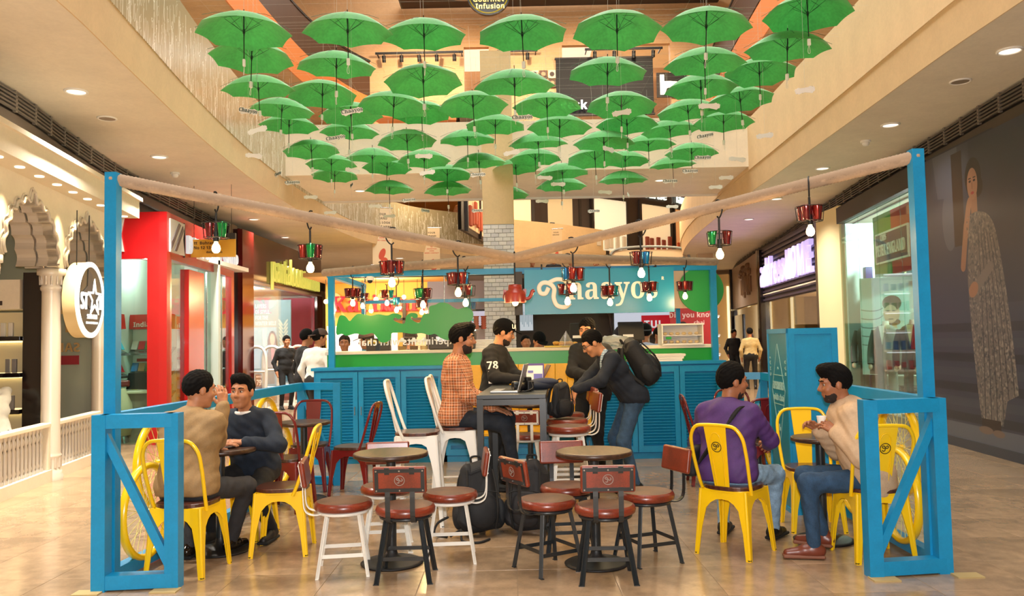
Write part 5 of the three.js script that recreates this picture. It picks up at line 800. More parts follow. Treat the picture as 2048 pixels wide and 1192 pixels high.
// ---------------------------------------------------------------- pressed steel chairs
function steelChair(name, label, m, seatM, H, group, mark) {
  const t = thing(name, label, 'chair', [0, 0, 0], 0, group), sc = 1 + (H - 0.44) * 0.25, top = 0.168, foot = 0.2 * sc;
  const half = [[0, H], [0.168, H], [foot, 0], [foot - 0.028, 0], [foot - 0.05, H * 0.4], [0.118, H * 0.72], [0.085, H - 0.085], [0.045, H - 0.062], [0, H - 0.057]];
  const sideG = (mir, ry) => {                           // half of one side panel, leaning outwards to the feet
    const g = extr(mir ? half.map(([x, y]) => [-x, y]).reverse() : half, 0.008);
    g.translate(0, 0, -0.004); const p = g.attributes.position; for (let i = 0; i < p.count; i++) { const y = p.getY(i); p.setZ(i, p.getZ(i) + top + (foot - top) * (1 - y / H)); }
    g.rotateY(ry); g.computeVertexNormals(); return g;
  };
  const Q = Math.PI / 2;
  for (const [a, b] of [[0, Q], [Q, 2 * Q], [2 * Q, 3 * Q], [3 * Q, 0]]) {                // right half of one side + left half of the next
    const ang = a + Q / 2, cx = Math.sin(ang) * (foot - 0.008) * 1.4142, cz = Math.cos(ang) * (foot - 0.008) * 1.4142, tx = Math.sin(ang) * 0.162 * 1.4142, tz = Math.cos(ang) * 0.162 * 1.4142;
    obj('leg', [sideG(false, a), sideG(true, b), bar([cx, 0.0, cz], [tx, H, tz], 0.013, 0, true)], m, t);
    obj('foot_cap', cyl(0.014, 0.012, 0.012, cx, 0.006, cz, 10), M.rubber, t);
  }
  const se = (r, y0, d, e = 3.2) => { const s = extr(Array.from({ length: 40 }, (_, i) => { const a = i / 40 * 6.2832, c = Math.cos(a), q = Math.sin(a); return [r * Math.sign(c) * Math.pow(Math.abs(c), 2 / e), r * Math.sign(q) * Math.pow(Math.abs(q), 2 / e)]; }), d, [], 0.004); s.rotateX(-Q); s.translate(0, y0, 0); return s; };
  obj('seat_pan', se(0.172, H - 0.012, 0.012, 4), m, t); obj('seat', se(0.178, H + 0.004, 0.02, 3), seatM, t);
  const B = H - 0.44, hoop = [[-0.178, H - 0.02, -0.1], [-0.185, 0.5 + B, -0.135], [-0.195, 0.7 + B, -0.2], [-0.185, 0.81 + B, -0.232], [-0.14, 0.872 + B, -0.248], [-0.06, 0.885 + B, -0.252]];
  obj('back_hoop', tube([...hoop, [0, 0.886 + B, -0.252], ...hoop.map(p => [-p[0], p[1], p[2]]).reverse()], 0.0125, 60, 8), m, t);
  const splat = extr([[-0.05, 0], [0.05, 0], [0.078, 0.44], [-0.078, 0.44]], 0.005, [], 0.002), lean = new THREE.Matrix4().makeRotationX(-Math.atan2(0.09, 0.44)); splat.applyMatrix4(lean); splat.translate(0, H + 0.005, -0.165);
  const rib = tube([[-0.03, 0.03, -0.006], [-0.04, 0.3, -0.006], [-0.025, 0.385, -0.006], [0, 0.4, -0.006], [0.025, 0.385, -0.006], [0.04, 0.3, -0.006], [0.03, 0.03, -0.006]], 0.004, 40, 6); rib.applyMatrix4(lean); rib.translate(0, H + 0.005, -0.165);
  const sp = obj('splat', [splat, rib], m, t);
  if (mark) {
    const k = [new THREE.TorusGeometry(0.034, 0.0028, 6, 30), tube([[-0.004, 0.01, 0], [-0.014, 0.018, 0], [-0.02, 0.008, 0], [-0.01, 0.0, 0], [0.0, 0.006, 0], [0.002, -0.012, 0], [0.012, -0.018, 0], [0.02, -0.01, 0]], 0.0032, 30, 6), tube([[0.0, 0.006, 0], [0.008, 0.018, 0], [0.02, 0.014, 0], [0.016, 0.004, 0], [0.006, 0.002, 0]], 0.0032, 24, 6)];
    for (const g of k) { g.scale(1, 1, 0.4); g.translate(0, 0.3, -0.007); g.applyMatrix4(lean); g.translate(0, H + 0.005, -0.165); } obj('emblem', k, mat(0x2c2410, 0.5), sp);
  }
  if (H > 0.6) for (let i = 0; i < 4; i++) { const a = i * Q, y = 0.2, w = top + (foot - top) * (1 - y / H); obj('foot_rail', bar([-w, y, w].map((v, k) => v), [w, y, w], 0.02, 0.012).rotateY(a), m, t); }
  return t;
}
const yc = steelChair('yellow_steel_chair', 'yellow steel chair with the man in the tan jacket sitting on it', M.yellow, M.seatWood, 0.44, 'yellow steel chairs', true);
yc.position.set(-2.17, 0, -5.53); yc.rotation.y = 3.02;
dup(yc, [-2.12, 0, -6.5], -0.15, 'yellow steel chair under the man in the navy sweater');
dup(yc, [-1.68, 0, -6.02], -1.49, 'empty yellow steel chair turned sideways beside the white stool');
dup(yc, [1.5, 0, -5.74], 2.42, 'yellow steel chair under the man in the purple shirt');
dup(yc, [2.27, 0, -6.4], -0.1, 'empty yellow steel chair in front of the blue cabinet');
dup(yc, [2.36, 0, -5.56], 3.19, 'yellow steel chair under the man in the cream jacket');
const mc = steelChair('maroon_steel_chair', 'maroon steel chair between the round table and the navy sweater', M.maroon, M.wood, 0.44, 'maroon steel chairs', false);
mc.position.set(-2.06, 0, -7.5); mc.rotation.y = 2.95;
dup(mc, [-2.1, 0, -8.5], 0.05, 'maroon steel chair backing on to the blue fence end'); dup(mc, [-1.6, 0, -8.25], -1.7, 'maroon steel chair seen side on before the louvre doors');
dup(mc, [1.95, 0, -8.4], 1.5, 'maroon steel chair just behind the purple shirt'); dup(mc, [2.42, 0, -8.92], 0.1, 'maroon steel chair beyond the table behind the blue cabinet'); dup(mc, [2.38, 0, -7.95], 3.1, 'maroon steel chair with its back to the blue cabinet');
const wc = steelChair('white_bar_chair', 'empty tall white steel bar chair beside the checked shirt', M.whiteMetal, M.seatWood, 0.72, 'tall white steel bar chairs', false);
wc.position.set(-0.8, 0, -6.85); wc.rotation.y = 1.6; dup(wc, [-0.5, 0, -7.2], 1.55, 'tall white bar chair under the man in the checked shirt'); dup(wc, [-0.52, 0, -7.68], 1.6, 'tall white bar chair behind the man in the checked shirt');
// ---------------------------------------------------------------- round leather stools with low backs
function stool(name, label, m, H, group) {
  const t = thing(name, label, 'stool', [0, 0, 0], 0, group);
  const seat = lathe([[0.0, H - 0.062], [0.165, H - 0.062], [0.186, H - 0.05], [0.19, H - 0.03], [0.182, H - 0.01], [0.17, H - 0.004]], 36), st = lathe([[0.17, H - 0.004], [0.1, H + 0.003], [0, H + 0.004]], 36);
  obj('seat', seat, M.leather, t); obj('seat_top', st, M.leatherTop, t); obj('seat_ring', new THREE.TorusGeometry(0.155, 0.012, 8, 32).rotateX(Math.PI / 2).translate(0, H - 0.072, 0), m, t);
  const hb = H - 0.07, k = 0.17 * (1 + (H - 0.46) * 0.35);
  for (const sx of [-1, 1]) for (const sz of [-1, 1]) {
    const a = [sx * 0.1, hb, sz * 0.1], b = [sx * k * 0.93, 0.0, sz * k * 0.93];
    obj('leg', [bar(a, b, 0.026, 0.005), bar(a, b, 0.005, 0.026).translate(sx * 0.011, 0, 0), bx(0.03, 0.005, 0.02, b[0] + sx * 0.01, 0.003, b[2])], m, t);
  }
  const lv = (y, ry) => { const f = y / hb, w = (0.1 * f + k * 0.93 * (1 - f)); return bar([-w, y, w], [w, y, w], 0.004, 0.024).rotateY(ry); };
  for (const [y, ry] of [[0.15, 0], [0.15, Math.PI], [0.13, Math.PI / 2], [0.13, -Math.PI / 2]]) obj('foot_bar', lv(y + (H > 0.6 ? 0.1 : 0), ry), m, t);
  if (H > 0.6) for (const [y, ry] of [[0.12, 0], [0.12, Math.PI]]) obj('foot_bar', lv(y, ry), m, t);
  for (const sx of [-1, 1]) { const c = new THREE.CatmullRomCurve3([[0, hb, -0.12], [0, hb - 0.006, -0.19], [0, hb + 0.02, -0.235], [0, H + 0.06, -0.25], [0, H + 0.17, -0.25], [0, H + 0.265, -0.272]].map(p => V(...p))); const pts = c.getPoints(20), ga = []; for (let i = 0; i < 20; i++) ga.push(bar(pts[i].toArray(), pts[i + 1].toArray(), 0.03, 0.006).translate(sx * 0.075, 0, 0)); obj('back_strap', ga, m, t); }
  const pad = rbx(0.325, 0.165, 0.032, 0.014, 0, 0, 0), by = H + 0.19, rx = -0.15; const P = g => tf(g, 0, by, -0.243, rx);
  obj('backrest', P(pad), M.leather, t);
  const fr = obj('back_frame', [bx(0.3, 0.022, 0.004, 0, 0.06, -0.018), bx(0.3, 0.022, 0.004, 0, -0.06, -0.018), bx(0.022, 0.098, 0.004, -0.139, 0, -0.018), bx(0.022, 0.098, 0.004, 0.139, 0, -0.018)].map(P), m, t);
  obj('rivet', [[-0.14, 0.06], [0.14, 0.06], [-0.14, -0.06], [0.14, -0.06], [0, 0.06], [0, -0.06]].map(([x, y]) => P(cyl(0.005, 0.005, 0.008, x, y, -0.021, 8, Math.PI / 2))), M.steel, fr);
  const e = [new THREE.TorusGeometry(0.03, 0.0025, 6, 28), tube([[-0.012, 0.012, 0], [-0.018, 0.002, 0], [-0.008, -0.004, 0], [0.002, 0.004, 0], [0.004, -0.014, 0], [0.016, -0.014, 0]], 0.003, 24, 6), tube([[0.002, 0.004, 0], [0.01, 0.016, 0], [0.018, 0.008, 0], [0.008, 0.0, 0]], 0.003, 20, 6)]; for (const g of e) { g.scale(1, 1, 0.4); g.translate(0, 0, -0.018); } obj('emblem', e.map(P), mat(0x8d8078, 0.5), t);
  return t;
}
const sw = stool('white_leather_stool', 'white framed leather stool beside the empty yellow chair', M.whiteMetal, 0.46, 'white framed leather stools'); sw.position.set(-1.13, 0, -5.46); sw.rotation.y = 1.72;
dup(sw, [-0.45, 0, -5.72], -1.5, 'white framed leather stool in front of the black backpacks'); dup(sw, [-0.93, 0, -6.02], 0.12, 'white framed leather stool beyond the round table with the white stools'); dup(sw, [0.13, 0, -9.08], 3.05, 'white framed leather stool before the yellow boards of the kiosk');
const sk = stool('black_leather_stool', 'black framed leather stool with its back to the white stools table', M.blackMetal, 0.46, 'black framed leather stools'); sk.position.set(-0.7, 0, -5.28); sk.rotation.y = 3.14;
sk.userData.label = 'black framed leather stool standing between two white framed stools';
dup(sk, [0.2, 0, -5.4], 2.1, 'black framed leather stool beside the black backpacks'); dup(sk, [0.55, 0, -5.17], 3.12, 'black framed leather stool with its emblem panel turned outwards at the table of black stools');
dup(sk, [0.87, 0, -5.58], -1.2, 'black framed leather stool on the side of the purple shirt'); dup(sk, [0.36, 0, -5.88], 0.08, 'black framed leather stool beyond the round table, under the high table');
const bs = stool('white_bar_stool', 'tall white framed leather bar stool nearest the round tables', M.whiteMetal, 0.76, 'tall white bar stools at the high table'); bs.position.set(0.45, 0, -6.95); bs.rotation.y = -1.5;
dup(bs, [0.48, 0, -7.55], -1.55, 'tall white framed leather bar stool in the middle of the row at the high table'); dup(bs, [0.5, 0, -8.15], -1.6, 'tall white framed leather bar stool at the kiosk end of the high table');
// ---------------------------------------------------------------- tables
function roundTable(name, label, x, z, r = 0.25) {
  const t = thing(name, label, 'table', [x, 0, z]);
  obj('table_top', lathe([[0, 0.705], [r - 0.02, 0.705], [r, 0.712], [r + 0.002, 0.725], [r, 0.738], [r - 0.01, 0.742], [0, 0.742]], 44), M.wood, t); obj('column', cyl(0.032, 0.032, 0.68, 0, 0.365, 0, 18), M.blackMetal, t);
  obj('base', lathe([[0, 0.0], [0.205, 0.0], [0.21, 0.01], [0.19, 0.02], [0.08, 0.035], [0.04, 0.06], [0.032, 0.1]], 40), M.black, t); obj('top_plate', [bx(0.22, 0.012, 0.04, 0, 0.7, 0), bx(0.04, 0.012, 0.22, 0, 0.7, 0)], M.blackMetal, t); return t;
}
roundTable('round_table', 'round brown table among the white framed stools', -0.84, -5.62); roundTable('round_table', 'round brown table among the black framed stools', 0.52, -5.5); roundTable('round_table', 'round brown table between the tan jacket and the navy sweater', -2.14, -6.04); roundTable('round_table', 'round brown table among the maroon chairs beside the fence end', -2.02, -7.96); roundTable('round_table', 'round brown table under the hand of the man in the cream jacket', 2.2, -6.0, 0.2); roundTable('round_table', 'round brown table behind the blue cabinet', 2.46, -8.42, 0.22); roundTable('round_table', 'round brown table before the yellow boards of the kiosk', 0.18, -9.58);
{
  const t = thing('high_table', 'long dark metal high table with a laptop on it', 'table', [0.02, 0, -7.25], -0.06), w = 0.55, d = 1.45, h = 1.05;
  obj('table_top', rbx(w, 0.035, d, 0.006, 0, h - 0.018, 0), mat(0x33383c, 0.4), t);
  for (const sx of [-1, 1]) for (const sz of [-1, 1]) obj('leg', bx(0.05, h - 0.035, 0.05, sx * (w / 2 - 0.027), (h - 0.035) / 2, sz * (d / 2 - 0.027)), M.blackMetal, t);
  obj('apron', [bx(w - 0.1, 0.045, 0.045, 0, h - 0.06, d / 2 - 0.027), bx(w - 0.1, 0.045, 0.045, 0, h - 0.06, -d / 2 + 0.027), bx(0.045, 0.045, d - 0.1, w / 2 - 0.027, h - 0.06, 0), bx(0.045, 0.045, d - 0.1, -w / 2 + 0.027, h - 0.06, 0)], M.blackMetal, t); obj('foot_rail', [bx(w - 0.1, 0.03, 0.04, 0, 0.3, -d / 2 + 0.027), bx(0.04, 0.03, d - 0.1, w / 2 - 0.027, 0.3, 0)], M.blackMetal, t);
  const lap = thing('laptop', 'open silver laptop facing the man in the checked shirt', 'laptop', [-0.06, 1.051, -6.9], -1.7);
  obj('base', rbx(0.33, 0.016, 0.23, 0.005, 0, 0.008, 0), mat(0xc9ccd0, 0.3, { metalness: 0.7 }), lap); obj('keyboard', bx(0.28, 0.002, 0.11, 0, 0.017, -0.03), M.black, lap); obj('trackpad', bx(0.09, 0.002, 0.06, 0, 0.017, 0.075), mat(0xa9acb0, 0.3), lap); const lid = obj('lid', tf(rbx(0.33, 0.22, 0.008, 0.004, 0, 0.11, 0), 0, 0.016, -0.113, -0.25), mat(0xc9ccd0, 0.3, { metalness: 0.7 }), lap); obj('screen', tf(bx(0.3, 0.19, 0.002, 0, 0.112, 0.005), 0, 0.016, -0.113, -0.25), new THREE.MeshStandardMaterial({ color: 0x101418, roughness: 0.1, emissive: 0x4aa0a8, emissiveIntensity: 0.35 }), lid);
  const lap2 = thing('laptop', 'slim open laptop in front of the man in the black cap', 'laptop', [0.14, 1.051, -7.8], -1.5); obj('base', rbx(0.3, 0.014, 0.21, 0.004, 0, 0.007, 0), mat(0x3a3c40, 0.4), lap2); obj('keyboard', bx(0.26, 0.002, 0.1, 0, 0.015, -0.02), M.black, lap2); obj('lid', tf(rbx(0.3, 0.2, 0.007, 0.003, 0, 0.1, 0), 0, 0.014, -0.1, -0.5), mat(0x4a2a26, 0.4), lap2);
  const cam = thing('camera', 'black camera with a long lens on the high table', 'camera', [0.12, 1.051, -6.95], -1.2); obj('body', [rbx(0.13, 0.085, 0.06, 0.012, 0, 0.045, 0), rbx(0.04, 0.085, 0.075, 0.012, -0.055, 0.045, 0.01), rbx(0.055, 0.035, 0.05, 0.01, 0, 0.1, 0)], M.black, cam); obj('lens', lathe([[0.0, 0], [0.036, 0], [0.038, 0.05], [0.034, 0.055], [0.04, 0.075], [0.04, 0.11], [0.03, 0.11], [0.028, 0.095], [0, 0.09]], 22).rotateX(Math.PI / 2).translate(0.01, 0.045, 0.03), mat(0x17181a, 0.35), cam); obj('strap', tube([[-0.065, 0.08, 0], [-0.11, 0.02, 0.02], [-0.1, 0.006, 0.1], [0.02, 0.005, 0.14], [0.12, 0.006, 0.08], [0.1, 0.03, 0.0], [0.065, 0.08, 0]], 0.006, 40, 6), M.black, cam);
  const hat = thing('folded_jacket', 'dark navy folded garment at the table edge', 'garment', [0.2, 1.051, -7.2], 0.3); obj('cloth', sph(0.16, 0, 0.035, 0, 1.0, 0.3, 0.75, 24, 12), mat(0x232a38, 0.9), hat); obj('fold', sph(0.13, 0.06, 0.06, 0.02, 1.0, 0.28, 0.7, 20, 10), mat(0x283042, 0.9), hat);
  const tab = thing('small_standee', 'small white and violet printed stand on the high table', 'sign', [0.2, 1.051, -7.75], -0.1); obj('card', bx(0.16, 0.2, 0.012, 0, 0.1, 0, -0.12), M.white, tab); obj('border', [bx(0.165, 0.02, 0.014, 0, 0.195, -0.012, -0.12), bx(0.012, 0.2, 0.014, 0.08, 0.1, 0, -0.12)], mat(0x5a4a8a, 0.5), tab); obj('print', [bx(0.08, 0.08, 0.003, 0.03, 0.07, 0.014, -0.12), bx(0.05, 0.02, 0.003, -0.04, 0.13, 0.006, -0.12)], mat(0x6a6ab8, 0.5), tab);
}
// ---------------------------------------------------------------- tall blue cabinet with a printed side
{
  const t = thing('tall_blue_cabinet', 'tall blue cabinet with a pale diamond print on its teal side', 'cabinet', [2.5, 0, -7.17], -0.06), w = 0.4, d = 0.66, h = 1.53;
  obj('body', rbx(w, h, d, 0.008, 0, h / 2, 0), M.blue, t); obj('front_frame', [bx(w, 0.05, 0.012, 0, h - 0.025, d / 2 + 0.006), bx(w, 0.05, 0.012, 0, 0.025, d / 2 + 0.006), bx(0.05, h - 0.1, 0.012, -w / 2 + 0.025, h / 2, d / 2 + 0.006), bx(0.05, h - 0.1, 0.012, w / 2 - 0.025, h / 2, d / 2 + 0.006)], M.blue, t); obj('side_panel', bx(0.006, h - 0.08, d - 0.06, -w / 2 - 0.002, h / 2, 0), M.teal, t);
  obj('side_trim', [bx(0.014, h, 0.03, -w / 2 - 0.005, h / 2, d / 2 - 0.015), bx(0.014, h, 0.03, -w / 2 - 0.005, h / 2, -d / 2 + 0.015), bx(0.014, 0.04, d, -w / 2 - 0.005, h - 0.02, 0), bx(0.014, 0.04, d, -w / 2 - 0.005, 0.02, 0)], M.blue, t);
  const ink = mat(0x8fb8b4, 0.5), X = -w / 2 - 0.007, ln = (a, b, k = 0.006) => bar([X, a[1], a[0]], [X, b[1], b[0]], 0.003, k), dm = [[0, 1.4], [-0.21, 1.0], [0, 0.55], [0.21, 1.0]];
  const words = [text('EXPERIMENTS', 0.045, 0.003).scale(0.85, 1.5, 1).translate(0, 1.04, 0), text('with chai', 0.055, 0.003).translate(0, 0.94, 0), text('%', 0.06, 0.003).translate(0, 0.68, 0), text('C H A I', 0.04, 0.003).rotateZ(1.57).translate(-0.25, 1.2, 0), text('B A R', 0.04, 0.003).rotateZ(1.57).translate(0.25, 1.2, 0)].map(g => g.rotateY(-Math.PI / 2).translate(X, 0, 0));
  obj('print', [...dm.map((p, i) => ln(p, dm[(i + 1) % 4])), ln([-0.17, 1.13], [0.17, 1.13]), ln([-0.17, 0.88], [0.17, 0.88]), ln([-0.02, 1.18], [0, 1.2]), ln([0.02, 1.18], [0, 1.2]), ln([-0.02, 0.82], [0, 0.8]), ln([0.02, 0.82], [0, 0.8]), ...words], ink, t);
}
// ---------------------------------------------------------------- backpacks
function backpack(name, label, pos, turn, lean, m, s = 1) {
  const t = thing(name, label, 'bag', pos, turn), g = new RoundedBoxGeometry(0.32, 0.48, 0.2, 6, 0.085), p = g.attributes.position;
  for (let i = 0; i < p.count; i++) { const y = p.getY(i) / 0.24, k = 1 - 0.3 * Math.max(0, y) - 0.06 * y, w = 0.02 * Math.sin(p.getX(i) * 30 + y * 6) * Math.cos(y * 6 + 1); p.setXYZ(i, p.getX(i) * k + 0.012 * Math.sin(y * 5 + p.getZ(i) * 20), p.getY(i) + 0.012 * Math.sin(p.getX(i) * 25), p.getZ(i) * (1 - 0.35 * Math.max(0, y)) + w); } g.computeVertexNormals();
  const T = q => { q.translate(0, 0.24, 0); q.rotateX(lean); q.scale(s, s, s); q.translate(0, 0.0, 0); return q; };
  obj('main_body', T(g), m, t); obj('front_pocket', T(sph(0.125, 0, -0.09, 0.1, 1, 1.0, 0.5, 18, 12)), m, t); for (const sx of [-1, 1]) obj('side_pocket', T(sph(0.075, sx * 0.15, -0.12, 0.0, 0.55, 1.3, 0.9, 14, 10)), m, t); for (const sx of [-1, 1]) obj('webbing', T(tube([[sx * 0.09, 0.18, 0.09], [sx * 0.1, 0.06, 0.13], [sx * 0.1, -0.1, 0.15], [sx * 0.09, -0.22, 0.1]], 0.008, 20, 6)), M.rubber, t); obj('zip', T(tube([[-0.12, -0.02, 0.152], [-0.11, 0.02, 0.145], [0.11, 0.02, 0.145], [0.12, -0.02, 0.152]], 0.004, 20, 6)), M.rubber, t); obj('top_loop', T(tube([[-0.03, 0.225, -0.05], [-0.03, 0.27, -0.05], [0.03, 0.27, -0.05], [0.03, 0.225, -0.05]], 0.008, 20, 6)), M.rubber, t);
  for (const sx of [-1, 1]) obj('shoulder_strap', T(tube([[sx * 0.07, 0.2, -0.09], [sx * 0.1, 0.12, -0.14], [sx * 0.12, -0.05, -0.15], [sx * 0.14, -0.2, -0.1]], 0.018, 24, 8)), M.rubber, t); return t;
}
const bagM = speckled(0x15171b, 0.5, 0.2, 0.75, {}, 71);
backpack('backpack', 'black backpack standing on the floor behind the white stool', [-0.28, 0.02, -6.4], 0.25, -0.15, bagM, 1.1); backpack('backpack', 'black backpack on the floor under the high table beside the other', [0.1, 0.02, -6.42], -0.25, -0.12, speckled(0x1a1a1e, 0.5, 0.2, 0.75, {}, 72), 1.1); backpack('backpack', 'black backpack resting on the tall white bar stools', [0.42, 0.775, -7.5], 0.4, 0.1, bagM, 0.66);
single('bag_strap', [tube([[-0.5, 0.01, -6.3], [-0.42, 0.06, -6.28], [-0.4, 0.012, -6.15], [-0.28, 0.01, -6.1], [-0.2, 0.01, -6.2]], 0.009, 40, 6), tube([[-0.52, 0.14, -6.38], [-0.6, 0.1, -6.34], [-0.62, 0.03, -6.3], [-0.52, 0.012, -6.28]], 0.01, 30, 6)], M.rubber, 'loose black straps trailing on the floor from the backpack', 'strap');
// ---------------------------------------------------------------- hanging lamps made of coloured tumblers
const tumbler = [0x9c2620, 0x12a050, 0x1486cc, 0x7a2024, 0x18b0b8].map(c => mat(c, 0.16, { metalness: 0.6, clearcoat: 1, side: THREE.DoubleSide }));
const tumG = ready(lathe([[0.0, 0.0], [0.024, 0.0], [0.036, 0.1], [0.034, 0.1], [0.022, 0.006], [0, 0.006]], 18), tumbler[0]), bulbMat = glow(0xffdf9c, 26), bulbG = ready(lathe([[0.0, -0.062], [0.014, -0.06], [0.026, -0.048], [0.03, -0.032], [0.026, -0.012], [0.014, 0.008], [0.012, 0.02], [0, 0.02]], 18), bulbMat), wireM = mat(0x2a2420, 0.4, { metalness: 0.6 });
function tumblerLamp(x, y, z, drop, cols, label, spread, turn) {
  const t = thing('tumbler_lamp', label, 'lamp', [x, y, z], turn, 'tumbler lamps hanging from the rope beams'), b = -drop;       // bulb centre at -drop
  obj('hook', tube([[0, 0.045, 0.035], [0, 0.05, -0.0], [0, 0.0, -0.05], [0, -0.06, -0.035], [0, -0.09, 0.0], [0, -0.075, 0.02]], 0.006, 24, 6), M.black, t); obj('cord', cyl(0.008, 0.008, drop - 0.16, 0, (-0.09 + b + 0.06) / 2, 0, 8), M.black, t); obj('socket', cyl(0.017, 0.02, 0.07, 0, b + 0.065, 0, 12), M.black, t);
  const n = cols.length, R = spread;
  obj('wire_basket', [new THREE.TorusGeometry(R + 0.04, 0.003, 6, 28).rotateX(Math.PI / 2).translate(0, b + 0.155, 0), new THREE.TorusGeometry(R + 0.03, 0.003, 6, 28).rotateX(Math.PI / 2).translate(0, b + 0.055, 0), ...Array.from({ length: 8 }, (_, i) => { const a = i / 8 * 6.283; return bar([(R + 0.04) * Math.cos(a), b + 0.155, (R + 0.04) * Math.sin(a)], [(R + 0.03) * Math.cos(a), b + 0.055, (R + 0.03) * Math.sin(a)], 0.0025, 0, true); }), bar([-R - 0.03, b + 0.055, 0], [R + 0.03, b + 0.055, 0], 0.003, 0, true), bar([0, b + 0.055, -R - 0.03], [0, b + 0.055, R + 0.03], 0.003, 0, true)], wireM, t);
  cols.forEach((c, i) => { const a = i / n * 6.283 + 0.4, g = obj('tumbler', tumG, tumbler[c], t); g.position.set(R * Math.cos(a), b + 0.062, R * Math.sin(a)); });
  const bb = obj('bulb', bulbG, bulbMat, t); bb.position.y = b + 0.012; bb.scale.setScalar(1.0);
  const l = new THREE.PointLight(0xffcf8a, 3.2, 0, 2); l.position.set(x, y + b - 0.06, z); l.castShadow = true; l.shadow.radius = 1.5; scene.add(l);
}
[[-2.05, 2.501, -5.709, 0.327, [1, 3], 0.055], [-1.52, 2.437, -6.217, 0.368, [3, 1, 0, 3], 0.055], [-0.979, 2.372, -6.734, 0.39, [2, 0, 3, 0, 0], 0.065], [-0.47, 2.31, -7.222, 0.392, [0, 2, 0, 3, 3], 0.065],
 [2.089, 2.53, -5.722, 0.319, [3, 3, 0, 3], 0.055], [1.578, 2.461, -6.212, 0.352, [1, 3], 0.055], [1.059, 2.39, -6.711, 0.373, [3, 2], 0.055], [0.54, 2.319, -7.21, 0.382, [0, 2, 3, 2, 0], 0.065],
 [-0.463, 2.273, -8.229, 0.4, [3, 0, 4], 0.06], [-0.945, 2.296, -8.746, 0.41, [3, 1, 1, 3], 0.06], [-1.885, 2.34, -9.754, 0.373, [3, 0, 3, 3], 0.06],
 [0.554, 2.281, -8.228, 0.413, [3, 0, 3], 0.06], [1.036, 2.31, -8.714, 0.439, [3, 4, 0, 3], 0.06], [1.539, 2.341, -9.221, 0.405, [3, 3, 0, 3], 0.06], [2.044, 2.371, -9.73, 0.401, [3, 3, 3, 0], 0.06],
 [-2.05, 2.35, -11.3, 0.35, [3, 2, 3], 0.055], [-1.7, 2.35, -11.2, 0.32, [0, 3, 4], 0.06], [-1.6, 2.35, -11.4, 0.41, [2, 4], 0.05], [-1.24, 2.35, -11.3, 0.45, [0, 3], 0.05], [-0.58, 2.35, -11.3, 0.5, [2, 4, 1], 0.05]]
  .forEach(([x, y, z, d, c, s], i) => tumblerLamp(x, y, z, d, c, ['lamp of one green and one maroon tumbler over the tan jacket', 'lamp of maroon and green tumblers above the maroon chairs', 'lamp of maroon tumblers with a blue one in front, beside the glass screen', 'lamp of maroon and blue tumblers nearest the kettle lamp on the tan jacket beam', 'lamp of dark maroon tumblers over the cream jacket', 'lamp of one green and one maroon tumbler over the purple shirt', 'lamp of one maroon and one blue tumbler before the name sign', 'lamp of maroon tumblers between blue ones nearest the kettle lamp', 'small tumbler lamp behind the kettle lamp on the green cut-out side', 'lamp of maroon tumblers with green ones above the green cut-out', 'lamp of maroon tumblers at the corner by the kiosk post with the camera', 'lamp of maroon tumblers hanging in front of the first letter of the name sign', 'lamp of maroon and teal tumblers hanging below the middle of the name sign', 'lamp of maroon tumblers hanging before the last letters of the name sign', 'lamp of dark maroon tumblers in front of the green disc', 'lamp of dark tumblers inside the kiosk behind the post', 'lamp of maroon and teal tumblers inside the kiosk', 'lamp of one blue and one teal tumbler inside the kiosk', 'lamp of two maroon tumblers inside the kiosk above the green cut-out', 'lamp with blue and green tumblers inside the kiosk above the end of the green cut-out'][i], s, i * 0.7));
single('kiosk_lamp_rail', [bx(4.6, 0.04, 0.04, 0.13, 2.39, -11.3)], M.black, 'dark rail inside the kiosk from which small lamps hang', 'rail');
// ---------------------------------------------------------------- kettle lamp
{
  const [x, y, z] = BC, t = thing('kettle_lamp', 'reddish brown enamel kettle turned into a hanging lamp', 'lamp', [x, y, z]), km = mat(0x8a2a20, 0.35, { clearcoat: 0.3, side: THREE.DoubleSide }), b = -0.42;
  obj('hook', tube([[0, 0.045, 0.04], [0, 0.05, -0.01], [0, -0.02, -0.055], [0, -0.08, -0.03], [0, -0.1, 0]], 0.008, 24, 6), M.black, t); obj('cord', cyl(0.007, 0.007, 0.22, 0, -0.16, 0, 8), M.black, t);
  obj('kettle_body', lathe([[0.022, 0.17], [0.06, 0.165], [0.065, 0.13], [0.062, 0.12], [0.09, 0.1], [0.1, 0.07], [0.103, 0.0], [0.1, 0.0], [0.095, 0.06], [0.085, 0.09], [0.055, 0.11]], 32).translate(0, b, 0), km, t);
  obj('spout', tube([[0.095, 0.03, 0], [0.13, 0.04, 0], [0.15, 0.07, 0], [0.16, 0.1, 0], [0.18, 0.11, 0]].map(p => [p[0], p[1] + b, p[2]]), 0.017, 24, 10), km, t); obj('handle_lug', [bx(0.03, 0.05, 0.01, -0.095, b + 0.095, 0.0), bx(0.03, 0.05, 0.01, 0.09, b + 0.1, 0.0)], km, t); obj('handle', tube([[-0.095, 0.1, 0], [-0.11, 0.06, 0.02], [-0.11, 0.03, 0.03]].map(p => [p[0], p[1] + b, p[2]]), 0.005, 16, 6), km, t);
  const bb = obj('bulb', bulbG, bulbMat, t); bb.position.y = b + 0.03; const l = new THREE.PointLight(0xffcf8a, 3.5, 0, 2); l.position.set(x, y + b - 0.035, z); l.castShadow = true; l.shadow.radius = 1.5; scene.add(l);
}
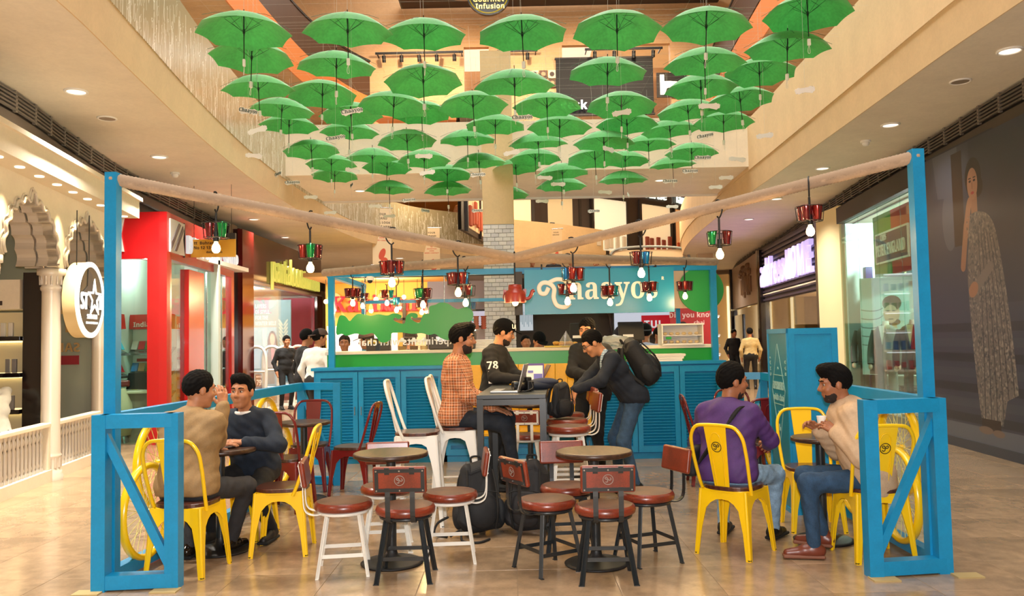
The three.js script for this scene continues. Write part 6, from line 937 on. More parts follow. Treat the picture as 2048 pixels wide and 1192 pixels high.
// ---------------------------------------------------------------- umbrellas
const fabricTex = (() => { const a = noise2(64, 5), b = noise2(9, 6); return dataTex(128, (u, v) => { const n = 0.9 + 0.12 * a(u, v) + 0.1 * b(u, v); return [66 * n, 168 * n, 78 * n]; }, 1); })();
const canopyM = mat(0xffffff, 0.85, { map: fabricTex, transmission: 0.35, thickness: 0, side: THREE.DoubleSide }), ribM = mat(0x2f5a3c, 0.4, { metalness: 0.3 }), shaftM = mat(0x1d1f20, 0.4), handleM = mat(0xf0efe8, 0.5), wireT = mat(0xd8d8d0, 0.5);
function canopyGeo(sag) {
  const R = 0.43, n = 8, rings = 6, pos = [], uv = [], idx = [], sub = 5;
  for (let r = 0; r <= rings; r++) for (let i = 0; i <= n * sub; i++) {
    const k = r / rings, a = i / (n * sub) * 6.28318, f = (i % sub) / sub, m = 1 - Math.pow(2 * f - 1, 2), edge = 1 - 0.085 * m * k * k, rad = R * k * edge;
    const y = 0.0 - 0.185 * Math.pow(k, 1.9) + 0.012 * m * k * k - 0.014 * m * (1 - k) * k;
    pos.push(rad * Math.cos(a), y, rad * Math.sin(a)); uv.push(rad * Math.cos(a), rad * Math.sin(a));
  }
  const w = n * sub + 1; for (let r = 0; r < rings; r++) for (let i = 0; i < n * sub; i++) { const a = r * w + i; idx.push(a, a + 1, a + w, a + 1, a + w + 1, a + w); }
  const g = new THREE.BufferGeometry(); g.setAttribute('position', new THREE.Float32BufferAttribute(pos, 3)); g.setAttribute('uv', new THREE.Float32BufferAttribute(uv, 2)); g.setIndex(idx);
  return toCreasedNormals(g.toNonIndexed(), 0.35);
}
function umbrella() {
  const t = thing('green_umbrella', 'open green umbrella with a white handle hanging overhead', 'umbrella', [0, 0, 0], 0, 'green umbrellas hanging over the seating');
  obj('canopy', canopyGeo(), canopyM, t);
  const rib = ready([...[0.08, 0.2, 0.32].map((r, i) => { const h = q => -0.125 * Math.pow(q / 0.43, 1.9) - 0.012; const r2 = r + 0.11; return bar([r - 0.02, h(r - 0.02), 0], [r2, h(r2), 0], 0.0018, 0, true); }), bar([0.012, -0.16, 0], [0.17, -0.045, 0], 0.0018, 0, true)], ribM);
  for (let i = 0; i < 8; i++) { const r = obj('rib', rib, ribM, t); r.rotation.y = i / 8 * 6.28318; }
  obj('shaft', [cyl(0.006, 0.006, 0.2, 0, -0.1, 0, 8), cyl(0.0048, 0.0048, 0.24, 0, -0.3, 0, 8), cyl(0.011, 0.011, 0.04, 0, -0.16, 0, 10), cyl(0.005, 0.004, 0.05, 0, 0.02, 0, 8)], shaftM, t);
  const h = obj('handle', rbx(0.034, 0.068, 0.026, 0.008, 0, -0.45, 0), handleM, t); obj('strap', tube([[0.0, -0.482, 0], [0.012, -0.52, 0], [0.008, -0.56, 0.004], [-0.004, -0.56, 0.004], [-0.004, -0.52, 0], [0.0, -0.482, 0]], 0.0022, 30, 6), handleM, h); obj('hanging_wire', cyl(0.0012, 0.0012, 1, 0, 0.5, 0, 5), wireT, t); return t;
}
const UMB = [[-2.39,4.47,-7.37],[-2.64,4.59,-8.40],[-2.96,4.65,-9.62],[-1.51,4.58,-7.69],[-1.82,4.57,-8.66],[-2.29,4.69,-10.06],[-0.83,4.68,-8.11],[-0.92,4.44,-8.83],[-1.35,4.43,-9.69],[-0.43,4.45,-9.83],[-2.96,4.69,-10.68],[-3.16,4.77,-11.75],[-2.10,4.65,-10.84],[-2.29,4.66,-11.75],[-1.23,4.85,-11.55],[-2.98,4.52,-12.27],[-2.96,4.60,-13.59],[-3.14,4.63,-14.70],[-1.46,4.48,-11.65],[-2.19,4.58,-13.08],[-2.09,4.61,-14.00],[-1.36,4.52,-13.08],[-0.61,4.57,-11.99],[-0.18,4.59,-11.31],[-0.47,4.33,-12.49],[-1.05,4.44,-13.86],[-2.08,4.26,-14.14],[-1.09,4.25,-14.29],[-0.07,4.23,-14.70],[0.07,4.25,-8.40],[0.14,4.47,-7.57],[1.05,4.53,-7.70],[1.90,4.55,-7.68],[2.93,4.73,-7.88],[2.84,4.51,-8.20],[2.06,4.46,-8.47],[1.07,4.44,-8.66],[2.95,4.68,-9.52],[2.25,4.51,-9.49],[0.47,4.44,-9.88],[1.37,4.41,-9.83],[2.93,4.59,-10.32],[2.40,4.63,-10.92],[0.67,4.39,-10.67],[1.62,4.53,-11.15],[3.02,4.61,-11.44],[2.34,4.62,-11.87],[0.41,4.39,-11.55],[1.30,4.29,-11.17],[2.16,4.60,-12.65],[2.90,4.53,-12.98],[0.42,4.54,-13.22],[1.27,4.28,-12.14],[1.97,4.62,-13.86],[0.82,4.21,-12.81],[0.86,4.16,-13.61],[2.93,4.71,-14.70],[1.92,4.29,-13.86],[0.10,4.55,-13.97]];
{
  const u = umbrella();
  UMB.forEach((p, i) => { const o = i ? dup(u, p) : u; o.position.set(p[0], p[1] + 0.02, p[2]); o.children.find(c => c.name === 'hanging_wire').scale.y = 5.32 - p[1] - 0.02; o.rotation.set(rr(-0.07, 0.07), rr(0, 6.28), rr(-0.08, 0.08)); });
}
single('suspension_net', [...Array.from({ length: 17 }, (_, i) => bar([-3.5 - 0.04 * i, 5.32, -7.0 - i * 0.5], [4.3, 5.32, -7.0 - i * 0.5], 0.0005, 0, true)), ...[-7.8, -8.22, -8.9, -9.14, -9.66, -9.69, -9.77, -9.86, -10.26, -10.39, -10.74, -10.84, -11.04, -11.33, -11.6, -12.33, -13.44, -14.11, -14.43].map(z => bar([-3.5, 5.32, z], [4.3, 5.32, z], 0.0005, 0, true)), ...Array.from({ length: 13 }, (_, i) => bar([-3.4 + i * 0.55, 5.32, -6.8], [-3.4 + i * 0.55, 5.32, -15.2], 0.0005, 0, true))], wireT, 'thin cable net over the atrium from which the umbrellas hang', 'cable net');
// ---------------------------------------------------------------- name tags on threads
{
  const out = [], N = 60, hw = 0.105; for (let i = 0; i < N; i++) { const a = i / N * 6.2832, c = Math.cos(a), s = Math.sin(a); out.push([hw * Math.sign(c) * Math.pow(Math.abs(c), 0.35) * (1 + 0.03 * Math.sin(a * 9)), 0.026 * Math.sign(s) * Math.pow(Math.abs(s), 0.5) + 0.005 * Math.sin(a * 11) - (s < 0 && Math.abs(c + 0.35) < 0.25 ? 0.008 : 0)]); }
  const board = ready(extr(out, 0.006).translate(0, 0, -0.003), M.white), ink = mat(0x2c4a44, 0.6), words = ready(text('Chaayos', 0.036, 0.002, serif).translate(0, 0, 0.003), ink), th = ready(cyl(0.0008, 0.0008, 1.6, 0, 0.81, 0, 5), wireT), th2 = ready(cyl(0.0009, 0.0009, 0.16, 0, -0.1, 0, 5), wireT);
  const TAGS = [[-2.49,3.72,-7.80,1,-0.35],[-2.62,3.72,-8.50,0,0.60],[-1.51,3.72,-7.87,1,0.30],[-1.89,3.72,-8.90,1,0.30],[-1.03,3.72,-9.86,0,0.00],[0.14,3.72,-8.22,1,0.05],[-0.43,3.72,-11.04,1,0.05],[1.13,3.72,-8.11,0,0.35],[1.96,3.72,-7.94,0,0.00],[2.73,3.72,-7.48,0,0.30],[2.88,3.72,-9.18,0,0.25],[-3.02,3.72,-9.66,0,-0.15],[-3.01,3.72,-11.33,1,0.00],[-3.04,3.72,-10.74,1,-0.90],[-3.04,3.72,-12.49,0,0.00],[-2.22,3.72,-13.44,0,0.00],[-2.15,3.72,-14.54,0,0.05],[-1.60,3.72,-12.93,1,0.10],[-3.08,3.72,-14.02,0,0.10],[-3.17,3.71,-15.00,1,1.20],[-2.24,3.72,-11.60,1,-1.20],[0.49,3.72,-11.34,0,-0.10],[0.70,3.72,-11.84,0,0.00],[1.46,3.72,-12.57,0,-0.10],[1.86,3.72,-12.87,0,1.30],[0.52,3.72,-13.28,0,0.00],[1.47,3.72,-14.43,1,0.00],[-0.06,3.72,-14.13,0,0.00],[-0.56,3.72,-14.12,1,0.00],[2.20,3.72,-9.14,1,-0.80],[2.43,3.72,-10.26,1,0.00],[2.45,3.72,-11.09,1,0.00],[2.31,3.72,-11.78,1,0.00],[2.90,3.72,-10.39,0,-0.20],[3.07,3.72,-11.60,0,0.10],[3.10,3.72,-12.33,0,0.10],[2.79,3.72,-14.11,0,0.00],[-1.09,3.72,-10.84,0,0.30],[-2.04,3.72,-10.62,0,-0.40],[0.03,3.72,-9.77,0,0.40],[1.18,3.72,-9.69,0,0.80],[-1.45,3.72,-14.01,1,0.90]];
  for (const [x, y, z, front, a] of TAGS) {
    const t = thing('name_tag', front ? 'white cloud-edged tag with the dark cafe name hanging on a thread' : 'white cloud-edged tag hanging on a thread with its blank side showing', 'tag', [x, y, z], 0, front ? 'lettered tags under the umbrellas' : 'tags turned blank side out');
    const g = new THREE.Group(); g.name = 'tag_board'; t.add(g); g.rotation.y = (Math.abs(a) > 0.7 ? a : a * 0.8) + (front ? 0 : Math.PI); g.rotation.z = (Math.abs(a) < 0.7 ? a * 0.7 : 0) * (front ? 1 : -1);
    obj('board', board, M.white, g); obj('words', words, ink, g); obj('thread', th, wireT, t); if (front) obj('thread', th2, wireT, t);
  }
}
// ---------------------------------------------------------------- people: smooth joined capsules meshed on a grid
function meshField(bones, cell, opt = {}) {              // bones: {a, b, r0, r1} capsules or {c, r:[x,y,z]} ellipsoids (neg = carved); k = blend
  const lo = [1e9, 1e9, 1e9], hi = [-1e9, -1e9, -1e9], k = opt.k ?? 0.035;
  for (const b of bones) if (!b.neg) for (let i = 0; i < 3; i++) {
    const p = b.c ? [b.c.getComponent(i) - b.m, b.c.getComponent(i) + b.m] : [Math.min(b.a.getComponent(i) - b.r0, b.b.getComponent(i) - b.r1), Math.max(b.a.getComponent(i) + b.r0, b.b.getComponent(i) + b.r1)];
    lo[i] = Math.min(lo[i], p[0]); hi[i] = Math.max(hi[i], p[1]);
  }
  const pad = 3 * cell + 0.01, n = [0, 1, 2].map(i => { lo[i] -= pad; return Math.ceil((hi[i] + pad - lo[i]) / cell) + 1; }), [nx, ny, nz] = n, F = new Float32Array(nx * ny * nz).fill(1);
  const ex = 0.07 + 2 * cell;
  for (const b of bones) {
    const bl = [], bh = []; for (let i = 0; i < 3; i++) { const p = b.c ? [b.c.getComponent(i) - b.m - ex, b.c.getComponent(i) + b.m + ex] : [Math.min(b.a.getComponent(i) - b.r0, b.b.getComponent(i) - b.r1) - ex, Math.max(b.a.getComponent(i) + b.r0, b.b.getComponent(i) + b.r1) + ex]; bl[i] = Math.max(0, Math.floor((p[0] - lo[i]) / cell)); bh[i] = Math.min(n[i] - 1, Math.ceil((p[1] - lo[i]) / cell)); }
    const kk = b.k ?? k; let ax, ay, az, dx, dy, dz, L; if (!b.c) { ax = b.a.x; ay = b.a.y; az = b.a.z; dx = b.b.x - ax; dy = b.b.y - ay; dz = b.b.z - az; L = dx * dx + dy * dy + dz * dz || 1e-9; }
    for (let z = bl[2]; z <= bh[2]; z++) for (let y = bl[1]; y <= bh[1]; y++) for (let x = bl[0]; x <= bh[0]; x++) {
      const px = lo[0] + x * cell, py = lo[1] + y * cell, pz = lo[2] + z * cell; let d;
      if (b.c) { const v = b.q ? V(px - b.c.x, py - b.c.y, pz - b.c.z).applyQuaternion(b.q) : { x: px - b.c.x, y: py - b.c.y, z: pz - b.c.z }, ux = v.x / b.r[0], uy = v.y / b.r[1], uz = v.z / b.r[2], l = Math.sqrt(ux * ux + uy * uy + uz * uz), g = Math.sqrt(ux * ux / (b.r[0] * b.r[0]) + uy * uy / (b.r[1] * b.r[1]) + uz * uz / (b.r[2] * b.r[2])) || 1e-6; d = l * (l - 1) / g; if (l < 1e-4) d = -Math.min(...b.r); }
      else { let t = ((px - ax) * dx + (py - ay) * dy + (pz - az) * dz) / L; t = t < 0 ? 0 : t > 1 ? 1 : t; const ex2 = px - ax - dx * t, ey = py - ay - dy * t, ez = pz - az - dz * t; d = Math.sqrt(ex2 * ex2 + ey * ey + ez * ez) - (b.r0 + (b.r1 - b.r0) * t); }
      const i = (z * ny + y) * nx + x, f = F[i];
      if (b.neg) { const h = Math.max(kk - Math.abs(f + d), 0) / kk; F[i] = Math.max(f, -d) + h * h * kk / 4; }
      else { const h = Math.max(kk - Math.abs(f - d), 0) / kk; F[i] = Math.min(f, d) - h * h * kk / 4; }
    }
  }
  if (opt.mod) for (let z = 0, i = 0; z < nz; z++) for (let y = 0; y < ny; y++) for (let x = 0; x < nx; x++, i++) if (Math.abs(F[i]) < 0.12) F[i] = opt.mod(lo[0] + x * cell, lo[1] + y * cell, lo[2] + z * cell, F[i]);
  const pos = [], id = new Int32Array(nx * ny * nz).fill(-1), idx = [], at3 = (x, y, z) => (z * ny + y) * nx + x;
  for (let z = 0; z < nz - 1; z++) for (let y = 0; y < ny - 1; y++) for (let x = 0; x < nx - 1; x++) {
    let sx = 0, sy = 0, sz = 0, c = 0, neg = 0; const f = [];
    for (let q = 0; q < 8; q++) { f[q] = F[at3(x + (q & 1), y + ((q >> 1) & 1), z + (q >> 2))]; if (f[q] < 0) neg++; }
    if (!neg || neg === 8) continue;
    for (const [p, q] of EDGES) if ((f[p] < 0) !== (f[q] < 0)) { const t = f[p] / (f[p] - f[q]); sx += (p & 1) + ((q & 1) - (p & 1)) * t; sy += ((p >> 1) & 1) + (((q >> 1) & 1) - ((p >> 1) & 1)) * t; sz += (p >> 2) + ((q >> 2) - (p >> 2)) * t; c++; }
    id[at3(x, y, z)] = pos.length / 3; pos.push(lo[0] + (x + sx / c) * cell, lo[1] + (y + sy / c) * cell, lo[2] + (z + sz / c) * cell);
  }
  const quad = (a, b, c, d, flip) => { if (a < 0 || b < 0 || c < 0 || d < 0) return; if (flip) idx.push(a, c, b, a, d, c); else idx.push(a, b, c, a, c, d); };
  for (let z = 1; z < nz - 1; z++) for (let y = 1; y < ny - 1; y++) for (let x = 1; x < nx - 1; x++) {
    const f0 = F[at3(x, y, z)] < 0;
    if (f0 !== (F[at3(x + 1, y, z)] < 0)) quad(id[at3(x, y - 1, z - 1)], id[at3(x, y, z - 1)], id[at3(x, y, z)], id[at3(x, y - 1, z)], !f0);
    if (f0 !== (F[at3(x, y + 1, z)] < 0)) quad(id[at3(x - 1, y, z - 1)], id[at3(x - 1, y, z)], id[at3(x, y, z)], id[at3(x, y, z - 1)], !f0);
    if (f0 !== (F[at3(x, y, z + 1)] < 0)) quad(id[at3(x - 1, y - 1, z)], id[at3(x, y - 1, z)], id[at3(x, y, z)], id[at3(x - 1, y, z)], !f0);
  }
  const g = new THREE.BufferGeometry(); g.setAttribute('position', new THREE.Float32BufferAttribute(pos, 3)); g.setIndex(idx); g.computeVertexNormals(); return g;
}
const EDGES = [[0, 1], [2, 3], [4, 5], [6, 7], [0, 2], [1, 3], [4, 6], [5, 7], [0, 4], [1, 5], [2, 6], [3, 7]];
const cap = (a, b, r0, r1 = r0, k) => ({ a, b, r0, r1, k }), ell = (c, r, q, k) => ({ c, r, q, m: Math.max(...r), k });
function ik(a, target, l1, l2, hint) {                   // two-bone chain: returns the middle joint and the reachable end
  const d = target.clone().sub(a); let L = d.length(); const mx = (l1 + l2) * 0.995; if (L > mx) { d.multiplyScalar(mx / L); L = mx; } const e = a.clone().add(d), n = d.clone().normalize();
  const x = (l1 * l1 - l2 * l2 + L * L) / (2 * L), h = Math.sqrt(Math.max(0, l1 * l1 - x * x)), p = hint.clone().sub(n.clone().multiplyScalar(hint.dot(n))).normalize(); return [a.clone().addScaledVector(n, x).addScaledVector(p, h), e];
}
const SKIN = [0xa9714e, 0x9a6242, 0xb9825c, 0x8a5638].map((h, i) => speckled(h, 0.12, 0.12, 0.5, {}, 80 + i)), HAIR = mat(0x0a0807, 0.85, { specularIntensity: 0.3 }), EYEW = mat(0xb4a99e, 0.35), EYEB = mat(0x1a0f0a, 0.15);
function plaid(base, lines, size) { return canvasTex(128, 128, (g, w, h) => { g.fillStyle = base; g.fillRect(0, 0, w, h); for (const [p, t, c] of lines) { g.fillStyle = c; g.fillRect(p, 0, t, h); g.fillRect(0, p, w, t); } }); }
function cloth(color, rough = 0.9, amt = 0.25, s = 3) { return speckled(color, amt, 0.25, rough, { sheen: 0.2, sheenRoughness: 0.6 }, s); }
function handBones(w, dir, palm, curl, s, thumbSide) {   // palm and five fingers, each a chain rooted in the palm
  const f = dir.clone().normalize(), pn = palm.clone().addScaledVector(f, -palm.dot(f)).normalize(), side = V().crossVectors(f, pn).multiplyScalar(thumbSide), B = [], P = (u, v, n) => w.clone().addScaledVector(f, u * s).addScaledVector(side, v * s).addScaledVector(pn, n * s);
  B.push(cap(P(-0.02, 0, 0), P(0.02, 0, 0), 0.025 * s, 0.024 * s), cap(P(0.02, 0.02, 0), P(0.08, 0.03, 0), 0.016 * s, 0.014 * s), cap(P(0.02, 0, 0), P(0.085, 0.008, -0.002), 0.017 * s, 0.014 * s), cap(P(0.02, -0.018, 0), P(0.078, -0.027, 0), 0.016 * s, 0.013 * s));
  const fing = [[0.034, 0.08, 0.072, 0.0088], [0.012, 0.087, 0.08, 0.009], [-0.01, 0.085, 0.074, 0.0086], [-0.031, 0.076, 0.058, 0.0078]];
  for (const [v, u, L, r] of fing) { let a = curl * 0.5, p = P(u, v, 0); const seg = [0.45, 0.32, 0.23]; let cu = u, cn = 0; for (let i = 0; i < 3; i++) { const nu = cu + Math.cos(a) * L * seg[i], nn = cn + Math.sin(a) * L * seg[i], q = P(nu, v * (1 + 0.05 * i), nn); B.push(cap(p, q, r * s, r * s * 0.92, 0.006)); p = q; cu = nu; cn = nn; a += curl * 0.75; } }
  B.push(cap(P(0.01, 0.03, 0.006), P(0.045, 0.058, 0.02), 0.014 * s, 0.011 * s), cap(P(0.045, 0.058, 0.02), P(0.075, 0.06 - curl * 0.012, 0.032), 0.0105 * s, 0.009 * s, 0.006)); return B;
}
function person(o) {
  const t = thing('person', o.label, 'person', o.pos, o.turn), s = o.s ?? 1, fine = o.fine ?? 1, inv = new THREE.Matrix4().makeRotationY(o.turn).setPosition(...o.pos).invert(), W = p => V(...p).applyMatrix4(inv);
  const hipY = o.hip ?? 0.93 * s, P = V(0, hipY, 0), lq = new THREE.Quaternion().setFromEuler(new THREE.Euler(o.lean ?? 0.05, o.twist ?? 0, o.tilt ?? 0)), T = (x, y, z) => V(x * s, y * s, z * s).applyQuaternion(lq).add(P), fat = o.fat ?? 1;
  const hq = new THREE.Quaternion().setFromEuler(new THREE.Euler(o.nod ?? 0, (o.twist ?? 0) + (o.look ?? 0), o.headTilt ?? 0, 'YXZ')), nk = T(0, 0.53, 0.015), hc = nk.clone().add(V(0, 0.125 * s, 0.03 * s).applyQuaternion(hq));
  const H = (x, y, z) => V(x * s, y * s, z * s).applyQuaternion(hq).add(hc), hqi = hq.clone().invert();
  const sh = [1, -1].map(k => T(k * 0.178, 0.435, -0.01)), hp = [1, -1].map(k => V(k * 0.092 * s, hipY - 0.02, 0.0).applyAxisAngle(V(0, 1, 0), o.hipTurn ?? 0).setY(hipY - 0.02));
  const wr = (o.hands ?? [[0.24, -0.06, 0.08], [-0.24, -0.06, 0.08]]).map((h, i) => Array.isArray(h) ? T(h[0], h[1], h[2]) : W(h.w)), ar = wr.map((w, i) => ik(sh[i], w, 0.29 * s, 0.255 * s, o.elbow?.[i] ? V(...o.elbow[i]) : V(i ? -0.5 : 0.5, -0.6, -0.5)));
  const ft = (o.feet ?? [{ l: [0.1, 0.09, 0.02] }, { l: [-0.1, 0.09, -0.02] }]).map(f => f.w ? W(f.w) : V(...f.l)), lg = ft.map((f, i) => ik(hp[i], f, 0.435 * s, 0.42 * s, o.knee?.[i] ? V(...o.knee[i]) : V(i ? -0.15 : 0.15, 0.35, 1)));
  const torso = e => [cap(T(-0.125, 0.425, -0.012), T(0.125, 0.425, -0.012), (0.066 + e) * fat), cap(T(-0.085, 0.32, 0.0), T(0.085, 0.32, 0.0), (0.108 + e) * fat), cap(T(-0.065, 0.16, 0.012), T(0.065, 0.16, 0.012), (0.108 + e) * fat), cap(T(-0.075, 0.03, 0), T(0.075, 0.03, 0), (0.115 + e) * fat), cap(T(0, 0.04, 0), T(0, 0.42, 0), (0.105 + e) * fat)];
  const arms = (e, upTo = 1) => ar.flatMap(([el, w], i) => [cap(sh[i], el, (0.055 + e) * s, (0.044 + e) * s), cap(el, el.clone().lerp(w, upTo), (0.044 + e) * s, (0.033 + e) * s)]), legs = e => lg.flatMap(([kn, f], i) => [cap(hp[i], kn, (0.082 + e) * s, (0.06 + e) * s), cap(kn, f, (0.057 + e) * s, (0.04 + e) * s)]), pelvis = e => [cap(V(-0.07 * s, hipY + 0.02, -0.01), V(0.07 * s, hipY + 0.02, -0.01), (0.115 + e) * s), cap(hp[0], hp[1], (0.1 + e) * s)];
  const neck = [cap(T(0, 0.46, -0.005), H(0, -0.04, -0.02), 0.056 * s, 0.052 * s)], skin = SKIN[o.skin ?? 0], HS = fine < 1 ? 0.011 : 0.0055;
  const face = [ell(H(0, 0.03, -0.012), [0.076, 0.095, 0.097], hqi), ell(H(0, -0.045, 0.026), [0.057, 0.076, 0.064], hqi), cap(H(-0.012, -0.098, 0.062), H(0.012, -0.098, 0.062), 0.018 * s, 0.018 * s, 0.02), cap(H(0, 0.018, 0.087), H(0, -0.02, 0.108), 0.009 * s, 0.0135 * s, 0.014), cap(H(-0.01, -0.026, 0.096), H(0.01, -0.026, 0.096), 0.0095 * s, 0.0095 * s, 0.01), cap(H(-0.038, 0.034, 0.076), H(0.038, 0.034, 0.076), 0.013 * s, 0.013 * s, 0.02), ell(H(0.036, -0.024, 0.062), [0.027, 0.025, 0.025], hqi), ell(H(-0.036, -0.024, 0.062), [0.027, 0.025, 0.025], hqi), cap(H(-0.018, -0.056, 0.083), H(0.018, -0.056, 0.083), 0.008 * s, 0.008 * s, 0.008), cap(H(-0.014, -0.066, 0.082), H(0.014, -0.066, 0.082), 0.0085 * s, 0.0085 * s, 0.008), ell(H(0.079, 0, -0.006), [0.012, 0.032, 0.02], hqi, 0.01), ell(H(-0.079, 0, -0.006), [0.012, 0.032, 0.02], hqi, 0.01), cap(V().lerpVectors(H(0, -0.04, -0.02), T(0, 0.46, -0.005), 0.6), H(0, -0.04, -0.02), 0.054 * s, 0.052 * s)];
  for (const k of [1, -1]) face.push({ ...ell(H(k * 0.031, 0.012, 0.094), [0.014, 0.01, 0.014], hqi, 0.016), neg: true });
  const hands = fine < 1 && !o.showHands ? [] : ar.map(([el, w], i) => meshField(handBones(w, o.handDir?.[i] ? V(...o.handDir[i]) : w.clone().sub(el), o.palm?.[i] ? V(...o.palm[i]) : V(i ? 0.6 : -0.6, -0.6, -0.2), o.curl?.[i] ?? 0.45, 0.98 * s, i ? 1 : -1), 0.0045, { k: 0.012 }));
  const handLump = hands.length ? [] : ar.map(([el, w]) => cap(w, w.clone().add(w.clone().sub(el).normalize().multiplyScalar(0.12 * s)), 0.032 * s, 0.02 * s));
  const bodyG = [meshField([...torso(-0.022), ...arms(-0.006), ...legs(-0.016), ...pelvis(-0.03), ...neck, ...handLump], 0.016), meshField(face, HS, { k: 0.022 }), ...hands];
  obj('body', bodyG, skin, t);
  if (o.eyes !== false && fine >= 1) { obj('eye', [1, -1].map(k => sph(0.0095 * s, ...H(k * 0.031, 0.011, 0.0755).toArray(), 1, 1, 1, 12, 8)), EYEW, t); obj('iris', [1, -1].map(k => sph(0.0068 * s, ...H(k * 0.031 + (o.gaze ?? 0), 0.011, 0.0802).toArray(), 1, 1, 1, 10, 8)), EYEB, t); obj('eyebrow', [1, -1].map(k => tube([H(k * 0.013, 0.034, 0.094), H(k * 0.03, 0.04, 0.092), H(k * 0.05, 0.035, 0.08)].map(v => v.toArray()), 0.0045 * s, 10, 6)), HAIR, t); }
  const hl = o.hairline ?? -0.012, hair = o.hairMat ?? HAIR, toL = (x, y, z) => V(x - hc.x, y - hc.y, z - hc.z).applyQuaternion(hqi).divideScalar(s);
  if (o.hair !== false) obj('hair', meshField([ell(H(0, 0.036, -0.014), [0.0785 * s, 0.0985 * s + (o.hairUp ?? 0), 0.1 * s], hqi), ...(o.quiff ? [ell(H(0, 0.11, 0.055), [0.06, 0.032, 0.045], hqi)] : [])], HS, { mod: (x, y, z, f) => { const l = toL(x, y, z), side = l.z > 0 && l.z < 0.045 && Math.abs(l.x) > 0.055 ? 0.03 : 0, e = 0.8 * l.y - 0.6 * l.z - hl + side + 0.006 * Math.sin(l.x * 95) * (l.z > 0 ? 1 : 0), w = 0.0035 * Math.sin(l.x * 190 + l.z * 70 + 2 * Math.sin(l.y * 60)) * Math.sin(l.z * 150 - l.y * 120); return Math.max(f + w - 0.013 * Math.min(1, Math.max(0, e / 0.07)), -e * s); } }), hair, t);
  if (o.beard) obj('beard', meshField([ell(H(0, -0.05, 0.026), [0.0588 * s, 0.0785 * s + (o.beard > 1 ? 0.014 : 0), 0.0655 * s], hqi), cap(H(-0.026, -0.047, 0.078), H(0.026, -0.047, 0.078), 0.0075 * s, 0.0075 * s), cap(H(-0.012, -0.099, 0.063), H(0.012, -0.099, 0.063), 0.0195 * s, 0.0195 * s)], HS, { k: 0.015, mod: (x, y, z, f) => { const l = toL(x, y, z), w = 0.0015 * Math.sin(l.x * 330 + l.y * 240) * Math.sin(l.z * 310), mouth = Math.hypot(l.x / 1.7, l.y + 0.061) - 0.0115; return Math.max(f + w, (l.y + 0.032 + 0.45 * (l.z - 0.035)) * s * 0.9, l.z > 0.06 ? -mouth : -1, -(l.z + 0.03)); } }), o.beardMat ?? mat(0x241813, 0.85), t);
  const C = o.wear, wr1 = (x, y, z) => 0.0045 * Math.sin(x * 41 + y * 33 + 2 * Math.sin(z * 23)) * Math.sin(y * 47 - z * 39 + x * 11);
  const shirtBones = [...torso(o.ease ?? 0.006), ...arms(o.ease ?? 0.006, 0.94), ...(o.hem ? [cap(V(-0.08 * s, hipY - o.hem * 0.4, -0.02), V(0.08 * s, hipY - o.hem * 0.4, -0.02), 0.13 * s)] : [])];
  obj(C.topName ?? 'shirt', meshField(shirtBones, fine < 1 ? 0.02 : 0.0115, { mod: (x, y, z, f) => { const n = f + wr1(x, y, z), cut = hipY - (o.hem ?? 0.02) - 0.03; const nd = V(x, y, z).sub(T(0, 0.5, 0.02)); return Math.max(n, cut - y, (0.052 - nd.length()) * (nd.y > -0.05 ? 1 : -1) > 0 ? 0.052 - nd.length() : -1); } }), C.top, t);
  obj('trousers', meshField([...pelvis(0.004), ...legs(0.006)], fine < 1 ? 0.02 : 0.0125, { mod: (x, y, z, f) => f + wr1(x, y * 0.8, z) * 0.9 }), C.legs, t);
  if (o.shoes !== false) lg.forEach(([kn, f], i) => { const d = o.toe?.[i] ? V(...o.toe[i]).normalize() : V(i ? -0.12 : 0.12, 0, 1).normalize(), sole = f.y - 0.088 * s, p = (u, h) => f.clone().addScaledVector(d, u * s).setY(sole + h * s + (d.y * u * s)); const sg = meshField([cap(p(-0.035, 0.05), p(0.06, 0.055), 0.042 * s, 0.04 * s), cap(p(0.05, 0.045), p(0.175, 0.03), 0.041 * s, 0.03 * s), cap(p(0.0, 0.05), p(0.0, 0.1), 0.043 * s, 0.042 * s)], fine < 1 ? 0.014 : 0.008, { k: 0.02, mod: (x, y, z, q) => Math.max(q, (sole + 0.012) - y) }), sh2 = obj('shoe', sg, C.shoes ?? M.black, t); obj('sole', [rbx(0.088 * s, 0.024, 0.275 * s, 0.011, 0, 0, 0).rotateY(Math.atan2(d.x, d.z)).translate(f.x + d.x * 0.07 * s, sole + 0.013, f.z + d.z * 0.07 * s)], C.sole ?? M.rubber, sh2); });
  if (C.collar) obj('collar', new THREE.TorusGeometry(0.066 * s, 0.012, 8, 28).rotateX(Math.PI / 2 - 0.25).scale(1, 1.25, 1).applyQuaternion(lq).translate(...T(0, 0.495, 0.012).toArray()), C.collar, t);
  if (C.belt) obj('belt', meshField(torso((o.ease ?? 0.006) - 0.004), 0.01, { mod: (x, y, z, f) => Math.max(f, Math.abs(y - hipY - 0.0) - 0.02) }), C.belt, t);
  return { t, T, H, hc, hq, s, ar, hipY, lg };
}
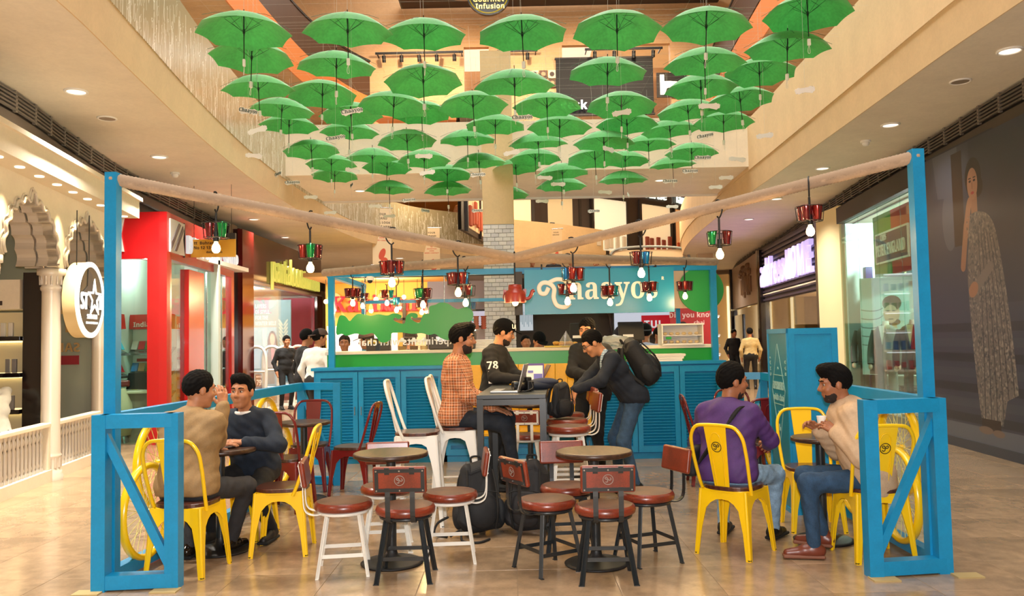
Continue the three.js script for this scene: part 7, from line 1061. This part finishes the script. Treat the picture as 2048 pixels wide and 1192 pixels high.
function capHat(pr, m, brimTurn = 0, mark) {
  const { t, H, hq, hc, s } = pr, put = g => { g.scale(s, s, s); g.applyQuaternion(hq); g.translate(...hc.toArray()); return g; };
  const dome = new THREE.SphereGeometry(1, 24, 12, 0, 6.2832, 0, 1.62); dome.scale(0.097, 0.103, 0.118); dome.translate(0, 0.052, -0.014);
  const brim = new THREE.CylinderGeometry(0.088, 0.088, 0.011, 28, 1, false, -1.4, 2.8); brim.scale(1, 1, 1.15); brim.rotateX(0.16); brim.translate(0, 0.052, 0.085);
  const d = obj('cap', [put(dome.rotateY(brimTurn))], m, t); obj('brim', put(brim.rotateY(brimTurn)), m, d); if (mark) obj('cap_mark', put(text(mark, 0.045, 0.004).rotateX(-0.35).translate(0, 0.09, 0.101).rotateY(brimTurn - 0.55)), M.white, d);
}
const denim = cloth(0x2f4a66, 0.85, 0.4, 31), denimLight = cloth(0x7f9db8, 0.85, 0.4, 32), blackCloth = cloth(0x121214, 0.85, 0.3, 33), navy = cloth(0x16202e, 0.9, 0.35, 34), charcoal = cloth(0x2b2a2c, 0.85, 0.3, 35), whiteShirt = cloth(0xe6e4e0, 0.85, 0.08, 36), brownLeather = mat(0x6e3322, 0.35);
// --- the man in the tan jacket, seen from behind
{
  const p = person({ label: 'seated man in a tan jacket with one hand raised, seen from behind', pos: [-2.2, 0, -5.58], turn: 3.0, hip: 0.545, s: 0.98, lean: 0.14, look: -0.75, nod: 0.1, hairline: -0.006, fat: 1.08, ease: 0.016, hem: 0.02, skin: 0, wear: { top: cloth(0x8d7048, 0.7, 0.2, 37), topName: 'jacket', collar: cloth(0x8d7048, 0.7, 0.2, 37), legs: charcoal, shoes: mat(0x17130f, 0.15), belt: M.darkGlossy },
    hands: [{ w: [-2.14, 0.765, -5.93] }, { w: [-2.07, 1.06, -5.9] }], elbow: [[0.7, -0.6, -0.1], [0.05, -1, -0.3]], handDir: [null, [0.15, 1, 0.15]], palm: [[0, -1, 0], [0.7, 0, 0.6]], curl: [0.3, 0.5], feet: [{ w: [-2.3, 0.09, -5.86] }, { w: [-2.05, 0.09, -6.0] }], knee: [[0.3, 0.3, 1], [-0.5, 0.3, 1]] });
  
}
// --- the man in the navy sweater, facing the camera
{ const p = person({ label: 'seated man in a navy zip sweater looking up with hands on the table', pos: [-2.02, 0, -6.5], turn: -0.2, hip: 0.53, s: 0.96, lean: 0.36, look: 0.08, nod: -0.02, gaze: -0.003, quiff: true, skin: 0, hairline: 0.014, ease: 0.014, wear: { top: navy, topName: 'sweater', legs: blackCloth, shoes: M.black, collar: whiteShirt }, hands: [{ w: [-1.98, 0.77, -6.08] }, { w: [-2.16, 0.765, -6.12] }], elbow: [[1, -0.4, -0.3], [-1, -0.4, -0.3]], palm: [[-0.3, -1, 0], [0.3, -1, 0]], curl: [0.25, 0.3], feet: [{ w: [-1.86, 0.09, -6.35] }, { w: [-2.3, 0.09, -6.3] }] }); obj('zip', tube([p.T(0, 0.47, 0.085), p.T(0, 0.38, 0.125), p.T(0, 0.26, 0.128)].map(v => v.toArray()), 0.004, 16, 6), M.rubber, p.t); obj('chest_mark', bx(0.045, 0.008, 0.004).applyQuaternion(new THREE.Quaternion().setFromEuler(new THREE.Euler(0.36, 0.3, 0))).translate(...p.T(0.1, 0.33, 0.118).toArray()), M.steel, p.t); }
// --- the man in the checked shirt on the bar chair
{
  const tx = plaid('#c0703e', [[0, 7, '#2c2420'], [16, 3, '#e8d8c0'], [30, 3, '#7c2c20'], [64, 5, '#e6d2b4'], [80, 4, '#2c2420'], [100, 3, '#e8d8c0']]); tx.wrapS = tx.wrapT = THREE.RepeatWrapping; tx.repeat.set(14, 14); const m = mat(0xffffff, 0.85, { map: tx }); m.userData.metric = true;
  person({ label: 'man in an orange checked shirt sitting on a tall white chair', pos: [-0.5, 0, -7.22], turn: 1.5, hip: 0.84, lean: 0.02, look: 0.0, nod: 0.06, hairline: -0.004, quiff: true, beard: 1, skin: 0, fat: 1.06, hem: 0.05, ease: 0.014, wear: { top: m, legs: cloth(0x1d2530, 0.85, 0.4, 38), shoes: M.black }, hands: [{ w: [-0.16, 0.93, -7.38] }, { w: [-0.17, 0.905, -7.08] }], elbow: [[0.4, -0.8, -0.5], [-0.4, -0.8, -0.5]], palm: [[0, -1, 0], [0.2, -1, 0]], handDir: [null, [-0.1, -0.35, 1]], curl: [0.3, 0.15], feet: [{ w: [-0.02, 0.38, -7.4] }, { w: [0.0, 0.36, -7.12] }] });
}
// --- the man in the black cap
{
  const p = person({ label: 'standing man in a black cap and black numbered sweatshirt at the high table', pos: [-0.2, 0, -8.3], turn: 1.25, s: 0.97, hip: 0.93, lean: 0.08, look: 0.25, nod: 0.28, beard: 1, skin: 2, ease: 0.016, hem: 0.12, wear: { top: blackCloth, topName: 'sweatshirt', legs: cloth(0x15181c, 0.85, 0.3, 39), shoes: M.black }, hands: [{ w: [0.16, 1.1, -8.15] }, { w: [0.06, 1.1, -7.93] }], palm: [[0, -1, 0], [0, -1, 0]], curl: [0.4, 0.4] });
  capHat(p, M.matte, 0, 'LA');
  const [el] = p.ar[1], sh = p.T(-0.178, 0.435, -0.01), mid = sh.clone().lerp(el, 0.62), out = V(-1, 0.05, 0.35).normalize(), q = new THREE.Quaternion().setFromUnitVectors(V(0, 0, 1), out), pr = [text('78', 0.075, 0.004).translate(0, 0.03, 0), ...[0, 1, 2, 3].map(i => bx(0.085, 0.01, 0.004, 0, -0.03 - i * 0.018, 0)), bx(0.09, 0.03, 0.004, 0, -0.13, 0.004)].map(g => { g.applyQuaternion(q); g.translate(...mid.clone().addScaledVector(out, 0.066).toArray()); return g; });
  obj('sleeve_print', pr, M.white, p.t, 'white number 78 and stripes'); obj('chest_print', [text('F', 0.13, 0.004).translate(0.03, 0.28, 0.135), text('NY', 0.1, 0.004).translate(0.05, 0.16, 0.14)], M.white, p.t).position.y = p.hipY;
}
// --- the man in the dark jacket and the stooping man with the backpack
person({ label: 'standing man in a black jacket holding his hands together behind the stooping man', pos: [0.84, 0, -8.9], turn: -0.55, s: 0.99, lean: 0.06, look: 0.1, nod: 0.15, skin: 2, hairline: 0.0, ease: 0.02, hem: 0.08, wear: { top: blackCloth, topName: 'jacket', legs: cloth(0x101113, 0.9, 0.3, 40), shoes: M.black }, hands: [{ w: [0.86, 1.08, -8.6] }, { w: [0.74, 1.1, -8.58] }], palm: [[-1, 0, -0.3], [1, 0, -0.3]], elbow: [[1, -0.3, -0.3], [-1, -0.3, -0.3]], curl: [0.8, 0.8] });
{
  const p = person({ label: 'stooping man with glasses in a navy sweater and jeans wearing a black backpack', pos: [1.16, 0, -8.1], turn: -1.5, s: 0.98, lean: 0.58, look: 0.08, nod: 0.55, skin: 2, hairline: 0.006, ease: 0.014, hem: 0.03, wear: { top: cloth(0x131b28, 0.9, 0.35, 41), topName: 'sweater', legs: denim, shoes: M.black }, hands: [{ w: [0.58, 1.0, -7.78] }, { w: [0.58, 0.98, -7.98] }], elbow: [[0.9, -0.8, 0.1], [-0.9, -0.8, 0.1]], palm: [[-0.4, -0.6, -0.5], [0.4, -0.8, -0.2]], handDir: [[0.1, -0.9, 0.4], [0.1, -0.9, 0.3]], curl: [0.45, 0.4], feet: [{ l: [0.12, 0.09, 0.02] }, { l: [-0.12, 0.09, 0.12] }] });
  const g = [1, -1].map(k => new THREE.TorusGeometry(0.021, 0.0028, 6, 22).scale(1.15, 0.8, 1).translate(k * 0.031, 0.01, 0.103)), tm = [1, -1].map(k => bar([k * 0.055, 0.012, 0.1], [k * 0.08, 0.012, 0.0], 0.0025, 0, true)), put = q => { q.scale(p.s, p.s, p.s); q.applyQuaternion(p.hq); q.translate(...p.hc.toArray()); return q; };
  obj('glasses', [...g, ...tm, bar([-0.01, 0.012, 0.106], [0.01, 0.012, 0.106], 0.0025, 0, true)].map(put), M.black, p.t);
  const ck = plaid('#c8d4dc', [[0, 32, '#7f98a8'], [64, 32, '#7f98a8']]); ck.wrapS = ck.wrapT = THREE.RepeatWrapping; ck.repeat.set(22, 22); const cm = mat(0xffffff, 0.85, { map: ck }); cm.userData.metric = true;
  obj('shirt_collar', [tube([p.T(-0.05, 0.53, -0.03), p.T(-0.075, 0.5, 0.03), p.T(-0.05, 0.43, 0.085), p.T(-0.02, 0.36, 0.11)].map(v => v.toArray()), 0.026, 24, 10), tube([p.T(0.05, 0.53, -0.03), p.T(0.075, 0.5, 0.03), p.T(0.05, 0.43, 0.085), p.T(0.02, 0.36, 0.11)].map(v => v.toArray()), 0.026, 24, 10)], cm, p.t);
  const b = backpack('worn_backpack', 'black backpack worn on the back of the stooping man', [0, 0, 0], 0, 0, bagM, 1.0), c = p.T(0, 0.0, -0.225).applyAxisAngle(V(0, 1, 0), -1.5).add(V(1.16, 0, -8.1)); b.position.copy(c); b.rotation.set(0.5, -1.5 + Math.PI, 0, 'YXZ'); b.rotation.set(-0.5, -1.5 + Math.PI, 0, 'YXZ');
}
// --- the man in the purple shirt
{
  const p = person({ label: 'seated man in a purple shirt with a black strap across his back', pos: [1.47, 0, -5.78], turn: 2.55, s: 0.95, hip: 0.535, lean: 0.12, look: -0.85, nod: 0.05, hairline: -0.014, hairUp: 0.012, beard: 1, skin: 1, fat: 1.1, ease: 0.012, hem: 0.02, wear: { top: cloth(0x4a2a68, 0.7, 0.22, 42), legs: denimLight, shoes: M.black, belt: M.darkGlossy, collar: cloth(0x4a2a68, 0.7, 0.22, 43) }, hands: [{ w: [1.55, 0.68, -6.2] }, { w: [1.84, 0.68, -6.05] }], elbow: [[0.8, -0.6, -0.3], [-0.8, -0.6, -0.3]], feet: [{ w: [1.55, 0.09, -6.25] }, { w: [1.86, 0.09, -6.06] }], knee: [[0.2, 0.4, 1], [-0.4, 0.4, 1]] });
  const st = new THREE.CatmullRomCurve3([p.T(-0.17, 0.47, 0.0), p.T(-0.12, 0.47, -0.085), p.T(-0.06, 0.36, -0.148), p.T(0.06, 0.2, -0.158), p.T(0.17, 0.05, -0.11)]).getPoints(24), sg = []; for (let i = 0; i < 24; i++) sg.push(bar(st[i].toArray(), st[i + 1].toArray(), 0.045, 0.012)); obj('bag_strap', sg, M.rubber, p.t);
  const bg = obj('side_bag', rbx(0.1, 0.2, 0.26, 0.03, 0.24, 0.6, 0.02), bagM, p.t);
}
// --- the man in the cream jacket
{
  const p = person({ label: 'seated man in a cream jacket and jeans with a small white cup in his hands', pos: [2.38, 0, -5.58], turn: -1.85, s: 0.97, hip: 0.53, lean: 0.3, look: 0.2, nod: 0.12, quiff: true, hairline: -0.006, hairUp: 0.006, beard: 1, skin: 1, fat: 1.1, ease: 0.026, hem: 0.13, wear: { top: cloth(0xbfa283, 0.85, 0.14, 44), topName: 'jacket', collar: cloth(0xbfa283, 0.85, 0.14, 44), legs: cloth(0x24405c, 0.85, 0.45, 45), shoes: brownLeather, sole: mat(0x7a4a36, 0.6) }, hands: [{ w: [2.13, 0.83, -5.5] }, { w: [2.1, 0.82, -5.72] }], elbow: [[0.6, -1, -0.3], [-0.6, -1, -0.3]], palm: [[-0.6, 0, 0.6], [0.6, 0, 0.6]], handDir: [[-0.35, 0.55, 0.8], [0.35, 0.55, 0.8]], curl: [0.75, 0.75], feet: [{ w: [1.96, 0.09, -5.52] }, { w: [2.12, 0.1, -5.78] }], toe: [[0.1, 0, 1], [-0.3, 0, 0.9]], knee: [[0.25, 0.4, 1], [-0.2, 0.4, 1]] });
  const c = thing('paper_cup', 'small white cup held by the man in the cream jacket', 'cup', [2.07, 0.85, -5.6]); obj('cup', lathe([[0, 0], [0.022, 0], [0.032, 0.075], [0.03, 0.075], [0.021, 0.004]], 18), M.white, c); obj('rim', new THREE.TorusGeometry(0.031, 0.002, 6, 18).rotateX(Math.PI / 2).translate(0, 0.075, 0), M.white, c);
}
// --- people behind the counter and passing by
const bg = (label, pos, turn, top, o = {}) => person({ label, pos, turn, fine: 0.5, wear: { top, legs: blackCloth, ...(o.wear ?? {}) }, ...o });
bg('staff member facing out beside the kiosk post behind the glass', [-2.5, 0, -12.3], 0.1, cloth(0x8a8478, 0.9, 0.2, 46), { s: 0.93, skin: 3, fine: 1 });
{ const p = bg('staff member in a white shirt and dark cap turned towards the post', [-1.95, 0, -11.5], -1.4, whiteShirt, { s: 0.96, skin: 1, nod: 0.2 }); capHat(p, mat(0x3a2a28, 0.8)); }
{ const p = bg('staff member in a dark cap behind the storage jars', [-1.45, 0, -11.6], 3.0, charcoal, { s: 0.95 }); capHat(p, mat(0x2c2426, 0.8), Math.PI); }
bg('dark haired staff member bending beyond the beverage machine', [-1.0, 0, -11.6], 2.6, cloth(0x4a4a50, 0.9, 0.2, 47), { s: 0.95, nod: 0.3 });
bg('customer in a pale shirt sitting far behind beside the brick column', [0.2, 0, -13.6], 0.2, cloth(0xa9a8b8, 0.9, 0.2, 48), { s: 0.9 });
{ const p = bg('staff member in a black cap beside the snack tray', [0.32, 0, -11.6], 0.4, blackCloth, { s: 0.93, nod: 0.45 }); capHat(p, M.matte); }
{ const p = bg('turbaned man in a pale jacket behind the till', [1.52, 0, -11.5], -0.3, cloth(0xb8a488, 0.9, 0.2, 49), { s: 0.94, beard: 2, hair: false, skin: 2, fine: 1, nod: 0.1 }); const tb = mat(0x16182a, 0.8); obj('turban', meshField([ell(p.H(0, 0.07, -0.012), [0.098, 0.085, 0.112], p.hq.clone().invert()), cap(p.H(-0.09, 0.04, 0.02), p.H(0.02, 0.135, 0.07), 0.03), cap(p.H(0.09, 0.04, 0.02), p.H(-0.02, 0.135, 0.07), 0.03), ell(p.H(0, 0.12, -0.03), [0.07, 0.05, 0.08], p.hq.clone().invert())], 0.007, { k: 0.012 }), tb, p.t); }
{ const p = bg('cashier in a dark cap and green collar seen before the red board', [1.86, 0, -11.55], 3.0, charcoal, { s: 0.97, wear: { collar: mat(0x3c6a34, 0.8) } }); capHat(p, mat(0x2a2a2e, 0.8), Math.PI); }
bg('dark haired bystander beyond the display case', [2.3, 0, -13.2], 0.6, cloth(0x202028, 0.9, 0.2, 50), { s: 0.95 });
bg('man in a black jacket standing at the clothing shop side of the kiosk', [-3.3, 0, -13.0], 2.2, blackCloth, { s: 1.0, shoes: true });
{ const p = bg('man in a white shirt and brown cap standing beside the black jacket', [-3.0, 0, -12.6], 2.7, whiteShirt, { s: 0.99, shoes: true, look: -0.5, wear: { top: whiteShirt, legs: charcoal } }); capHat(p, mat(0x4a3630, 0.8), Math.PI); }
bg('guard in a dark uniform with a badge at the security gates', [-5.2, 0, -18.9], 0.6, blackCloth, { s: 0.98, shoes: true });
bg('passer-by in dark clothes far along the corridor near the lit wall', [7.2, 0, -27], 0.2, blackCloth, { s: 0.98, skin: 1 });
bg('passer-by in a pale shirt reflected near the glossy dark shopfront', [6.55, 0, -22.8], 3.0, cloth(0xb09a6a, 0.9, 0.2, 51), { s: 0.98 });
person({ label: 'man in a white shirt and dark vest sitting behind the salon balustrade', pos: [-5.62, 0, -9.0], turn: -1.9, fine: 0.6, showHands: true, hip: 0.5, lean: 0.25, nod: 0.5, wear: { top: whiteShirt, legs: blackCloth }, hands: [[0.12, 0.52, 0.12], [-0.12, 0.52, 0.12]], elbow: [[1, 0.1, 0.1], [-1, 0.1, 0.1]], feet: [{ l: [0.12, 0.09, 0.35] }, { l: [-0.12, 0.09, 0.35] }] });
{ const st = thing('salon_stool', 'dark round stool under the man in the white shirt in the salon', 'stool', [-5.62, 0, -9.0]); obj('seat', cyl(0.19, 0.19, 0.06, 0, 0.38, 0, 24), M.black, st); obj('post', cyl(0.03, 0.03, 0.34, 0, 0.19, 0), M.chrome, st); obj('base', cyl(0.2, 0.22, 0.025, 0, 0.013, 0, 24), M.chrome, st); }
for (const [x, y, z, c, k] of [[2.35, 4.55, -30.0, 0x8a5a4a, 0], [3.1, 4.55, -30.8, 0x2c3040, 1], [0.6, 2.2, -24.3, 0x6a2a24, 2], [1.25, 2.3, -24.4, 0x1c1c20, 3], [1.8, 2.15, -24.3, 0x283038, 4], [2.5, 2.1, -24.2, 0xa04030, 5], [-1.6, 4.55, -27.0, 0xb89a80, 6]]) bg(['person in a reddish top leaning on the far gallery rail', 'person in dark blue walking on the far gallery', 'person in red among the crowd beyond the kiosk', 'long haired person in black among the crowd beyond the kiosk', 'person in grey blue among the crowd beyond the kiosk', 'person in orange red at the end of the crowd beyond the kiosk', 'person looking over the gallery edge beside the banners'][k], [x, y, z], [2.8, 1.2, 0.3, 0.1, -0.4, -0.2, 0.2][k], cloth(c, 0.9, 0.2, 52 + k), { s: 0.98, fine: 0.5, feet: y < 4 ? [{ l: [0.1, 0.09, 0] }, { l: [-0.1, 0.09, 0] }] : undefined });
// plate and phone on the table between the two men
{
  const t = thing('tea_plate', 'white plate with snack on the table between the tan jacket and navy sweater', 'plate', [-2.1, 0.744, -6.0]); obj('plate', lathe([[0, 0.004], [0.05, 0.004], [0.085, 0.014], [0.086, 0.017], [0.05, 0.008], [0, 0.008]], 28), M.white, t); obj('snack', rbx(0.06, 0.02, 0.045, 0.008, 0, 0.018, 0), mat(0x6a2c22, 0.6), t);
}
renderer.render(scene, camera);
